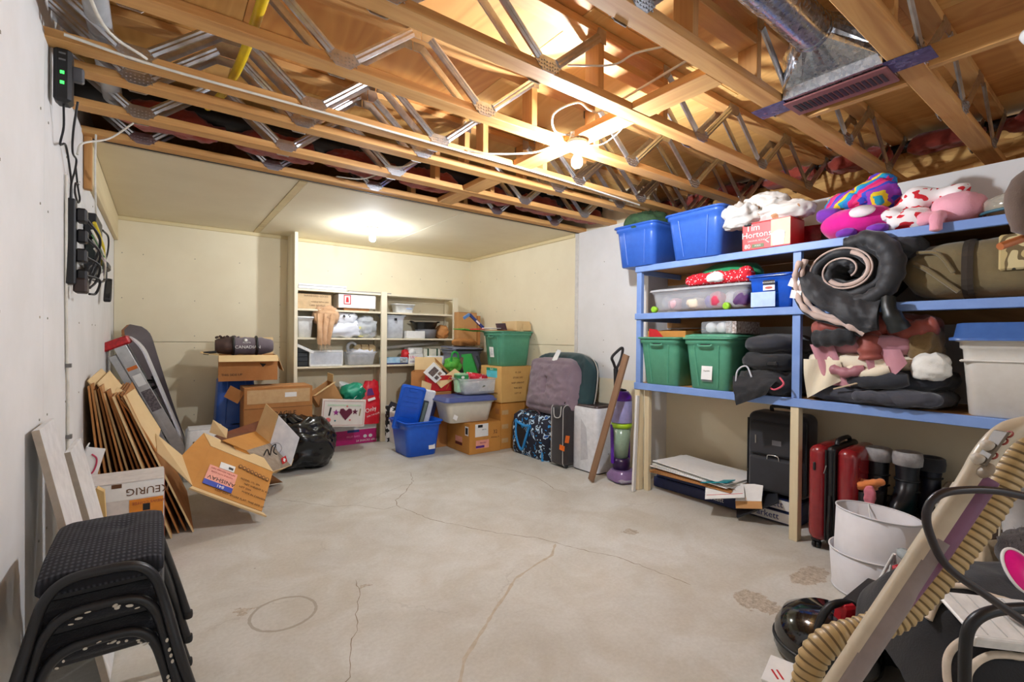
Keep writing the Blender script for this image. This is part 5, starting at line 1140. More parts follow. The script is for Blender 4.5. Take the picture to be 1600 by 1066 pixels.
# second level
t = tote('plastic_bin', 'tall white lidded bin at the left end of the second rear shelf', (0.21,0.24,0.225), (1.295,5.72,Z2), 0, wplast, handles=False, ribs=False, rad=0.02); lid(t, 0.20, 0.23, wplast, 0.218, th=0.016)
burl = mat('burlap', (212,172,134), 0.95, kind='fabric', c2=(196,152,112), scale=26, bump=0.5)
t = thing('burlap_sack', 'tan burlap sack hanging over the edge of the second rear shelf', 'sack', (1.50,5.62,Z2))
lump((0.27,0.18,0.20),9,0.05,11,T=(0.02,0.02,0.15)).obj('sack_top', burl, t)
MB().grid(lambda u,v: ((u-0.5)*(0.13+0.10*(1-v))+0.012*math.sin(u*20+v*5)-0.02, -0.085-0.02*math.sin(v*2.5)+0.012*math.cos(u*19), 0.27-0.34*v-0.02*abs(math.sin(u*9))*v), 24, 16).obj('sack_drape', burl, t)
for k in range(12): MB().tube([(-0.09+0.012*k,-0.10,-0.07),(-0.09+0.012*k+0.004*((k*7)%3-1),-0.10,-0.12-0.012*((k*5)%4))],0.0015,4).obj('burlap_fringe', burl, t)
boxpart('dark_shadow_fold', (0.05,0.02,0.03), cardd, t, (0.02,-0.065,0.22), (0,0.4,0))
wbag = mat('white_film', (236,238,244), 0.35, c2=(226,228,238), scale=7)
t = thing('plastic_bag', 'puffy white plastic bag with black smiling print beside the burlap sack', 'bag', (1.74,5.70,Z2)); lump((0.46,0.22,0.20),3,0.045,9).obj('bag_body', wbag, t); lump((0.24,0.16,0.14),5,0.03,9,T=(0.02,-0.02,0.155)).obj('bag_top', wbag, t)
for k,(x_,z_,a,b) in enumerate(((-0.03,0.25,.03,.035),(0.03,0.255,.03,.035),(0.0,0.21,.05,.015))): patch('black_print', ell(a,b,8), ink, t, (x_,-0.112+0.006*k,z_), (PI/2-0.3,0,0))
t = thing('plastic_bag', 'crinkled clear plastic bag with a yellow label on the second rear shelf', 'bag', (1.99,5.68,Z2)); lump((0.24,0.2,0.25),13,0.05,13).obj('bag_body', mat('clear_film',(228,232,238),0.15,alpha=0.55), t); boxpart('yellow_label', (0.08,0.05,0.03), mat('pale_yellow',(236,226,140),0.6), t, (-0.06,-0.06,0.12)); boxpart('yellow_pad', (0.12,0.08,0.03), MATS['pale_yellow'], t, (-0.04,-0.03,0.03))
t = tote('plastic_bin', 'tall frosted bin with dark clips at the left of the right rear bay', (0.28,0.24,0.285), (2.345,5.72,Z2), 0, frost, handles=False, ribs=False, taper=0.95, rad=0.015); boxpart('clip', (0.03,0.012,0.03), black, t, (0.0,-0.118,0.235)); MB().tube(smooth_path([(-0.14,-0.09,0.29),(-0.05,-0.10,0.305),(0.04,-0.09,0.29),(0.12,-0.1,0.305)],4),0.009,6).obj('dark_cord', black, t)
t = closed_box('carton', 'small white carton in front of the black roasting pan', 'box', (0.25,0.12,0.095), (2.615,5.65,Z2), 0, whitep)
t = thing('wash_basin', 'round grey plastic basin under the black roasting pan', 'basin', (2.82,5.73,Z2)); MB().lathe([(0.08,0),(0.12,0.01),(0.145,0.12),(0.14,0.12),(0.11,0.02),(0,0.02)],24).obj('basin_body', mat('basin_grey',(112,112,118),0.4), t)
t = thing('roasting_pan', 'oval black roasting pan sitting in the grey basin', 'pan', (2.80,5.72,Z2+0.121)); MB().lathe([(0.0,0.0),(0.13,0.0),(0.165,0.085),(0.175,0.09),(0.165,0.092),(0.125,0.01),(0,0.01)],28).obj('pan_body', mat('black_steel',(24,22,22),0.35), t)
for s in (-1,1): MB().tube(smooth_path([(s*0.16,-0.04,0.085),(s*0.20,-0.03,0.10),(s*0.20,0.03,0.10),(s*0.16,0.04,0.085)],4),0.007,6).obj('pan_handle', MATS['black_steel'], t)
t = thing('paper_bag', 'crumpled brown paper bag at the right end of the second rear shelf', 'bag', (3.04,5.70,Z2)); lump((0.16,0.18,0.17),7,0.03,12).obj('bag_body', cardd, t)
# third level
t = thing('drawer_tower', 'small black drawer tower at the left end of the third rear shelf', 'drawers', (1.27,5.73,Z3)); boxpart('tower_frame', (0.12,0.20,0.21), black, t, (0,0,0.105), bev=0.003)
for k in range(4): boxpart('drawer', (0.10,0.012,0.04), mat('drawer_black',(44,46,48),0.3), t, (0,-0.105,0.03+0.05*k), bev=0.003)
t = thing('drawer_box', 'white drawer with a see through front and slanted stick on the third rear shelf', 'drawers', (1.52,5.70,Z3))
boxpart('drawer_base', (0.36,0.2,0.02), wplast, t, (0,0,0.012)); boxpart('drawer_top', (0.37,0.2,0.02), wplast, t, (0,0,0.17), bev=0.003)
for s in (-1,1): boxpart('drawer_side', (0.012,0.2,0.15), wplast, t, (s*0.178,0,0.09))
boxpart('clear_front', (0.345,0.004,0.14), frost, t, (0,-0.095,0.092)); MB().bar((-0.14,-0.08,0.13),(0.13,-0.08,0.035),0.01,0.018).obj('inner_stick', wplast, t); boxpart('white_content', (0.10,0.06,0.04), whitep, t, (0.11,-0.04,0.045))
tag(MB().bar((1.16,5.52,1.185),(1.36,5.53,1.09),0.014,0.03,bev=0.002).obj('white_stick', wplast), 'white plastic strip slanting across the black drawer tower', 'strip')
t = tote('clear_bin', 'clear plastic bin stuffed with wrapped things on the third rear shelf', (0.40,0.24,0.16), (1.93,5.71,Z3), 0, clear, handles=False, ribs=False, rad=0.03)
t = thing('wicker_roll', 'pale straw bundle sticking out of the clear bin', 'bundle', (1.98,5.74,Z3+0.10), (0,0,-0.1)); boxpart('straw_block', (0.26,0.14,0.11), mat('straw',(214,192,150),0.8,c2=(190,164,120),scale=30), t, (0.02,0,0.09), bev=0.03)
for k in range(2): boxpart('dark_tie', (0.006,0.142,0.112), brown_ink, t, (-0.03+0.09*k,0,0.09))
lump((0.30,0.16,0.10),6,0.03,12).obj('white_wrap', wbag, t); MB().tube([(-0.13+0.05*math.cos(a),-0.02,0.11+0.06*math.sin(a)) for a in [2*PI*k/20 for k in range(21)]],0.02,7).obj('plastic_ring', mat('clear_film2',(220,222,226),0.2,alpha=0.7), t)
t = closed_box('carton', 'flat light blue carton at the left of the third right bay shelf', 'box', (0.30,0.18,0.085), (2.36,5.69,Z3), 0, mat('light_blue_box',(150,196,224),0.5,c2=(190,216,232),scale=20)); flat('photo_panel', 0.09, 0.06, mat('photo_grey',(90,96,100),0.5,c2=(200,204,206),scale=40), t, (0.09,-0.0912,0.045)); flat('navy_base', 0.298, 0.018, navy, t, (0,-0.0912,0.01))
t = closed_box('carton', 'white pink printed carton beside the light blue one', 'box', (0.20,0.16,0.13), (2.625,5.69,Z3), 0, whitep); text(t, 'Ultra', 0.05, mat('pink_ink2',(222,70,130),0.6), (-0.03,-0.0812,0.085)); flat('grey_strip', 0.17, 0.02, mat('grey_lilac',(206,200,212),0.6), t, (0,-0.0812,0.03))
t = thing('red_cloth', 'crumpled red cloth wedged between light blue and pink printed cartons', 'cloth', (2.50,5.66,Z3+0.05)); lump((0.08,0.10,0.13),4,0.02,16).obj('cloth_body', redp, t)
t = closed_box('carton', 'pale carton with a screw top on the pink printed carton', 'box', (0.19,0.15,0.075), (2.63,5.70,Z3+0.132), 0, mat('pale_grey_box',(214,212,206),0.6)); MB().lathe([(0.05,0),(0.055,0.02),(0.03,0.06),(0,0.065)],16,T=(-0.05,-0.05,0.0)).obj('white_cap', wplast, t)
t = closed_box('carton', 'white carton with two dark green straps on the third rear shelf', 'box', (0.23,0.18,0.19), (2.86,5.70,Z3), 0, mat('ivory_box',(230,226,208),0.6))
for s in (-1,1): boxpart('green_strap', (0.02,0.184,0.10), mat('dark_green',(28,72,40),0.6), t, (s*0.065,0,0.145))
t = thing('plastic_tray', 'white shallow tray at the right end of the third rear shelf', 'tray', (2.92,5.62,Z3)); MB().loft([rr(0.26,0.10,0.02,0,3),rr(0.30,0.13,0.02,0.10,3),rr(0.29,0.12,0.02,0.10,3),rr(0.25,0.09,0.02,0.01,3)],True,True).obj('tray_body', wplast, t)
tag(MB().box((0.80,0.10,0.035),(0,0,0),bev=0.003).obj('grey_plank', mat('grey_plank',(176,170,160),0.7,kind='wood',c2=(158,152,142),scale=16,axis=0), None, (2.62,5.80,Z3+0.235), (0,-0.09,0)), 'long grey plank lying slanted over the cartons on the third rear shelf', 'plank')
# ---------------------------------------------------------------- blue storage shelves on the right
blu = mat('blue_shelf_paint', (128,158,214), 0.45, c2=(118,148,206), scale=6)
bare = mat('bare_stud', (226,212,178), 0.65, kind='wood', c2=(214,196,158), scale=18, axis=2)
under = mat('shelf_ply', (190,140,84), 0.7, kind='ply', c2=(160,110,60), scale=5, axis=1)
t = thing('storage_shelves', 'long blue painted storage shelves along the right wall', 'shelves')
SX0, SX1, SY0, SY1 = 3.235, 3.845, -0.55, 2.615
SH = (1.885, 1.487, 0.905)
for z in SH:
    for y0, y1 in ((SY0,1.35),(1.352,SY1)):
        MB().box((SX1-SX0-0.03,y1-y0,0.018),((SX0+SX1)/2+0.015,(y0+y1)/2,z-0.009),bev=0.001).obj('shelf_board', under, t)
    MB().box((0.03,SY1-SY0+0.02,0.056 if z < 1 else 0.05),(SX0+0.012,(SY0+SY1)/2,z-(0.026 if z < 1 else 0.023)),bev=0.003).obj('front_rail', blu, t)
    MB().box((0.02,YJ-SY0-0.03,0.085),(XR-0.012,(SY0+YJ-0.03)/2,z-0.064),bev=0.002).obj('wall_cleat', under, t)
    MB().box((SX1-SX0-0.03,0.02,0.045),((SX0+SX1)/2+0.015,SY1-0.012,z-0.042),bev=0.002).obj('end_rail', blu, t)
for y in (0.02,1.355,2.595):
    for z0, z1 in ((0.88,1.44),(1.488,1.84)):
        MB().box((0.038,0.048,z1-z0),(SX0+0.032,y,(z0+z1)/2),bev=0.002).obj('blue_post', blu, t)
    MB().box((0.06,0.05,0.852),(SX0+0.035,y,0.426),bev=0.002).obj('lower_post', bare, t)
MB().box((0.04,0.045,0.86),(SX0+0.075,2.535,0.43),bev=0.002).obj('lower_post', bare, t)
tag(MB().bar((3.17,2.565,0.005),(3.215,2.57,0.80),0.02,0.035,bev=0.002).obj('white_batten', white), 'thin white batten leaning on the left shelf post', 'batten')
S0, S1, S2 = SH
RY = PI/2         # turns a tote so that its short side faces the room
# --- top shelf
t = tote('storage_tote', 'blue tote with green garland at the left end of the top shelf', (0.44,0.58,0.345), (3.44,2.60,S0+0.001), RY+0.02, blueb, handles=False, taper=0.88)
garl = mat('garland_green', (34,60,38), 0.8, c2=(52,84,48), scale=30)
t = thing('garland', 'dark green artificial garland heaped in the left blue tote', 'garland', (3.40,2.60,S0+0.27))
lump((0.46,0.36,0.19),5,0.04,12).obj('garland_core', garl, t)
rnd = random.Random(11); mb = MB()
for k in range(1300):
    a = rnd.uniform(0,2*PI); e = math.asin(rnd.uniform(0.0,1)); p = Vector((0.235*math.cos(a)*math.cos(e),0.175*math.sin(a)*math.cos(e),0.06+0.15*math.sin(e)))
    d = Vector((rnd.gauss(0,1),rnd.gauss(0,1),rnd.gauss(0.5,1))).normalized()*rnd.uniform(.015,.035); s_ = d.cross(Vector((0,0,1))).normalized()*0.003
    mb.add([p-s_,p+s_,p+d],[(0,1,2)],0)
tag(mb.obj('needles', garl, t), kind='stuff')
t = tote('storage_tote', 'larger blue tote second from the left on the top shelf', (0.50,0.60,0.35), (3.45,2.045,S0+0.001), RY-0.03, blueb, handles=False, taper=0.86)
t = closed_box('coffee_carton', 'red coffee pod carton at the front of the top shelf', 'box', (0.315,0.20,0.185), (3.33,1.545,S0+0.001), -PI/2, mat('coffee_red',(206,40,36),0.45,c2=(198,36,32)))
def on_front(fn, *a, **k): return fn(*a, **k)
flat('cream_panel', 0.12, 0.17, mat('coffee_cream',(230,204,160),0.5), t, (0.095,-0.1006,0.095)); 
patch('cup', [(-.045,.03),(.045,.03),(.035,-.05),(-.03,-.05)], whitep, t, (0.08,-0.1018,0.06)); patch('coffee', ell(0.08,0.045,12), mat('coffee_grey',(168,164,166),0.4), t, (0.085,-0.1028,0.085)); MB().tube([(0.03,-0.102,0.07),(0.0,-0.102,0.055),(0.025,-0.102,0.035)],0.005,5).obj('cup_handle', whitep, t)
text(t, 'Tim', 0.062, whitep, (-0.085,-0.1012,0.148)); text(t, 'Hortons', 0.058, whitep, (-0.06,-0.1012,0.10)); text(t, '80', 0.042, whitep, (-0.12,-0.1012,0.025)); text(t, 'ORIGINAL BLEND', 0.015, whitep, (-0.06,-0.1012,0.06)); flat('green_box', 0.08, 0.024, mat('olive_print',(90,110,60),0.5), t, (-0.05,-0.1012,0.025)); text(t, 'PODS', 0.016, whitep, (-0.05,-0.1024,0.025)); flat('dark_tab', 0.05, 0.02, ink, t, (-0.12,-0.1012,0.175))
t = closed_box('carton', 'dark red glossy carton behind the coffee carton', 'box', (0.12,0.20,0.17), (3.60,1.42,S0+0.001), 0.2, mat('dark_red_gloss',(140,14,34),0.2,c2=(190,40,60),scale=18))
t = closed_box('carton', 'black carton between the red carton and the magenta plush', 'box', (0.22,0.20,0.15), (3.62,1.22,S0+0.001), 0, black)
flor = mat('floral_cloth', (216,210,202), 0.8, kind='spots', scale=9, mix=[(0,(216,210,202)),(0.56,(216,210,202)),(0.64,(190,140,100)),(0.70,(214,206,196)),(0.76,(200,70,70))])
t = thing('fabric_roll', 'white floral cloth bundle over the right side of the larger blue tote', 'cloth', (3.28,1.74,S0+0.17), (0,0,0.1)); lump((0.16,0.24,0.17),21,0.05,12,2.3,56,40).obj('cloth_body', mat('soft_white',(214,210,204),0.8,c2=(204,198,190),scale=6), t)
t = thing('fabric_roll', 'white floral cloth bundle lying on the coffee carton', 'cloth', (3.34,1.47,S0+0.188), (0,0,0.0)); lump((0.20,0.34,0.11),22,0.035,12,2.4,56,40).obj('cloth_body', flor, t)
t = thing('fabric_roll', 'upper stained white floral bundle highest on the top shelf', 'cloth', (3.38,1.62,S0+0.275), (0.1,0,0.1)); lump((0.18,0.28,0.12),23,0.04,12,2.4,56,40).obj('cloth_body', flor, t)
# plush toys
plm = mat('magenta_plush', (226,24,150), 0.95, kind='fabric', c2=(206,14,130), scale=14, bump=0.5); plv = mat('purple_plush', (120,50,170), 0.95, kind='fabric', scale=14, bump=0.4)
t = thing('plush_toy', 'round magenta plush with a small white smiling face on the top shelf', 'plush toy', (3.38,1.07,S0+0.001))
lump((0.30,0.38,0.19),2,0.012,8,2.2).obj('plush_body', plm, t)
fc = MB().lathe([(0,0.0),(0.03,0.0),(0.066,0.004),(0.06,0.012),(0,0.02)],20).obj('face_patch', mat('plush_white',(240,226,230),0.9), t, (-0.132,-0.06,0.132), (0,-PI/2+0.5,0)); fc.scale = (0.62,1.0,1.4)
MB().tube([(-0.152+0.002*abs(k),-0.06+0.028*math.cos(PI+PI*k/8),0.136-0.014*math.sin(PI*k/8)) for k in range(9)],0.0028,5).obj('smile', ink, t)
for y in (-0.13,0.02): lump((0.08,0.10,0.05),3,0.008,12,T=(-0.125,y,0.0)).obj('purple_foot', plv, t)
lump((0.16,0.14,0.09),4,0.01,10,T=(-0.02,0.14,0.12)).obj('ear', plv, t)
rb = bpy.data.materials.new('rainbow_fabric'); rb.use_nodes = True
nt = rb.node_tree; tcn = nt.nodes.new('ShaderNodeTexCoord'); wv = nt.nodes.new('ShaderNodeTexWave'); wv.inputs['Scale'].default_value = 3.6; wv.inputs['Distortion'].default_value = 2.4; wv.bands_direction = 'DIAGONAL'; wv.wave_profile = 'SAW'
cr = nt.nodes.new('ShaderNodeValToRGB'); cr.color_ramp.interpolation = 'CONSTANT'
for k, c in enumerate(((214,30,110),(40,120,200),(30,160,190),(232,200,40),(150,60,180),(60,80,200),(230,60,120))):
    if k >= 2: cr.color_ramp.elements.new(k/7)
    cr.color_ramp.elements[k].position = k/7; cr.color_ramp.elements[k].color = rgb(c)
nt.links.new(tcn.outputs['Object'], wv.inputs[0]); nt.links.new(wv.outputs[1], cr.inputs[0]); nt.links.new(cr.outputs[0], nt.nodes['Principled BSDF'].inputs['Base Color']); nt.nodes['Principled BSDF'].inputs['Roughness'].default_value = 0.85
t = thing('rainbow_blanket', 'rainbow striped fabric bunched on top of the magenta plush', 'blanket', (3.42,1.00,S0+0.17), (0,0,0))
lump((0.20,0.22,0.17),6,0.045,10,2.2).obj('fabric_body', rb, t); lump((0.12,0.22,0.11),8,0.03,11,T=(-0.05,0.12,0.01)).obj('fabric_fold', rb, t); lump((0.12,0.12,0.10),9,0.03,11,T=(0,-0.03,0.10)).obj('fabric_peak', rb, t)
maple = mat('leaf_print_cloth', (240,232,230), 0.9, kind='spots', scale=17, mix=[(0,(240,232,230)),(0.56,(240,232,230)),(0.575,(208,36,48))])
t = thing('printed_hood', 'white cloth with red leaf print curled beside the rainbow fabric', 'cloth', (3.37,0.785,S0+0.001), (0,0,0))
mb = MB().tube(smooth_path([(-0.05,0.10,0.05),(-0.03,0.09,0.10),(0.0,0.05,0.15),(0.0,-0.03,0.175),(0.0,-0.12,0.17),(0.0,-0.17,0.14)],6), [0.06+0.02*math.sin(k*0.5) for k in range(31)], 16)
mb.obj('cloth_roll', maple, t); lump((0.18,0.20,0.11),12,0.03,10,T=(-0.03,0.03,0)).obj('cloth_base', maple, t)
plp = mat('pink_plush', (240,172,186), 0.95, kind='fabric', c2=(232,156,172), scale=14, bump=0.6)
t = thing('plush_toy', 'pale pink plush whose leg hangs over the top shelf edge', 'plush toy', (3.36,0.62,S0+0.001))
lump((0.26,0.22,0.17),15,0.015,9,2.2,T=(0.02,0,0)).obj('plush_body', plp, t); lump((0.2,0.14,0.08),16,0.012,10,T=(-0.02,0.10,0)).obj('plush_arm', plp, t)
MB().tube(smooth_path([(-0.08,0.05,0.05),(-0.14,0.055,0.03),(-0.155,0.055,-0.02),(-0.155,0.055,-0.045)],5),[0.03]*8+[0.027]*6+[0.02,0.008],12).obj('plush_leg', plp, t)
t = thing('zip_case', 'clear zipped blanket case with blue edge at the right end of the top shelf', 'bag', (3.42,0.33,S0+0.001), (0,0,0)); lump((0.36,0.42,0.13),17,0.012,8,2.6).obj('clear_cover', mat('case_film',(210,204,186),0.12,alpha=0.45), t); lump((0.30,0.36,0.10),18,0.02,14,2.6).obj('folded_blanket', mat('camo_cloth',(150,132,100),0.9,kind='spots',scale=16,mix=[(0,(150,132,100)),(0.5,(90,80,60)),(0.6,(206,194,164))]), t)
MB().tube([(0.18*math.copysign(abs(math.cos(a))**.7,math.cos(a)),0.21*math.copysign(abs(math.sin(a))**.7,math.sin(a)),0.03) for a in [2*PI*k/40 for k in range(41)]],0.008,6).obj('zip_edge', mat('zip_blue',(60,104,120),0.5), t)
# --- middle shelf
t = tote('clear_bin', 'long low clear bin on green wheels filled with toys', (0.86,0.44,0.16), (3.475,2.085,S1+0.018), -PI/2, mat('clear_bin_wall',(226,226,230),0.1,alpha=0.30), handles=False, ribs=False, taper=0.93, rad=0.04)
lid(t, 0.84, 0.42, mat('clear_lid',(236,236,238),0.2,alpha=0.55), 0.155, th=0.02)
for x in (-0.36,0.26):
    MB().lathe([(0,-.02),(.012,-.02),(.026,-.016),(.026,.012),(0.018,.016),(0,.012)],16,R=rotm(PI/2,0,0),T=(x,-0.215,0.012)).obj('green_wheel', mat('wheel_lime',(150,206,40),0.4), t)
rnd = random.Random(5)
for k, (nm, c) in enumerate((('dark plum',(96,60,110)),('white',(232,230,230)),('rose red',(206,60,90)),('violet ball shaped',(112,60,190)),('cream',(236,220,196)),('slate grey',(90,92,110)),('pale pink',(236,190,196)),('silver grey',(180,180,186)))):
    tt = thing('toy', nm+' toy in the clear wheeled bin', 'toy', (3.34+0.05*(k % 2),1.75+0.092*k,S1+0.03), 0.7*k, 'toys in the clear wheeled bin')
    if k == 3: MB().lathe([(0,0),(0.03,0.008),(0.05,0.05),(0.03,0.092),(0,0.10)],16).obj('ball_body', mat('toy_ball',c,0.3), tt)
    else: lump((rnd.uniform(.10,.14),rnd.uniform(.09,.12),rnd.uniform(.07,.115)),k+30,0.02,14,nu=20,nv=12).obj('toy_body', mat('toy_%d' % k, c, 0.7), tt)
dots = mat('red_dotted_cloth', (206,20,40), 0.8, kind='plain', c2=(196,16,36), scale=10)
nt = dots.node_tree; vv = nt.nodes.new('ShaderNodeTexVoronoi'); vv.inputs['Scale'].default_value = 60; lt = nt.nodes.new('ShaderNodeMath'); lt.operation = 'LESS_THAN'; lt.inputs[1].default_value = 0.26; tcd = nt.nodes.new('ShaderNodeTexCoord')
nt.links.new(tcd.outputs['Object'], vv.inputs[0]); nt.links.new(vv.outputs['Distance'], lt.inputs[0]); mxd = nt.nodes.new('ShaderNodeMix'); mxd.data_type = 'RGBA'; mxd.inputs[6].default_value = rgb((206,20,40)); mxd.inputs[7].default_value = rgb((244,236,236)); nt.links.new(lt.outputs[0], mxd.inputs[0]); nt.links.new(mxd.outputs[2], nt.nodes['Principled BSDF'].inputs['Base Color'])
t = thing('holiday_cloth', 'red dotted cloth bunched along the front of the clear bin lid', 'cloth', (3.34,1.93,S1+0.20)); lump((0.16,0.52,0.085),41,0.03,12).obj('cloth_body', dots, t); lump((0.05,0.13,0.07),42,0.012,16,T=(-0.085,-0.02,0.008)).obj('white_patch', whitep, t); lump((0.07,0.10,0.10),44,0.02,14,T=(-0.05,-0.22,0.0)).obj('cloth_fold', dots, t)
t = thing('holiday_cloth', 'plain green cloth heaped behind the red dotted cloth', 'cloth', (3.45,1.90,S1+0.20)); lump((0.24,0.46,0.165),43,0.02,7,2.2).obj('cloth_body', mat('holiday_green',(24,140,84),0.85,kind='fabric',c2=(18,122,70),scale=12), t)
t = tote('storage_tote', 'translucent blue latching tote with white and black labels on the middle shelf', (0.33,0.46,0.225), (3.47,1.525,S1+0.001), -PI/2, mat('clear_blue',(30,96,216),0.15,alpha=0.82), handles=False, ribs=False, taper=0.93, rad=0.03)
lid(t, 0.31, 0.44, mat('clear_blue_lid',(44,100,206),0.25), 0.212, th=0.012)
flat('black_label', 0.075, 0.03, ink, t, (0.0,-0.2285,0.17)); text(t, 'ROUGHNECK', 0.013, whitep, (0,-0.2297,0.17)); flat('white_label', 0.075, 0.035, whitep, t, (0.0,-0.2275,0.135)); patch('red_oval', ell(0.05,0.016,12), mat('rust_red',(200,90,70),0.5), t, (0.0,-0.2288,0.135))
flat('pale_panel', 0.16, 0.10, mat('pale_blue_label',(186,210,246),0.4), t, (-0.04,-0.2245,0.06)); lump((0.24,0.3,0.12),45,0.02,9,T=(0,0,0.01)).obj('blue_content', mat('content_blue',(30,50,140),0.6), t)
# rolled sleeping bag with beige lining hanging over the shelf
slb = mat('black_nylon', (34,34,38), 0.62, kind='fabric', c2=(24,24,28), scale=8, bump=0.25); lining = mat('beige_lining', (204,180,168), 0.85, kind='fabric', c2=(190,164,152), scale=14, bump=0.3)
t = thing('sleeping_bag', 'black sleeping bag with beige lining rolled up and drooping over the middle shelf', 'sleeping bag', (3.19,1.06,S1+0.02))
n = 92; mb = MB(); tops = []; rings = []
def spir(k):
    a = -0.6+2*PI*2.35*k/n; r = 0.028+0.142*max(0.0,k/n)**0.9; return Vector((0, -math.cos(a)*r*1.22+0.02, 0.175+math.sin(a)*r*0.98))
for k in range(n+1):
    c = spir(k); d = (spir(k+0.5)-spir(k-0.5)).normalized(); nrm = Vector((0,-d.z,d.y)); th = 0.023+0.012*(k/n)+0.004*math.sin(k*1.1)
    ring = []
    for (u, w_) in ((-.9,0.03),(-0.5,0.0),(.5,0.0),(.9,0.03),(1,0.10),(1,0.42),(-1,0.42),(-1,0.10)):
        p = c+nrm*u*th; ring.append((w_+0.006*math.sin(k*0.9), p.y, p.z))
    rings.append(ring)
MB().loft(rings, True, True).obj('rolled_body', slb, t)
MB().tube([tuple(spir(k*0.5)+Vector((-0.004,0,0))+ (Vector((0,-(spir(k*.5+.5)-spir(k*.5-.5)).normalized().z,(spir(k*.5+.5)-spir(k*.5-.5)).normalized().y))*0.02)) for k in range(2*n-40)],0.0055,6).obj('lining_edge', lining, t)
MB().tube([tuple(spir(k)+Vector((-0.002+0.01,0,0))) for k in range(28,52)],0.018,8,squash=0.8).obj('lining_fold', lining, t)
# outer collar of the roll and the drooping front
MB().tube(smooth_path([(0.03,0.0,0.335),(0.015,-0.10,0.345),(0.005,-0.19,0.27),(0.0,-0.215,0.16),(0.0,-0.175,0.05),(0.0,-0.07,-0.005),(0.0,0.05,0.0),(0.01,0.15,0.05)],6),[0.036+0.020*math.sin(PI*min(1,k/30))+0.005*math.sin(k*1.7) for k in range(43)],14).obj('outer_roll', slb, t)
LE = smooth_path([(0,0.235,0.25),(0,0.258,0.14),(0,0.235,0.02),(0,0.16,-0.075),(0,0.0,-0.135),(0,-0.10,-0.19)], 8)
def drape(u, v):
    L_ = LE[min(int(v*(len(LE)-1)), len(LE)-1)]
    yt, zt = 0.20*math.cos(PI+0.1+u*2.2)*-1.0, 0.175-0.18*math.sin(0.25+u*2.4)      # along the underside of the roll
    yb, zb = L_.y*(1-u)+(-0.165)*u, L_.z*(1-u)+(-0.17)*u
    w_ = min(1.0, v*1.15); top = Vector((0, 0.235*(1-u)-0.17*u, 0.25-0.24*math.sin(min(1,u*1.3)*PI/2)+0.05*u))
    y = top.y*(1-w_)+yb*w_; z = top.z*(1-w_)+zb*w_
    r = ridged((y*1.3, z*1.0, 0.3), 7, 9)
    return (0.045-0.095*math.sin(min(1,v*1.4)*PI/2)-0.02*math.sin(v*PI)+0.02*(u-0.5)**2-0.022*r, y, z)
mb = MB().grid(drape, 40, 32); mb.grid(lambda u, v: (drape(u, v)[0]+0.03, *drape(u, v)[1:]), 20, 14); mb.obj('drooping_front', slb, t)
MB().tube([(-0.05-0.012*math.sin(k*0.4), p.y, p.z) for k, p in enumerate(LE)],[0.016+0.004*math.sin(k*1.3) for k in range(len(LE))],8).obj('lining_hem', lining, t)
MB().tube([(-0.035, p.y-0.026, p.z+0.012) for k, p in enumerate(LE[:34])],[0.015+0.004*math.sin(k*1.1+1) for k in range(34)],8).obj('lining_roll', lining, t)
MB().tube([(-0.020, p.y+0.022, p.z-0.008) for k, p in enumerate(LE)],[0.013]*len(LE),8).obj('black_hem', slb, t)
for k,(y_,z_,a) in enumerate(((0.265,0.12,0.4),(0.255,0.05,0.2))): MB().box((0.003,0.06,0.05),(-0.05,y_,z_),R=rotm(a,0,0)).obj('white_tag', whitep, t)
lump((0.30,0.22,0.13),47,0.02,9,T=(0.16,-0.21,0.22)).obj('tucked_end', slb, t)
MB().tube(smooth_path([(-0.02,-0.20,0.0),(-0.045,-0.21,-0.06),(-0.045,-0.235,-0.12),(-0.03,-0.255,-0.17)],4),[0.035]*6+[0.045]*4+[0.05]*3,8).obj('hanging_corner', mat('black_vinyl',(28,32,32),0.4), t)
# olive duffel
olive = mat('olive_canvas', (122,106,72), 0.9, kind='fabric', c2=(110,94,62), scale=16, bump=0.3)
t = thing('duffel_bag', 'big olive canvas duffel bag with a dark strap on the middle shelf', 'bag', (3.50,0.43,S1+0.001))
mb = MB(); rings = []
for k in range(25):
    f = k/24; y = 0.40-0.80*f; e = (1-abs(2*f-1)**6)**0.35 if 0 < k < 24 else 0.35
    rings.append([((0.26*math.copysign(abs(math.cos(a))**.55,math.cos(a)))*(0.8+.2*e)+0.01*ridged((math.cos(a)*.3,y,math.sin(a)*.3),7,3), y, max(0,0.155+0.155*e*math.copysign(abs(math.sin(a))**.6,math.sin(a))+0.012*ridged((math.cos(a)*.3,y,math.sin(a)*.3),7,5))) for a in [2*PI*j/30 for j in range(30)]])
MB().loft(rings, True, True).obj('bag_body', olive, t)
for y in (0.13,-0.30): MB().tube([(0.268*math.copysign(abs(math.cos(a))**.55,math.cos(a)), y, 0.157+0.163*math.copysign(abs(math.sin(a))**.6,math.sin(a))) for a in [2*PI*j/36 for j in range(37)]],0.022,4,smooth=False,squash=0.2).obj('web_strap', mat('dark_web',(54,44,34),0.9), t)
MB().box((0.02,0.24,0.17),(-0.262,-0.10,0.215),bev=0.008).obj('camo_pocket', mat('camo_pocket',(186,164,112),0.85,kind='spots',scale=9,mix=[(0,(190,168,116)),(0.45,(110,92,60)),(0.53,(206,188,140)),(0.66,(70,70,62))]), t)
MB().tube(smooth_path([(-0.25,0.34,0.20),(-0.275,0.28,0.16),(-0.27,0.22,0.10),(-0.265,0.16,0.04)],4),0.012,6).obj('fabric_fold', olive, t); MB().tube(smooth_path([(-0.25,0.33,0.26),(-0.27,0.24,0.24),(-0.268,0.18,0.14)],4),0.010,6).obj('fabric_fold', olive, t)
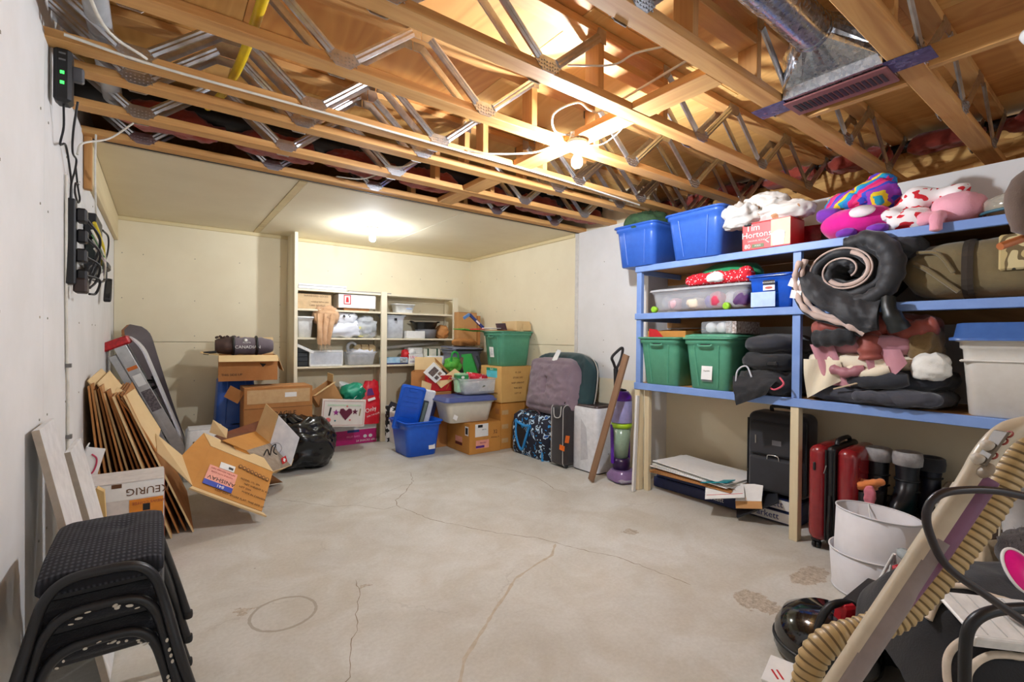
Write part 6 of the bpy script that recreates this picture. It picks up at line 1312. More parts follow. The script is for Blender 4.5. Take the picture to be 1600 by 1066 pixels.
# --- bottom shelf
for lab, y, f in (('green tote at the left end of the bottom shelf', 2.365, 0), ('green tote second from the left on the bottom shelf with a white label', 1.945, 1)):
    t = tote('storage_tote', lab, (0.405,0.56,0.385), (3.455,y,S2+0.001), -PI/2, teal)
    if f:
        flat('white_label', 0.085, 0.10, whitep, t, (-0.0,-0.243,0.125), (PI/2-0.08,0,0)); flat('label_foot', 0.085, 0.014, mat('label_grey',(110,120,116),0.6), t, (0.0,-0.2385,0.068), (PI/2-0.08,0,0)); text(t, '18 gal 68 L', 0.012, MATS['label_grey'], (0,-0.2455,0.14), (PI/2-0.08,0,0))
t = open_box('open_carton', 'flat brown carton with a red paper lying on the left green tote', 'box', (0.36,0.34,0.05), (3.47,2.36,S2+0.387), -PI/2, cardo, flaps=(), mf=card); boxpart('top_flap', (0.34,0.32,0.006), cardo, t, (0,0,0.055), (0.1,0.0,0.0)); patch('red_paper', [(-.10,0),(.04,0),(-.02,.06),(-.10,.07)], redp, t, (-0.06,-0.176,0.0)); boxpart('address_label', (0.10,0.07,0.002), whitep, t, (0.02,-0.02,0.062), (0.1,0,0)); boxpart('green_frame', (0.06,0.05,0.0015), mat('dark_teal_print',(20,90,80),0.5), t, (0.08,-0.04,0.0625), (0.1,0,0)); boxpart('frame_inside', (0.045,0.035,0.0018), card, t, (0.08,-0.04,0.063), (0.1,0,0))
lid2 = thing('plastic_cover', 'green tote lid lying on the second green tote', 'lid', (3.50,1.95,S2+0.388), -PI/2); lid(lid2, 0.40, 0.54, teal, 0.0, th=0.02)
t = thing('bulb_pack', 'clear pack with two white round lamps on the green tote lid', 'pack', (3.42,1.90,S2+0.414), -PI/2-0.1)
boxpart('clear_pack', (0.26,0.30,0.09), mat('pack_clear',(220,220,222),0.1,alpha=0.3), t, (0,0,0.046), bev=0.01)
for x in (-0.055,0.035): MB().lathe([(0,-.14),(.036,-.14),(.040,-.12),(.040,.12),(0,.13)],18,R=rotm(-PI/2,0,0),T=(x,0,0.045)).obj('white_lamp', wplast, t)
boxpart('pack_card', (0.08,0.28,0.085), mat('pack_brown',(120,96,86),0.6,c2=(210,204,200),scale=50), t, (0.12,0.0,0.045))
dk = mat('charcoal_cloth', (38,40,48), 0.85, kind='fabric', c2=(30,32,40), scale=12, bump=0.3); dk2 = mat('black_cloth', (20,20,24), 0.8, kind='fabric', c2=(28,28,32), scale=12, bump=0.3); dk3 = mat('grey_fleece', (72,72,80), 0.95, kind='fabric', c2=(62,62,70), scale=16, bump=0.3)
def garment(label, d, loc, m, seed, amp=0.03, freq=9, rot=0, name='garment', sq=2.8, cat='clothing'):
    t = thing(name, label, cat, loc, rot); lump(d, seed, amp, freq, sq, 48, 28).obj('cloth_body', m, t); return t
t = garment('black trousers drooping over the edge at the bottom of the dark clothes pile', (0.50,0.38,0.17), (3.44,1.56,S2+0.001), dk2, 51, 0.04, 9, name='trousers')
MB().grid(lambda u,v: (-0.255-0.02*math.sin(v*3)-0.012*ridged((u*.3,v*.3,0),9,4), 0.17-0.30*u*(1-0.35*v)-0.03*v, 0.12-0.20*v*(1-0.45*u)), 24, 14).obj('hanging_leg', dk2, t)
MB().tube(smooth_path([(-0.26,0.15,0.06),(-0.27,0.13,0.16),(-0.25,0.08,0.19),(-0.26,0.04,0.12)],4),0.006,6).obj('white_zip', mat('zip_white',(196,196,200),0.5), t); MB().tube(smooth_path([(-0.26,-0.14,0.13),(-0.275,-0.17,0.09),(-0.27,-0.11,0.05),(-0.262,-0.06,0.08)],4),0.006,6).obj('pink_trim', mat('pink_trim',(220,90,110),0.6), t)
t = garment('folded charcoal jacket in the middle of the dark clothes pile', (0.52,0.36,0.13), (3.46,1.555,S2+0.165), dk2, 52, 0.02, 8, name='jacket'); MB().box((0.03,0.07,0.03),(-0.265,-0.08,0.05),bev=0.008).obj('buckle', black, t)
t = garment('smooth charcoal jacket on top of the dark clothes pile', (0.54,0.34,0.13), (3.47,1.545,S2+0.275), dk, 53, 0.02, 6, name='jacket')
# coats between the post and the white tote
rust = mat('rust_puffer', (150,70,56), 0.6, kind='fabric', c2=(134,58,46), scale=9, bump=0.2); pinkc = mat('dusty_pink', (196,138,148), 0.85, kind='fabric', c2=(182,124,134), scale=10, bump=0.2); ivory = mat('ivory_coat', (232,220,196), 0.8, kind='fabric', c2=(222,208,180), scale=8, bump=0.2); fur = mat('tan_fur', (140,112,70), 1.0, kind='fabric', c2=(116,90,52), scale=22, bump=1.0)
def sleeve(pts, r, m, parent, name='sleeve', puff=0.12, seg=6, n=14):
    P = smooth_path(pts, seg); MB().tube(P, [r*(1+puff*math.sin(k*1.55)) * (1 if 0 < k < len(P)-1 else 0.7) for k in range(len(P))], n).obj(name, m, parent)
t = garment('grey fleece coat lowest under the coats on the bottom shelf', (0.50,0.70,0.11), (3.46,0.98,S2+0.001), dk3, 61, 0.03, 9, name='coat'); lump((0.12,0.30,0.08),62,0.02,11,T=(-0.22,-0.18,0.02)).obj('sleeve', dk3, t); sleeve([(-0.24,0.05,0.05),(-0.26,-0.05,0.06),(-0.25,-0.15,0.04)],0.03,dk3,t)
t = garment('charcoal coat lying over the grey fleece', (0.48,0.62,0.12), (3.46,0.94,S2+0.095), dk, 63, 0.03, 8, name='coat'); sleeve([(-0.22,0.12,0.06),(-0.25,0.0,0.05),(-0.24,-0.16,0.07)],0.045,dk,t,puff=0.06)
t = garment('ivory coat spread out over the charcoal coat', (0.48,0.64,0.12), (3.45,1.0,S2+0.185), ivory, 64, 0.03, 8, name='coat'); MB().grid(lambda u,v: (-0.25-0.012*math.sin(u*8+v*4), 0.29-0.20*u-0.02*v, 0.07-0.24*v*(1-0.55*u)), 16, 12).obj('hanging_panel', ivory, t); sleeve([(-0.23,0.06,0.02),(-0.25,-0.04,0.0),(-0.24,-0.14,0.03)],0.03,ivory,t,puff=0.05); MB().tube(smooth_path([(-0.265,0.12,-0.10),(-0.265,0.0,-0.055),(-0.262,-0.1,-0.01)],4),0.005,5).obj('seam_cord', mat('ivory_shadow',(190,170,140),0.8), t)
t = garment('white hood lining poking out beside the large white tote', (0.16,0.15,0.14), (3.27,0.70,S2+0.165), mat('white_fleece',(240,236,226),0.95,kind='fabric',scale=14,bump=0.4), 65, 0.02, 12, name='hood')
t = garment('tan fur collar between the ivory coat and the white tote', (0.24,0.13,0.20), (3.36,0.74,S2+0.25), fur, 66, 0.025, 18, name='fur_collar')
t = garment('dusty pink jacket draped over the ivory coat', (0.46,0.58,0.13), (3.45,1.0,S2+0.285), pinkc, 67, 0.03, 8, name='jacket'); MB().grid(lambda u,v: (-0.24-0.014*math.sin(u*9), 0.26-0.13*u-0.09*v, 0.06-0.24*v), 12, 12).obj('front_panel', pinkc, t); MB().grid(lambda u,v: (-0.25-0.02*math.sin(u*7+2), -0.02-0.17*u-0.03*v, 0.04-0.16*v*math.sin(PI*(0.25+0.6*u))), 16, 10).obj('front_panel', pinkc, t); sleeve([(-0.25,0.14,-0.08),(-0.265,0.05,-0.10),(-0.255,-0.03,-0.07)],0.028,mat('pink_satin',(170,110,118),0.5),t,puff=0.15)
t = garment('black quilted sleeve lying on the dusty pink jacket', (0.2,0.1,0.06), (3.30,1.14,S2+0.36), dk2, 68, 0.01, 8, name='jacket'); sleeve([(-0.10,0.09,0.02),(-0.115,0.02,0.025),(-0.12,-0.06,0.03),(-0.10,-0.12,0.04)],0.050,dk2,t,puff=0.10,seg=5)
t = garment('rust coloured puffer jacket on top of the coats under the sleeping bag', (0.40,0.56,0.12), (3.47,0.98,S2+0.40), rust, 69, 0.035, 9, name='jacket'); sleeve([(-0.18,0.27,0.03),(-0.22,0.17,0.055),(-0.20,0.06,0.06),(-0.17,-0.04,0.05)],0.055,rust,t,puff=0.10,seg=7); sleeve([(-0.18,0.0,0.0),(-0.235,-0.02,-0.06),(-0.24,-0.03,-0.14)],0.058,rust,t,puff=0.10,seg=7); sleeve([(-0.15,-0.10,0.03),(-0.19,-0.20,0.03),(-0.17,-0.30,0.06)],0.05,rust,t,puff=0.10,seg=7); boxpart('white_tag', (0.003,0.03,0.02), whitep, t, (-0.245,0.03,0.02))
# white tote with slate blue lid
wt = mat('white_tote_plastic', (222,216,206), 0.42, c2=(216,209,198))
t = tote('storage_tote', 'large white tote with a slate blue lid at the right of the bottom shelf', (0.50,0.60,0.385), (3.50,0.355,S2+0.001), -PI/2, wt, handles=False, ribs=False, taper=0.90, rad=0.06); lid(t, 0.52, 0.62, mat('slate_blue_lid',(70,108,172),0.35,c2=(64,100,164)), 0.375, th=0.085)
boxpart('band', (0.455,0.555,0.012), wt, t, (0,0,0.275), bev=0.005)
# ---------------------------------------------------------------- floor below and before the blue shelves
navyp = mat('navy_carton', (30,44,92), 0.5, c2=(26,38,80)); 
for k, (z, lab) in enumerate(((0.006,'lowest long flooring carton under the blue shelves'),(0.088,'upper long flooring carton under the black suitcase'))):
    t = closed_box('flooring_carton', lab, 'box', (1.15,0.20,0.08), (3.55+0.015*k,1.995-0.02*k,z), -PI/2+0.02, navyp)
    flat('white_end', 0.40, 0.066, whitep, t, (0.36,-0.1006,0.041)); text(t, 'Tarkett', 0.062, mat('blue_ink',(36,52,130),0.5), (0.36,-0.1018,0.042)); patch('spiral_mark', ell(0.035,0.04,12), navyp, t, (0.215,-0.1018,0.042)); patch('spiral_gap', ell(0.022,0.026,12), whitep, t, (0.215,-0.1028,0.042)); patch('spiral_core', ell(0.011,0.013,10), navyp, t, (0.215,-0.1036,0.042))
    text(t, 'Tarkett', 0.05, whitep, (-0.02,-0.1012,0.042))
    boxpart('pallet_strip', (1.0,0.15,0.005), card, t, (0,0,-0.0035))
for k in range(7):
    z = 0.172+0.012*k
    nm = ['brown card sheet at the bottom of the sheet pile','torn brown card sheet second from below in the sheet pile','brown card sheet in the middle of the sheet pile','white sheet with a turned corner in the sheet pile','white sheet third from the top of the sheet pile','white sheet second from the top of the sheet pile','white poster sheet on top of the pile on the flooring cartons'][k]
    t = thing('card_sheet', nm, 'sheet', (3.50+0.01*(k%3),2.13+0.015*(k%2),z), (0.02*(k%3-1),0.012*k-0.03,-PI/2+0.05*(k%3-1)))
    boxpart('sheet_panel', (0.72-0.01*k,0.44,0.007), [cardd,card,cardi,whitep,whitep,mat('off_white',(224,222,214),0.6),whitep][k], t)
t = thing('folder', 'turquoise folder hanging over the front of the white sheets', 'folder', (3.30,1.90,0.232), (0.0,-0.25,-PI/2)); boxpart('folder_cover', (0.22,0.10,0.006), mat('turquoise_folder',(14,146,160),0.45), t)
t = thing('card_sheet', 'folded white leaflet sticking out below the turquoise folder', 'sheet', (3.27,1.83,0.175), (0.25,-0.2,-1.1)); boxpart('sheet_panel', (0.26,0.16,0.004), whitep, t); boxpart('red_line', (0.24,0.006,0.005), redp, t, (0,-0.03,0.0))
t = thing('open_carton', 'white carton flap bent down at the right end of the sheet pile', 'box', (3.37,1.70,0.19), (0.5,-0.2,-1.3)); boxpart('flap_panel', (0.17,0.17,0.005), whitep, t); boxpart('brown_panel', (0.17,0.05,0.005), card, t, (0,-0.105,-0.015), (0.6,0,0))
t = thing('binder', 'black folder at the left foot of the black suitcase', 'binder', (3.40,1.66,0.12), (0.2,-0.55,-1.2)); boxpart('binder_cover', (0.30,0.20,0.012), mat('dark_vinyl',(34,36,42),0.5), t)
# black soft suitcase
t = thing('suitcase', 'black soft sided suitcase standing on the flooring cartons', 'suitcase', (3.60,1.585,0.175), -PI/2+0.04)
lug = mat('black_luggage', (38,38,44), 0.75, kind='fabric', c2=(32,32,37), scale=20)
MB().rbox((0.40,0.24,0.575),(0,0,0.295),0.055,5).obj('case_body', lug, t); MB().rbox((0.34,0.05,0.24),(0,-0.125,0.15),0.024,4).obj('lower_pocket', lug, t); MB().rbox((0.35,0.045,0.23),(0,-0.122,0.40),0.022,4).obj('upper_pocket', lug, t)
MB().tube([(x,-0.142,z) for x,z,_ in [(p[0],p[1]+0.15,0) for p in rr(0.30,0.21,0.05,0,4)]],0.004,5).obj('pocket_zip', black, t)
MB().tube(smooth_path([(-0.04,-0.15,0.26),(-0.03,-0.155,0.29),(0.03,-0.155,0.29),(0.04,-0.15,0.26)],4),0.004,5).obj('chrome_pull', mat('chrome',(210,210,206),0.2,0.9), t); MB().tube(smooth_path([(-0.12,-0.148,0.36),(-0.12,-0.15,0.42)],3),0.005,5).obj('chrome_pull', MATS['chrome'], t); flat('name_plate', 0.06, 0.035, mat('plate_grey',(116,116,124),0.4), t, (0.02,-0.1455,0.38))
MB().tube(smooth_path([(-0.07,0,0.58),(-0.06,-0.01,0.62),(0.08,-0.01,0.62),(0.10,0,0.58)],4),0.014,8).obj('top_handle', black, t)
for s in (-1,1): MB().tube([(s*0.201*0.97,-0.10,0.05),(s*0.201*0.97,-0.10,0.53)],0.007,6).obj('edge_piping', black, t)
# red hard suitcase
redl = mat('red_shell', (140,30,36), 0.25, c2=(130,26,32), coat=0.4)
t = thing('suitcase', 'glossy dark red hard shell suitcase on black wheels', 'suitcase', (3.42,1.145,0.0), -PI/2+0.03)
for s in (-1,1):
    MB().rbox((0.108,0.42,0.585),(s*0.074,0,0.345),0.05,5).obj('shell_half', redl, t)
MB().rbox((0.05,0.428,0.592),(0,0,0.345),0.024,3).obj('zip_band', black, t)
for s in (-1,1): MB().tube([(s*0.022,-0.214,0.08),(s*0.022,-0.216,0.34),(s*0.022,-0.214,0.62)],0.007,6).obj('zip_track', mat('zip_black',(16,16,18),0.3), t)
MB().box((0.014,0.012,0.05),(-0.085,-0.213,0.51),bev=0.004).obj('lock', black, t); MB().tube([(-0.018,-0.222,0.53),(-0.03,-0.224,0.48)],0.003,5).obj('zip_pull', MATS['chrome'], t); MB().tube(smooth_path([(0.0,-0.215,0.35),(0.005,-0.235,0.25),(0.0,-0.235,0.15),(0.0,-0.218,0.08)],4),0.010,6).obj('side_handle', black, t)
MB().tube(smooth_path([(0,-0.11,0.64),(0,-0.08,0.668),(0,0.08,0.668),(0,0.12,0.64)],4),0.013,7).obj('top_handle', black, t)
for x in (-0.085,0.085):
    for y in (-0.16,0.16):
        for q in (-1,1): MB().lathe([(0,-.009),(.021,-.009),(.023,0),(.021,.009),(0,.009)],12,R=rotm(0,PI/2,0),T=(x+q*0.012,y,0.024)).obj('wheel', black, t)
        MB().box((0.05,0.05,0.022),(x,y,0.055),bev=0.006).obj('wheel_mount', black, t)
for k in range(9): MB().box((0.003,0.008,0.004),(0.126,-0.10+0.025*k,0.565)).obj('vent_dot', black, t)
# lamp shades nested
shade = mat('shade_white', (226,224,226), 0.7, kind='fabric', c2=(218,215,217), scale=20)
shade2 = mat('shade_cream', (226,212,202), 0.7, kind='fabric', c2=(218,202,190), scale=20)
def lampshade(label, loc, r0, r1, h, rot, m, spider):
    t = thing('lamp_shade', label, 'lamp shade', loc, rot)
    MB().lathe([(r0,0),(r1,h),(r1-0.003,h),(r0-0.003,0.0)],48,cap=False).obj('shade_wall', m, t)
    for r, z in ((r0,0.003),(r1,h-0.003)): MB().tube([(r*math.cos(a),r*math.sin(a),z) for a in [2*PI*k/48 for k in range(49)]],0.004,6).obj('wire_ring', m, t)
    if spider:
        MB().tube([(0.024*math.cos(a),0.024*math.sin(a),h-0.11) for a in [2*PI*k/20 for k in range(21)]],0.005,6).obj('fitter_ring', wplast, t)
        MB().lathe([(0.018,h-0.112),(0.045,h-0.112),(0.045,h-0.108),(0.018,h-0.108)],20).obj('fitter_plate', wplast, t)
        for k in range(3):
            a = 0.5+2*PI*k/3; MB().tube(smooth_path([(r1*math.cos(a),r1*math.sin(a),h-0.004),(0.75*r1*math.cos(a),0.75*r1*math.sin(a),h-0.05),(0.03*math.cos(a),0.03*math.sin(a),h-0.11)],3),0.003,6).obj('spider_arm', wplast, t)
lampshade('lower white drum lamp shade standing on the floor', (2.92,0.845,0.004), 0.168, 0.182, 0.205, 0, shade, False)
lampshade('upper white drum lamp shade nested tilted in the lower one', (2.925,0.845,0.128), 0.165, 0.176, 0.275, (0.05,0.08,0), shade, True)
# boots on a dark box by the wall
t = closed_box('carton', 'dark box under the winter boots behind the lamp shades', 'box', (0.42,0.38,0.285), (3.57,0.89,0), 0, mat('charcoal_box',(54,52,54),0.7)); flat('box_label', 0.1, 0.05, mat('label_dull',(110,108,104),0.7), t, (-0.2105,-0.1,0.2), LEFT); MB().lathe([(0,0),(0.05,0),(0.055,0.02),(0.03,0.035),(0,0.03)],18,R=rotm(0,-PI/2,0),T=(-0.211,0.02,0.20)).obj('round_knob', black, t)
rub = mat('boot_rubber', (26,27,32), 0.35); knit = mat('grey_knit', (184,178,174), 0.95, kind='fabric', c2=(140,134,132), scale=26, bump=0.7)
def boot(label, loc, rot, cuff, body, h=0.34):
    t = thing('winter_boot', label, 'boot', loc, rot)
    def ringz(z, w, l, off): return [(off+l*math.cos(a), w*math.sin(a), z) for a in [2*PI*k/20 for k in range(20)]]
    MB().loft([ringz(0.02,0.048,0.135,-0.055),ringz(0.06,0.05,0.135,-0.055),ringz(0.10,0.05,0.11,-0.035),ringz(0.14,0.05,0.075,-0.005),ringz(0.20,0.052,0.062,0.0),ringz(h-0.05,0.058,0.064,0.0)],True,False).obj('boot_upper', body, t)
    MB().loft([ringz(0.0,0.05,0.138,-0.055),ringz(0.03,0.053,0.142,-0.055)],True,True).obj('boot_sole', black, t)
    MB().lathe([(0.058,h-0.075),(0.068,h-0.07),(0.072,h-0.03),(0.068,h),(0.058,h+0.006),(0.046,h),(0.043,h-0.06)],22,cap=False).obj('knit_cuff', cuff, t)
    for z in (0.13,0.19): MB().tube([(0.064*math.cos(a),0.056*math.sin(a),z) for a in [PI*0.5+PI*k/10 for k in range(11)]],0.006,5).obj('boot_strap', black, t)
    return t
boot('black winter boot with grey knit cuff nearest the red suitcase', (3.49,0.985,0.288), 0.05, knit, rub)
boot('black winter boot with grey knit cuff right of its pair', (3.47,0.84,0.288), -0.05, knit, rub, 0.345)
dknit = mat('dark_knit', (66,66,72), 0.95, kind='fabric', c2=(52,52,58), scale=26, bump=0.6); nav = mat('boot_navy', (22,26,44), 0.45)
boot('dark navy boot behind the right grey cuffed boot', (3.66,0.78,0.288), 0.1, dknit, nav, 0.30)
og = mat('orange_knit', (232,140,76), 0.9, kind='fabric', c2=(216,120,60), scale=18, bump=0.4)
t = thing('carton', 'low dark carton in front of the boots under the orange gloves', 'box', (3.32,0.985,0)); boxpart('box_body', (0.12,0.12,0.40), mat('charcoal_box2',(44,42,44),0.7), t, (0,0,0.2), bev=0.003)
t = thing('glove', 'orange knitted glove lying left of the grey cuffed boots', 'glove', (3.32,1.0,0.402))
for k in range(3): MB().tube(smooth_path([(-0.06,0.05-0.035*k,0.02+0.016*k),(-0.05,0.0-0.03*k,0.03+0.018*k),(-0.01,-0.05-0.02*k,0.04+0.015*k)],5),[0.02+0.002*math.sin(q*1.7) for q in range(11)],9).obj('glove_finger', og, t)
lump((0.09,0.12,0.06),71,0.012,14).obj('glove_palm', og, t)
t = thing('mitten', 'pink wool mitten hanging below the orange glove', 'glove', (3.25,0.955,0.34)); lump((0.03,0.05,0.11),72,0.01,14).obj('mitten_body', mat('pink_wool',(214,120,136),0.9,kind='fabric',scale=20,bump=0.4), t)
t = thing('small_carton', 'small white carton with red print at the bottom edge of the floor', 'box', (1.845,0.80,0.0), 0.25); boxpart('box_body', (0.17,0.11,0.05), whitep, t, (0,0,0.0255), bev=0.002); boxpart('red_stripe', (0.05,0.006,0.0015), redp, t, (-0.03,0.02,0.0515), (0,0,0.6)); boxpart('red_stripe', (0.05,0.006,0.0015), redp, t, (-0.02,0.005,0.0515), (0,0,0.6))
# ---------------------------------------------------------------- near right: vacuum wand, hose and the heap behind it
ivorp = mat('ivory_plastic', (206,192,168), 0.35, c2=(198,184,160)); plumw = mat('plum_reflection_tone', (130,84,112), 0.4); greyw = mat('wand_shade_grey', (150,136,132), 0.4)
def P(x, y, z): return Vector((x, y, z))
t = thing('vacuum_wand', 'ivory vacuum cleaner wand with a grip handle leaning across the lower right', 'vacuum cleaner', (0,0,0))
B0, T0 = P(0.871,0.590,0.02), P(1.367,0.230,0.961)     # straight wand
ax = (T0-B0).normalized(); side = Vector((0.40,-0.92,0)).normalized(); nrm = ax.cross(side).normalized()
side = nrm.cross(ax)
def prof(c, w, h, top=1.0):
    return [tuple(c + side*(w*math.copysign(abs(math.cos(a))**0.8,math.cos(a))) + nrm*(h*math.copysign(abs(math.sin(a))**0.8,math.sin(a)))) for a in [2*PI*k/20 for k in range(20)]]
MB().loft([prof(B0+ax*s,0.0235,0.022) for s in (0.0,0.40,0.72)],True,True).obj('lower_tube', ivorp, t)
MB().loft([prof(B0+ax*s,0.025,0.0235) for s in (0.712,0.725,0.95)],True,True).obj('middle_tube', ivorp, t)
MB().loft([prof(B0+ax*s,0.026,0.0245) for s in (0.945,0.96,(T0-B0).length)],True,True).obj('upper_tube', ivorp, t)
MB().loft([[tuple(Vector(q)+side*0.008+nrm*-0.010) for q in prof(B0+ax*s,0.018,0.016)] for s in (0.02,0.5,1.0)],True,True).obj('underside_shade', greyw, t)  # shade on the underside of the wand, put in as a grey strip
butm = mat('button_mauve', (122,104,102), 0.4)
for s in (0.68,0.985):
    c = B0+ax*s - nrm*0.0 ; 
    for sg in (1,):
        MB().lathe([(0,0.010),(0.012,0.008),(0.017,0.0),(0.017,-0.004)],16,R=frame(ax,side).copy(),T=tuple(B0+ax*s+nrm*0.0235)).obj('release_button', butm, t)
G = [T0-ax*0.03, P(1.378,0.222,0.990), P(1.396,0.209,1.033), P(1.424,0.189,1.074), P(1.464,0.160,1.096), P(1.58,0.075,1.118)]
def hgrip(c, d, w, h):
    s_ = Vector((0.25,-0.97,0)).normalized(); n_ = d.cross(s_).normalized(); s_ = n_.cross(d)
    return [tuple(c+s_*(w*math.copysign(abs(math.cos(a))**0.8,math.cos(a)))+n_*(h*math.copysign(abs(math.sin(a))**0.8,math.sin(a)))) for a in [2*PI*k/20 for k in range(20)]]
GP = smooth_path([tuple(g) for g in G],4); rings = []
for k, c in enumerate(GP):
    d = (GP[min(k+1,len(GP)-1)]-GP[max(k-1,0)]).normalized(); f = k/(len(GP)-1)
    rings.append(hgrip(c, d, 0.0235-0.005*f, 0.0225-0.005*f))
MB().loft(rings,True,True).obj('grip_handle', ivorp, t)
MB().loft([[tuple(Vector(q)+Vector(side*0.012+nrm*-0.006)) for q in prof(B0+ax*s,0.022-0.01*(s<0.9),0.018)] for s in (0.80,0.98,1.10,1.16)],True,True).obj('plum_reflection', plumw, t)  # magenta reflection beside the grip, put in as a plum coloured strip
pc = GP[9]; d_ = (GP[10]-GP[8]).normalized(); s_ = Vector((0.25,-0.97,0)).normalized(); n_ = d_.cross(s_).normalized()
Rg = Matrix((d_, s_, n_)).transposed()
nf = -1 if n_.dot(Vector((0,0,1.27))-pc) < 0 else 1
pl = MB().box((0.085,0.032,0.006),bev=0.012).obj('control_panel', mat('control_grey',(120,112,100),0.5), t, tuple(pc+n_*nf*0.0235), Rg)
for k, c in enumerate((-0.032,0.002)): MB().lathe([(0,0.012),(0.010,0.010),(0.012,0.0)],12).obj('round_key', mat('key_ivory',(206,196,180),0.4), t, tuple(pc+d_*c+s_*-0.004+n_*nf*0.0265), Rg if nf > 0 else Rg @ rotm(PI,0,0))
for k, c in enumerate((-0.02,0.016,0.034)): MB().tube([(0.007*math.cos(a),0.007*math.sin(a),0) for a in [2*PI*q/14 for q in range(15)]],0.002,5).obj('print_ring', mat('key_red',(160,70,60),0.5), t, tuple(pc+d_*c+s_*0.012+n_*nf*0.0285), Rg)
MB().lathe([(0.008,0.004),(0.016,0.002),(0.019,-0.006)],14).obj('cord_hole', mat('hole_ivory',(170,154,134),0.5), t, tuple(GP[5]+n_*nf*0.0215+s_*0.006), Rg if nf > 0 else Rg @ rotm(PI,0,0))
# corrugated hose
def hose(path, r, name, label):
    t = thing('vacuum_hose', label, 'vacuum cleaner'); Q = smooth_path(path, 12)
    L = [0]
    for a, b in zip(Q, Q[1:]): L.append(L[-1]+(b-a).length)
    n = int(L[-1]/0.0042); pts = []; j = 0
    for k in range(n+1):
        s = L[-1]*k/n
        while j < len(L)-2 and L[j+1] < s: j += 1
        f = (s-L[j])/max(1e-6, L[j+1]-L[j]); pts.append(Q[j].lerp(Q[j+1], f))
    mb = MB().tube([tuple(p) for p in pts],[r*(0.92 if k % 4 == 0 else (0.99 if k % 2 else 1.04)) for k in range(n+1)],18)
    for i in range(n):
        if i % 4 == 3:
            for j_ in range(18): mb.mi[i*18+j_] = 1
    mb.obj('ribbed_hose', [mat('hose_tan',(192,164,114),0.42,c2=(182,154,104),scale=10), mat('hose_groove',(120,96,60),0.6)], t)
    return t
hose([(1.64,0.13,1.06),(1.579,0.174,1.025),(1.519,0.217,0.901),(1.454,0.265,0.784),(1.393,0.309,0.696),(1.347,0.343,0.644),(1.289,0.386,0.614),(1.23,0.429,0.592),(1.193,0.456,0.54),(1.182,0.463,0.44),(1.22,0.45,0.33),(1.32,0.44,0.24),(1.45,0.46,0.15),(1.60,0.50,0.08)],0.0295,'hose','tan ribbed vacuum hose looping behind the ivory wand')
cable('loose_cable', 'thick black cable arching around the vacuum handle', [(1.431,0.121,0.953),(1.348,0.182,0.974),(1.286,0.228,0.975),(1.25,0.255,0.963),(1.233,0.267,0.931),(1.239,0.263,0.886),(1.267,0.242,0.823),(1.329,0.195,0.766),(1.411,0.134,0.697)], 0.0078, mat('thick_cord',(46,38,40),0.35), 10, 8, 'cable')
# heap: black striped bag and things on it
bagb = mat('black_canvas', (34,35,40), 0.85, kind='fabric', c2=(27,28,32), scale=14, bump=0.3); cream_s = mat('cream_stripe', (222,206,186), 0.7)
vdir = Vector((0.60,0.80,0)); sdir = Vector((0.80,-0.60,0))
t = thing('tote_bag', 'black canvas bag with curved cream stripes in the lower right corner', 'bag', (2.37,0.22,0.0), -0.6435)
def bagp(u, v):   # u along the bag -0.48..0.48, v 0..1 front foot, up the front and over to the back
    prof_ = [(-0.27,0.0),(-0.28,0.14),(-0.26,0.26),(-0.20,0.34),(-0.10,0.42),(0.02,0.47),(0.14,0.46),(0.24,0.36),(0.27,0.0)]
    s = v*(len(prof_)-1); i = min(int(s), len(prof_)-2); f = s-i
    y = prof_[i][0]*(1-f)+prof_[i+1][0]*f; z = prof_[i][1]*(1-f)+prof_[i+1][1]*f
    e = max(0.0, 1-abs(u/0.50)**5)**0.4
    r = ridged((u*0.7, y, z), 4.5, 8)
    return Vector((u, y*(0.5+0.5*e), max(0, z*(0.45+0.55*e)+0.02*r*(z > 0.03))))
MB().grid(lambda a, b: tuple(bagp(-0.5+1.0*a, b)), 60, 48).obj('bag_body', bagb, t)
def stripe(pts, w=0.011):
    q = smooth_path([(a, b, 0) for a, b in pts], 8)
    MB().tube([tuple(bagp(p.x, p.y)+Vector((0,-0.008,0.008))) for p in q], w, 6, squash=0.75).obj('cream_stripe', cream_s, t)
stripe([(-0.42,0.56),(-0.36,0.60),(-0.28,0.59),(-0.20,0.545),(-0.08,0.49)]); stripe([(-0.44,0.515),(-0.38,0.555),(-0.30,0.545),(-0.20,0.505),(-0.10,0.45)])
stripe([(-0.47,0.28),(-0.46,0.38),(-0.42,0.43),(-0.34,0.435),(-0.22,0.415),(0.05,0.39)]); stripe([(-0.44,0.28),(-0.42,0.355),(-0.36,0.385),(-0.22,0.365),(0.05,0.345)])
t = thing('handle_frame', 'black curved tube handle standing in front of the striped bag', 'handle', (0,0,0)); MB().tube(smooth_path([(1.632,0.278,0.01),(1.636,0.276,0.39),(1.637,0.276,0.48),(1.646,0.27,0.552),(1.685,0.241,0.59),(1.769,0.179,0.602),(1.90,0.08,0.60)],8),0.0135,12).obj('bent_tube', blkmet, t)
t = thing('dustpan', 'white plastic dustpan lying on the striped bag', 'dustpan', (2.05,0.27,0.435), (0.30,0.05,-0.75)); MB().box((0.26,0.17,0.012),(0,0,0),bev=0.004).box((0.26,0.012,0.035),(0,-0.085,-0.012),bev=0.004).obj('pan_plate', mat('pan_white',(236,234,230),0.4), t)
for k in range(4): MB().box((0.003,0.15,0.002),(-0.09+0.05*k,0,0.0072)).obj('pan_rib', mat('pan_rib',(206,204,200),0.5), t)
MB().tube([(0.07+0.05*math.cos(a),0.0+0.035*math.sin(a),0.02) for a in [2*PI*k/20 for k in range(21)]],0.009,7).obj('ring_handle', mat('pan_shade',(206,194,186),0.5), t)
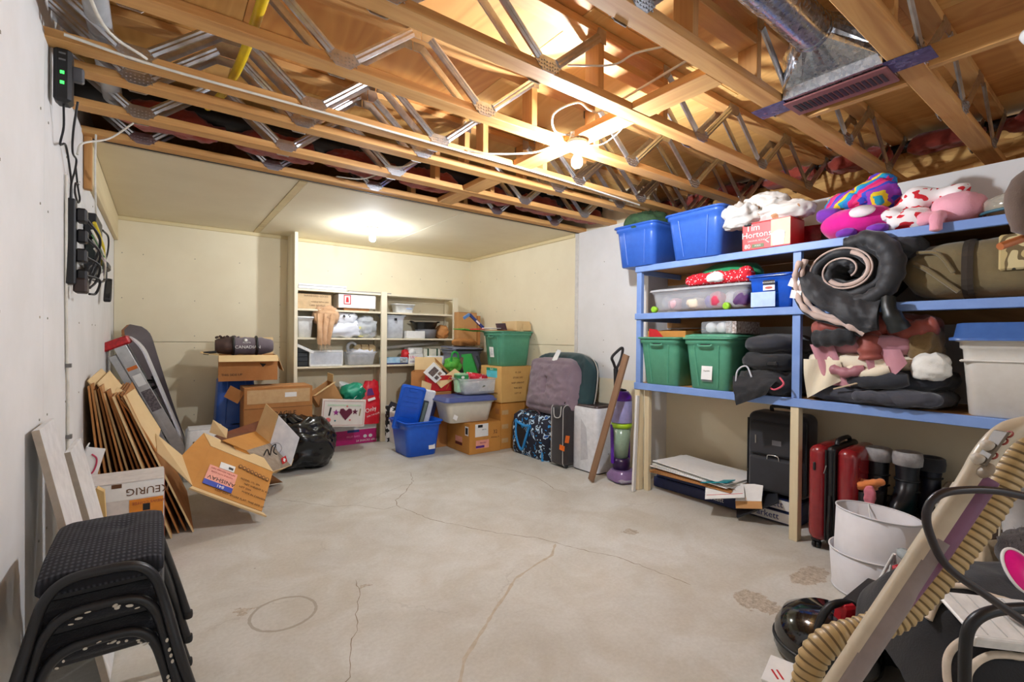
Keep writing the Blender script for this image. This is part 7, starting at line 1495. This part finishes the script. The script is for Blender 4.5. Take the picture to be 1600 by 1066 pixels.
pk = mat('hot_pink', (232,12,136), 0.35); 
t = thing('sun_visor', 'hot pink visor with a white rim at the right edge', 'visor', (2.33,0.255,0.50), (0.85,0.1,-0.75))
MB().lathe([(0,0.02),(0.035,0.018),(0.062,0.0)],28).obj('visor_shell', pk, t).scale = (0.8,1.25,1.0)
MB().tube([(0.051*math.cos(a),0.078*math.sin(a),0.0) for a in [2*PI*k/36 for k in range(37)]],0.005,6).obj('white_rim', whitep, t); MB().tube([(-0.015,-0.03,0.017),(0.01,-0.02,0.02),(0.025,-0.035,0.014)],0.004,6).obj('white_print', whitep, t)
furd = mat('dark_fur', (92,84,84), 1.0, kind='fabric', c2=(40,37,38), scale=30, bump=1.0)
t = thing('fur_trim', 'grey black fur trimmed hood behind the striped bag', 'hood', (2.66,0.20,0.40), (0,0,-0.6)); lump((0.34,0.24,0.17),82,0.03,16).obj('hood_body', furd, t)
rnd = random.Random(21); mb = MB()
for k in range(900):
    a = rnd.uniform(0,2*PI); e = math.asin(rnd.uniform(-0.2,1)); p = Vector((0.17*math.cos(a)*math.cos(e),0.12*math.sin(a)*math.cos(e),0.085+0.085*math.sin(e))); d = Vector((p.x*3+rnd.gauss(0,.5),p.y*3+rnd.gauss(0,.5),rnd.gauss(0.5,.5))).normalized()*rnd.uniform(.02,.04); s2 = d.cross(Vector((0.1,0.2,1))).normalized()*0.0025
    mb.add([p-s2,p+s2,p+d],[(0,1,2)],k % 2)
tag(mb.obj('fur_hair', [furd, mat('fur_light',(150,138,132),1.0)], t), kind='stuff')
t = thing('backpack', 'black nylon bag under the fur trimmed hood', 'bag', (2.70,0.20,0.0)); lump((0.40,0.36,0.40),83,0.04,6,2.5).obj('bag_body', mat('nylon_black',(38,38,46),0.6,kind='fabric',c2=(24,24,28),scale=10,bump=0.3), t)
# turquoise tote, paper bag, white canister, zip bag
tq = mat('turquoise_plastic', (8,132,128), 0.35, c2=(8,122,118))
t = tote('storage_tote', 'turquoise tote with a grey beige tray on top at the right edge', (0.38,0.56,0.385), (3.45,0.49,0.0), -PI/2+0.1, tq, handles=False, rad=0.05)
for k in range(2): MB().loft([rr(0.32+0.01*k,0.50+0.01*k,0.05,0.20+0.06*k,5),rr(0.332+0.01*k,0.512+0.01*k,0.05,0.21+0.06*k,5),rr(0.32+0.01*k,0.50+0.01*k,0.05,0.225+0.06*k,5)],False,False).obj('moulded_band', tq, t)
t = thing('tray', 'grey beige tray lying on the turquoise tote', 'tray', (3.45,0.49,0.387), -PI/2+0.1); MB().loft([rr(0.37,0.53,0.04,0,4),rr(0.40,0.57,0.04,0.07,4),rr(0.38,0.55,0.04,0.07,4),rr(0.35,0.51,0.04,0.01,4)],True,True).obj('tray_body', mat('tray_beige',(170,160,144),0.5), t); boxpart('dark_gap', (0.3,0.4,0.05), mat('tray_content',(70,74,70),0.7), t, (0,0,0.05))
t = thing('paper_bag', 'cream paper bag with string handles in front of the turquoise tote', 'bag', (3.0,0.42,0.0), (0,0,-0.5)); MB().loft([rr(0.26,0.12,0.01,0,2),rr(0.27,0.13,0.01,0.42,2),rr(0.26,0.125,0.01,0.42,2),rr(0.25,0.11,0.01,0.01,2)],True,True).obj('bag_body', mat('cream_paper',(216,194,160),0.7), t)
for s in (-1,1): MB().tube(smooth_path([(-0.05,s*0.06,0.41),(-0.03,s*0.055,0.53),(0.03,s*0.055,0.53),(0.05,s*0.06,0.41)],5),0.004,6).obj('string_handle', mat('string',(220,206,184),0.8), t)
boxpart('dark_content', (0.2,0.09,0.03), mat('content_brown',(60,44,34),0.8), t, (0,0,0.40))
t = thing('carton', 'dark carton under the white bucket at the right edge', 'box', (2.90,0.22,0)); boxpart('box_body', (0.24,0.26,0.45), mat('charcoal_box3',(48,46,48),0.7), t, (0,0,0.225), bev=0.004)
t = thing('bucket', 'white plastic bucket at the right edge above the fur hood', 'bucket', (2.90,0.29,0.452), 0); MB().lathe([(0.085,0),(0.115,0.26),(0.125,0.26),(0.125,0.285),(0.112,0.285),(0.08,0.01),(0,0.01)],28).obj('bucket_body', mat('bucket_white',(228,224,222),0.4), t)
lump((0.21,0.21,0.13),85,0.03,12,T=(0,0,0.25)).obj('foil_content', mat('foil',(206,208,214),0.25,0.7), t)
t = thing('zip_bag', 'clear bag with a bright green zip strip above the white bucket', 'bag', (2.80,0.35,0.80), (0.3,0.0,-0.64)); MB().box((0.30,0.012,0.035),(0.0,-0.03,0.09),R=rotm(0,-0.55,0),bev=0.004).obj('green_zip', mat('zip_green',(16,150,60),0.4), t); MB().box((0.30,0.006,0.012),(0.012,-0.034,0.066),R=rotm(0,-0.55,0)).obj('blue_edge', mat('zip_blue2',(30,110,190),0.4), t); lump((0.28,0.05,0.16),86,0.02,12,T=(0.03,0,-0.05)).obj('clear_film', mat('zip_film',(220,224,230),0.1,alpha=0.35), t)
# red frame, goggles, black dome and dark bag behind the hose
t = thing('plastic_rack', 'red plastic rack lying behind the hose', 'rack', (2.33,0.60,0.20), (0.2,0,-0.5))
for pts in ([(-0.12,-0.05,0.0),(-0.11,-0.04,0.12),(-0.05,0.0,0.15),(0.10,0.04,0.16)],[(-0.12,-0.05,0.04),(-0.02,-0.02,0.06),(0.10,0.0,0.12)],[(-0.2,-0.04,-0.04),(-0.12,-0.05,0.0)]): MB().tube(smooth_path(pts,5),0.013,8).obj('red_bar', redpl, t)
MB().box((0.14,0.06,0.03),(0.08,0.03,0.17),R=rotm(0,-0.15,0),bev=0.008).obj('red_plate', redpl, t); MB().box((0.06,0.05,0.09),(-0.22,0,0.02),bev=0.01).obj('red_block', redpl, t)
t = thing('goggles', 'clear swim goggles with white straps by the red frame', 'goggles', (2.53,0.58,0.36), (0.3,0.2,-0.6))
for k in range(2): MB().lathe([(0,0.0),(0.035,0.004),(0.04,0.02),(0.03,0.03),(0,0.034)],16,T=(-0.045+0.09*k,0,0)).obj('lens_cup', mat('goggle_clear',(200,214,216),0.1,alpha=0.5), t)
for k in range(3): MB().tube(smooth_path([(-0.08,0.02,0),(-0.07+0.02*k,0.03,-0.08),(-0.09+0.03*k,0.01,-0.14)],5),0.006,6).obj('white_strap', whitep, t)
t = thing('carton', 'dark low carton under the goggles', 'box', (2.46,0.66,0)); boxpart('box_body', (0.30,0.22,0.19), mat('charcoal_box4',(40,38,40),0.7), t, (0,0,0.095), bev=0.004)
t = thing('canister_vacuum', 'glossy black canister on the floor behind the hose loop', 'vacuum cleaner', (2.15,0.77,0.0), (0,0,-0.6))
MB().lathe([(0,0.0),(0.17,0.0),(0.185,0.03),(0.18,0.10),(0.15,0.16),(0.09,0.195),(0,0.205)],32).obj('canister_body', mat('gloss_black',(16,16,18),0.12,coat=0.5), t); MB().tube([(0.183*math.cos(a),0.183*math.sin(a),0.06) for a in [2*PI*k/40 for k in range(41)]],0.007,6).obj('bumper_ring', black, t)
MB().tube(smooth_path([(-0.10,-0.08,0.15),(-0.05,-0.08,0.25),(0.06,-0.06,0.25),(0.11,-0.05,0.15)],5),0.014,8).obj('carry_handle', black, t); MB().lathe([(0,0),(0.05,0),(0.05,0.01),(0.03,0.02),(0,0.02)],20,R=rotm(PI/2-0.2,0,0),T=(0.02,-0.175,0.09)).obj('end_cap', mat('cap_grey',(90,88,86),0.4), t)
# jacket on a wooden hanger at the right edge
t = thing('jacket', 'brown jacket on a wooden hanger at the far right edge', 'jacket', (2.62,0.205,1.62), (0,0,-0.64))
MB().tube(smooth_path([(-0.22,0,0.0),(-0.08,0,0.05),(0.0,0,0.065),(0.08,0,0.05),(0.22,0,0.0)],5),0.014,8).obj('wood_hanger', mat('hanger_wood',(190,110,60),0.4), t); MB().tube(smooth_path([(0,0,0.065),(0,0,0.72),(0.02,0,0.765),(0.05,0,0.74)],5),0.003,6).obj('hook_wire', galv, t)
mb = lump((0.50,0.12,0.30),91,0.03,7,2.6,T=(0.05,-0.02,0.01)); mb.obj('jacket_body', mat('brown_cloth',(104,84,72),0.9,kind='fabric',c2=(90,72,60),scale=14,bump=0.3), t)
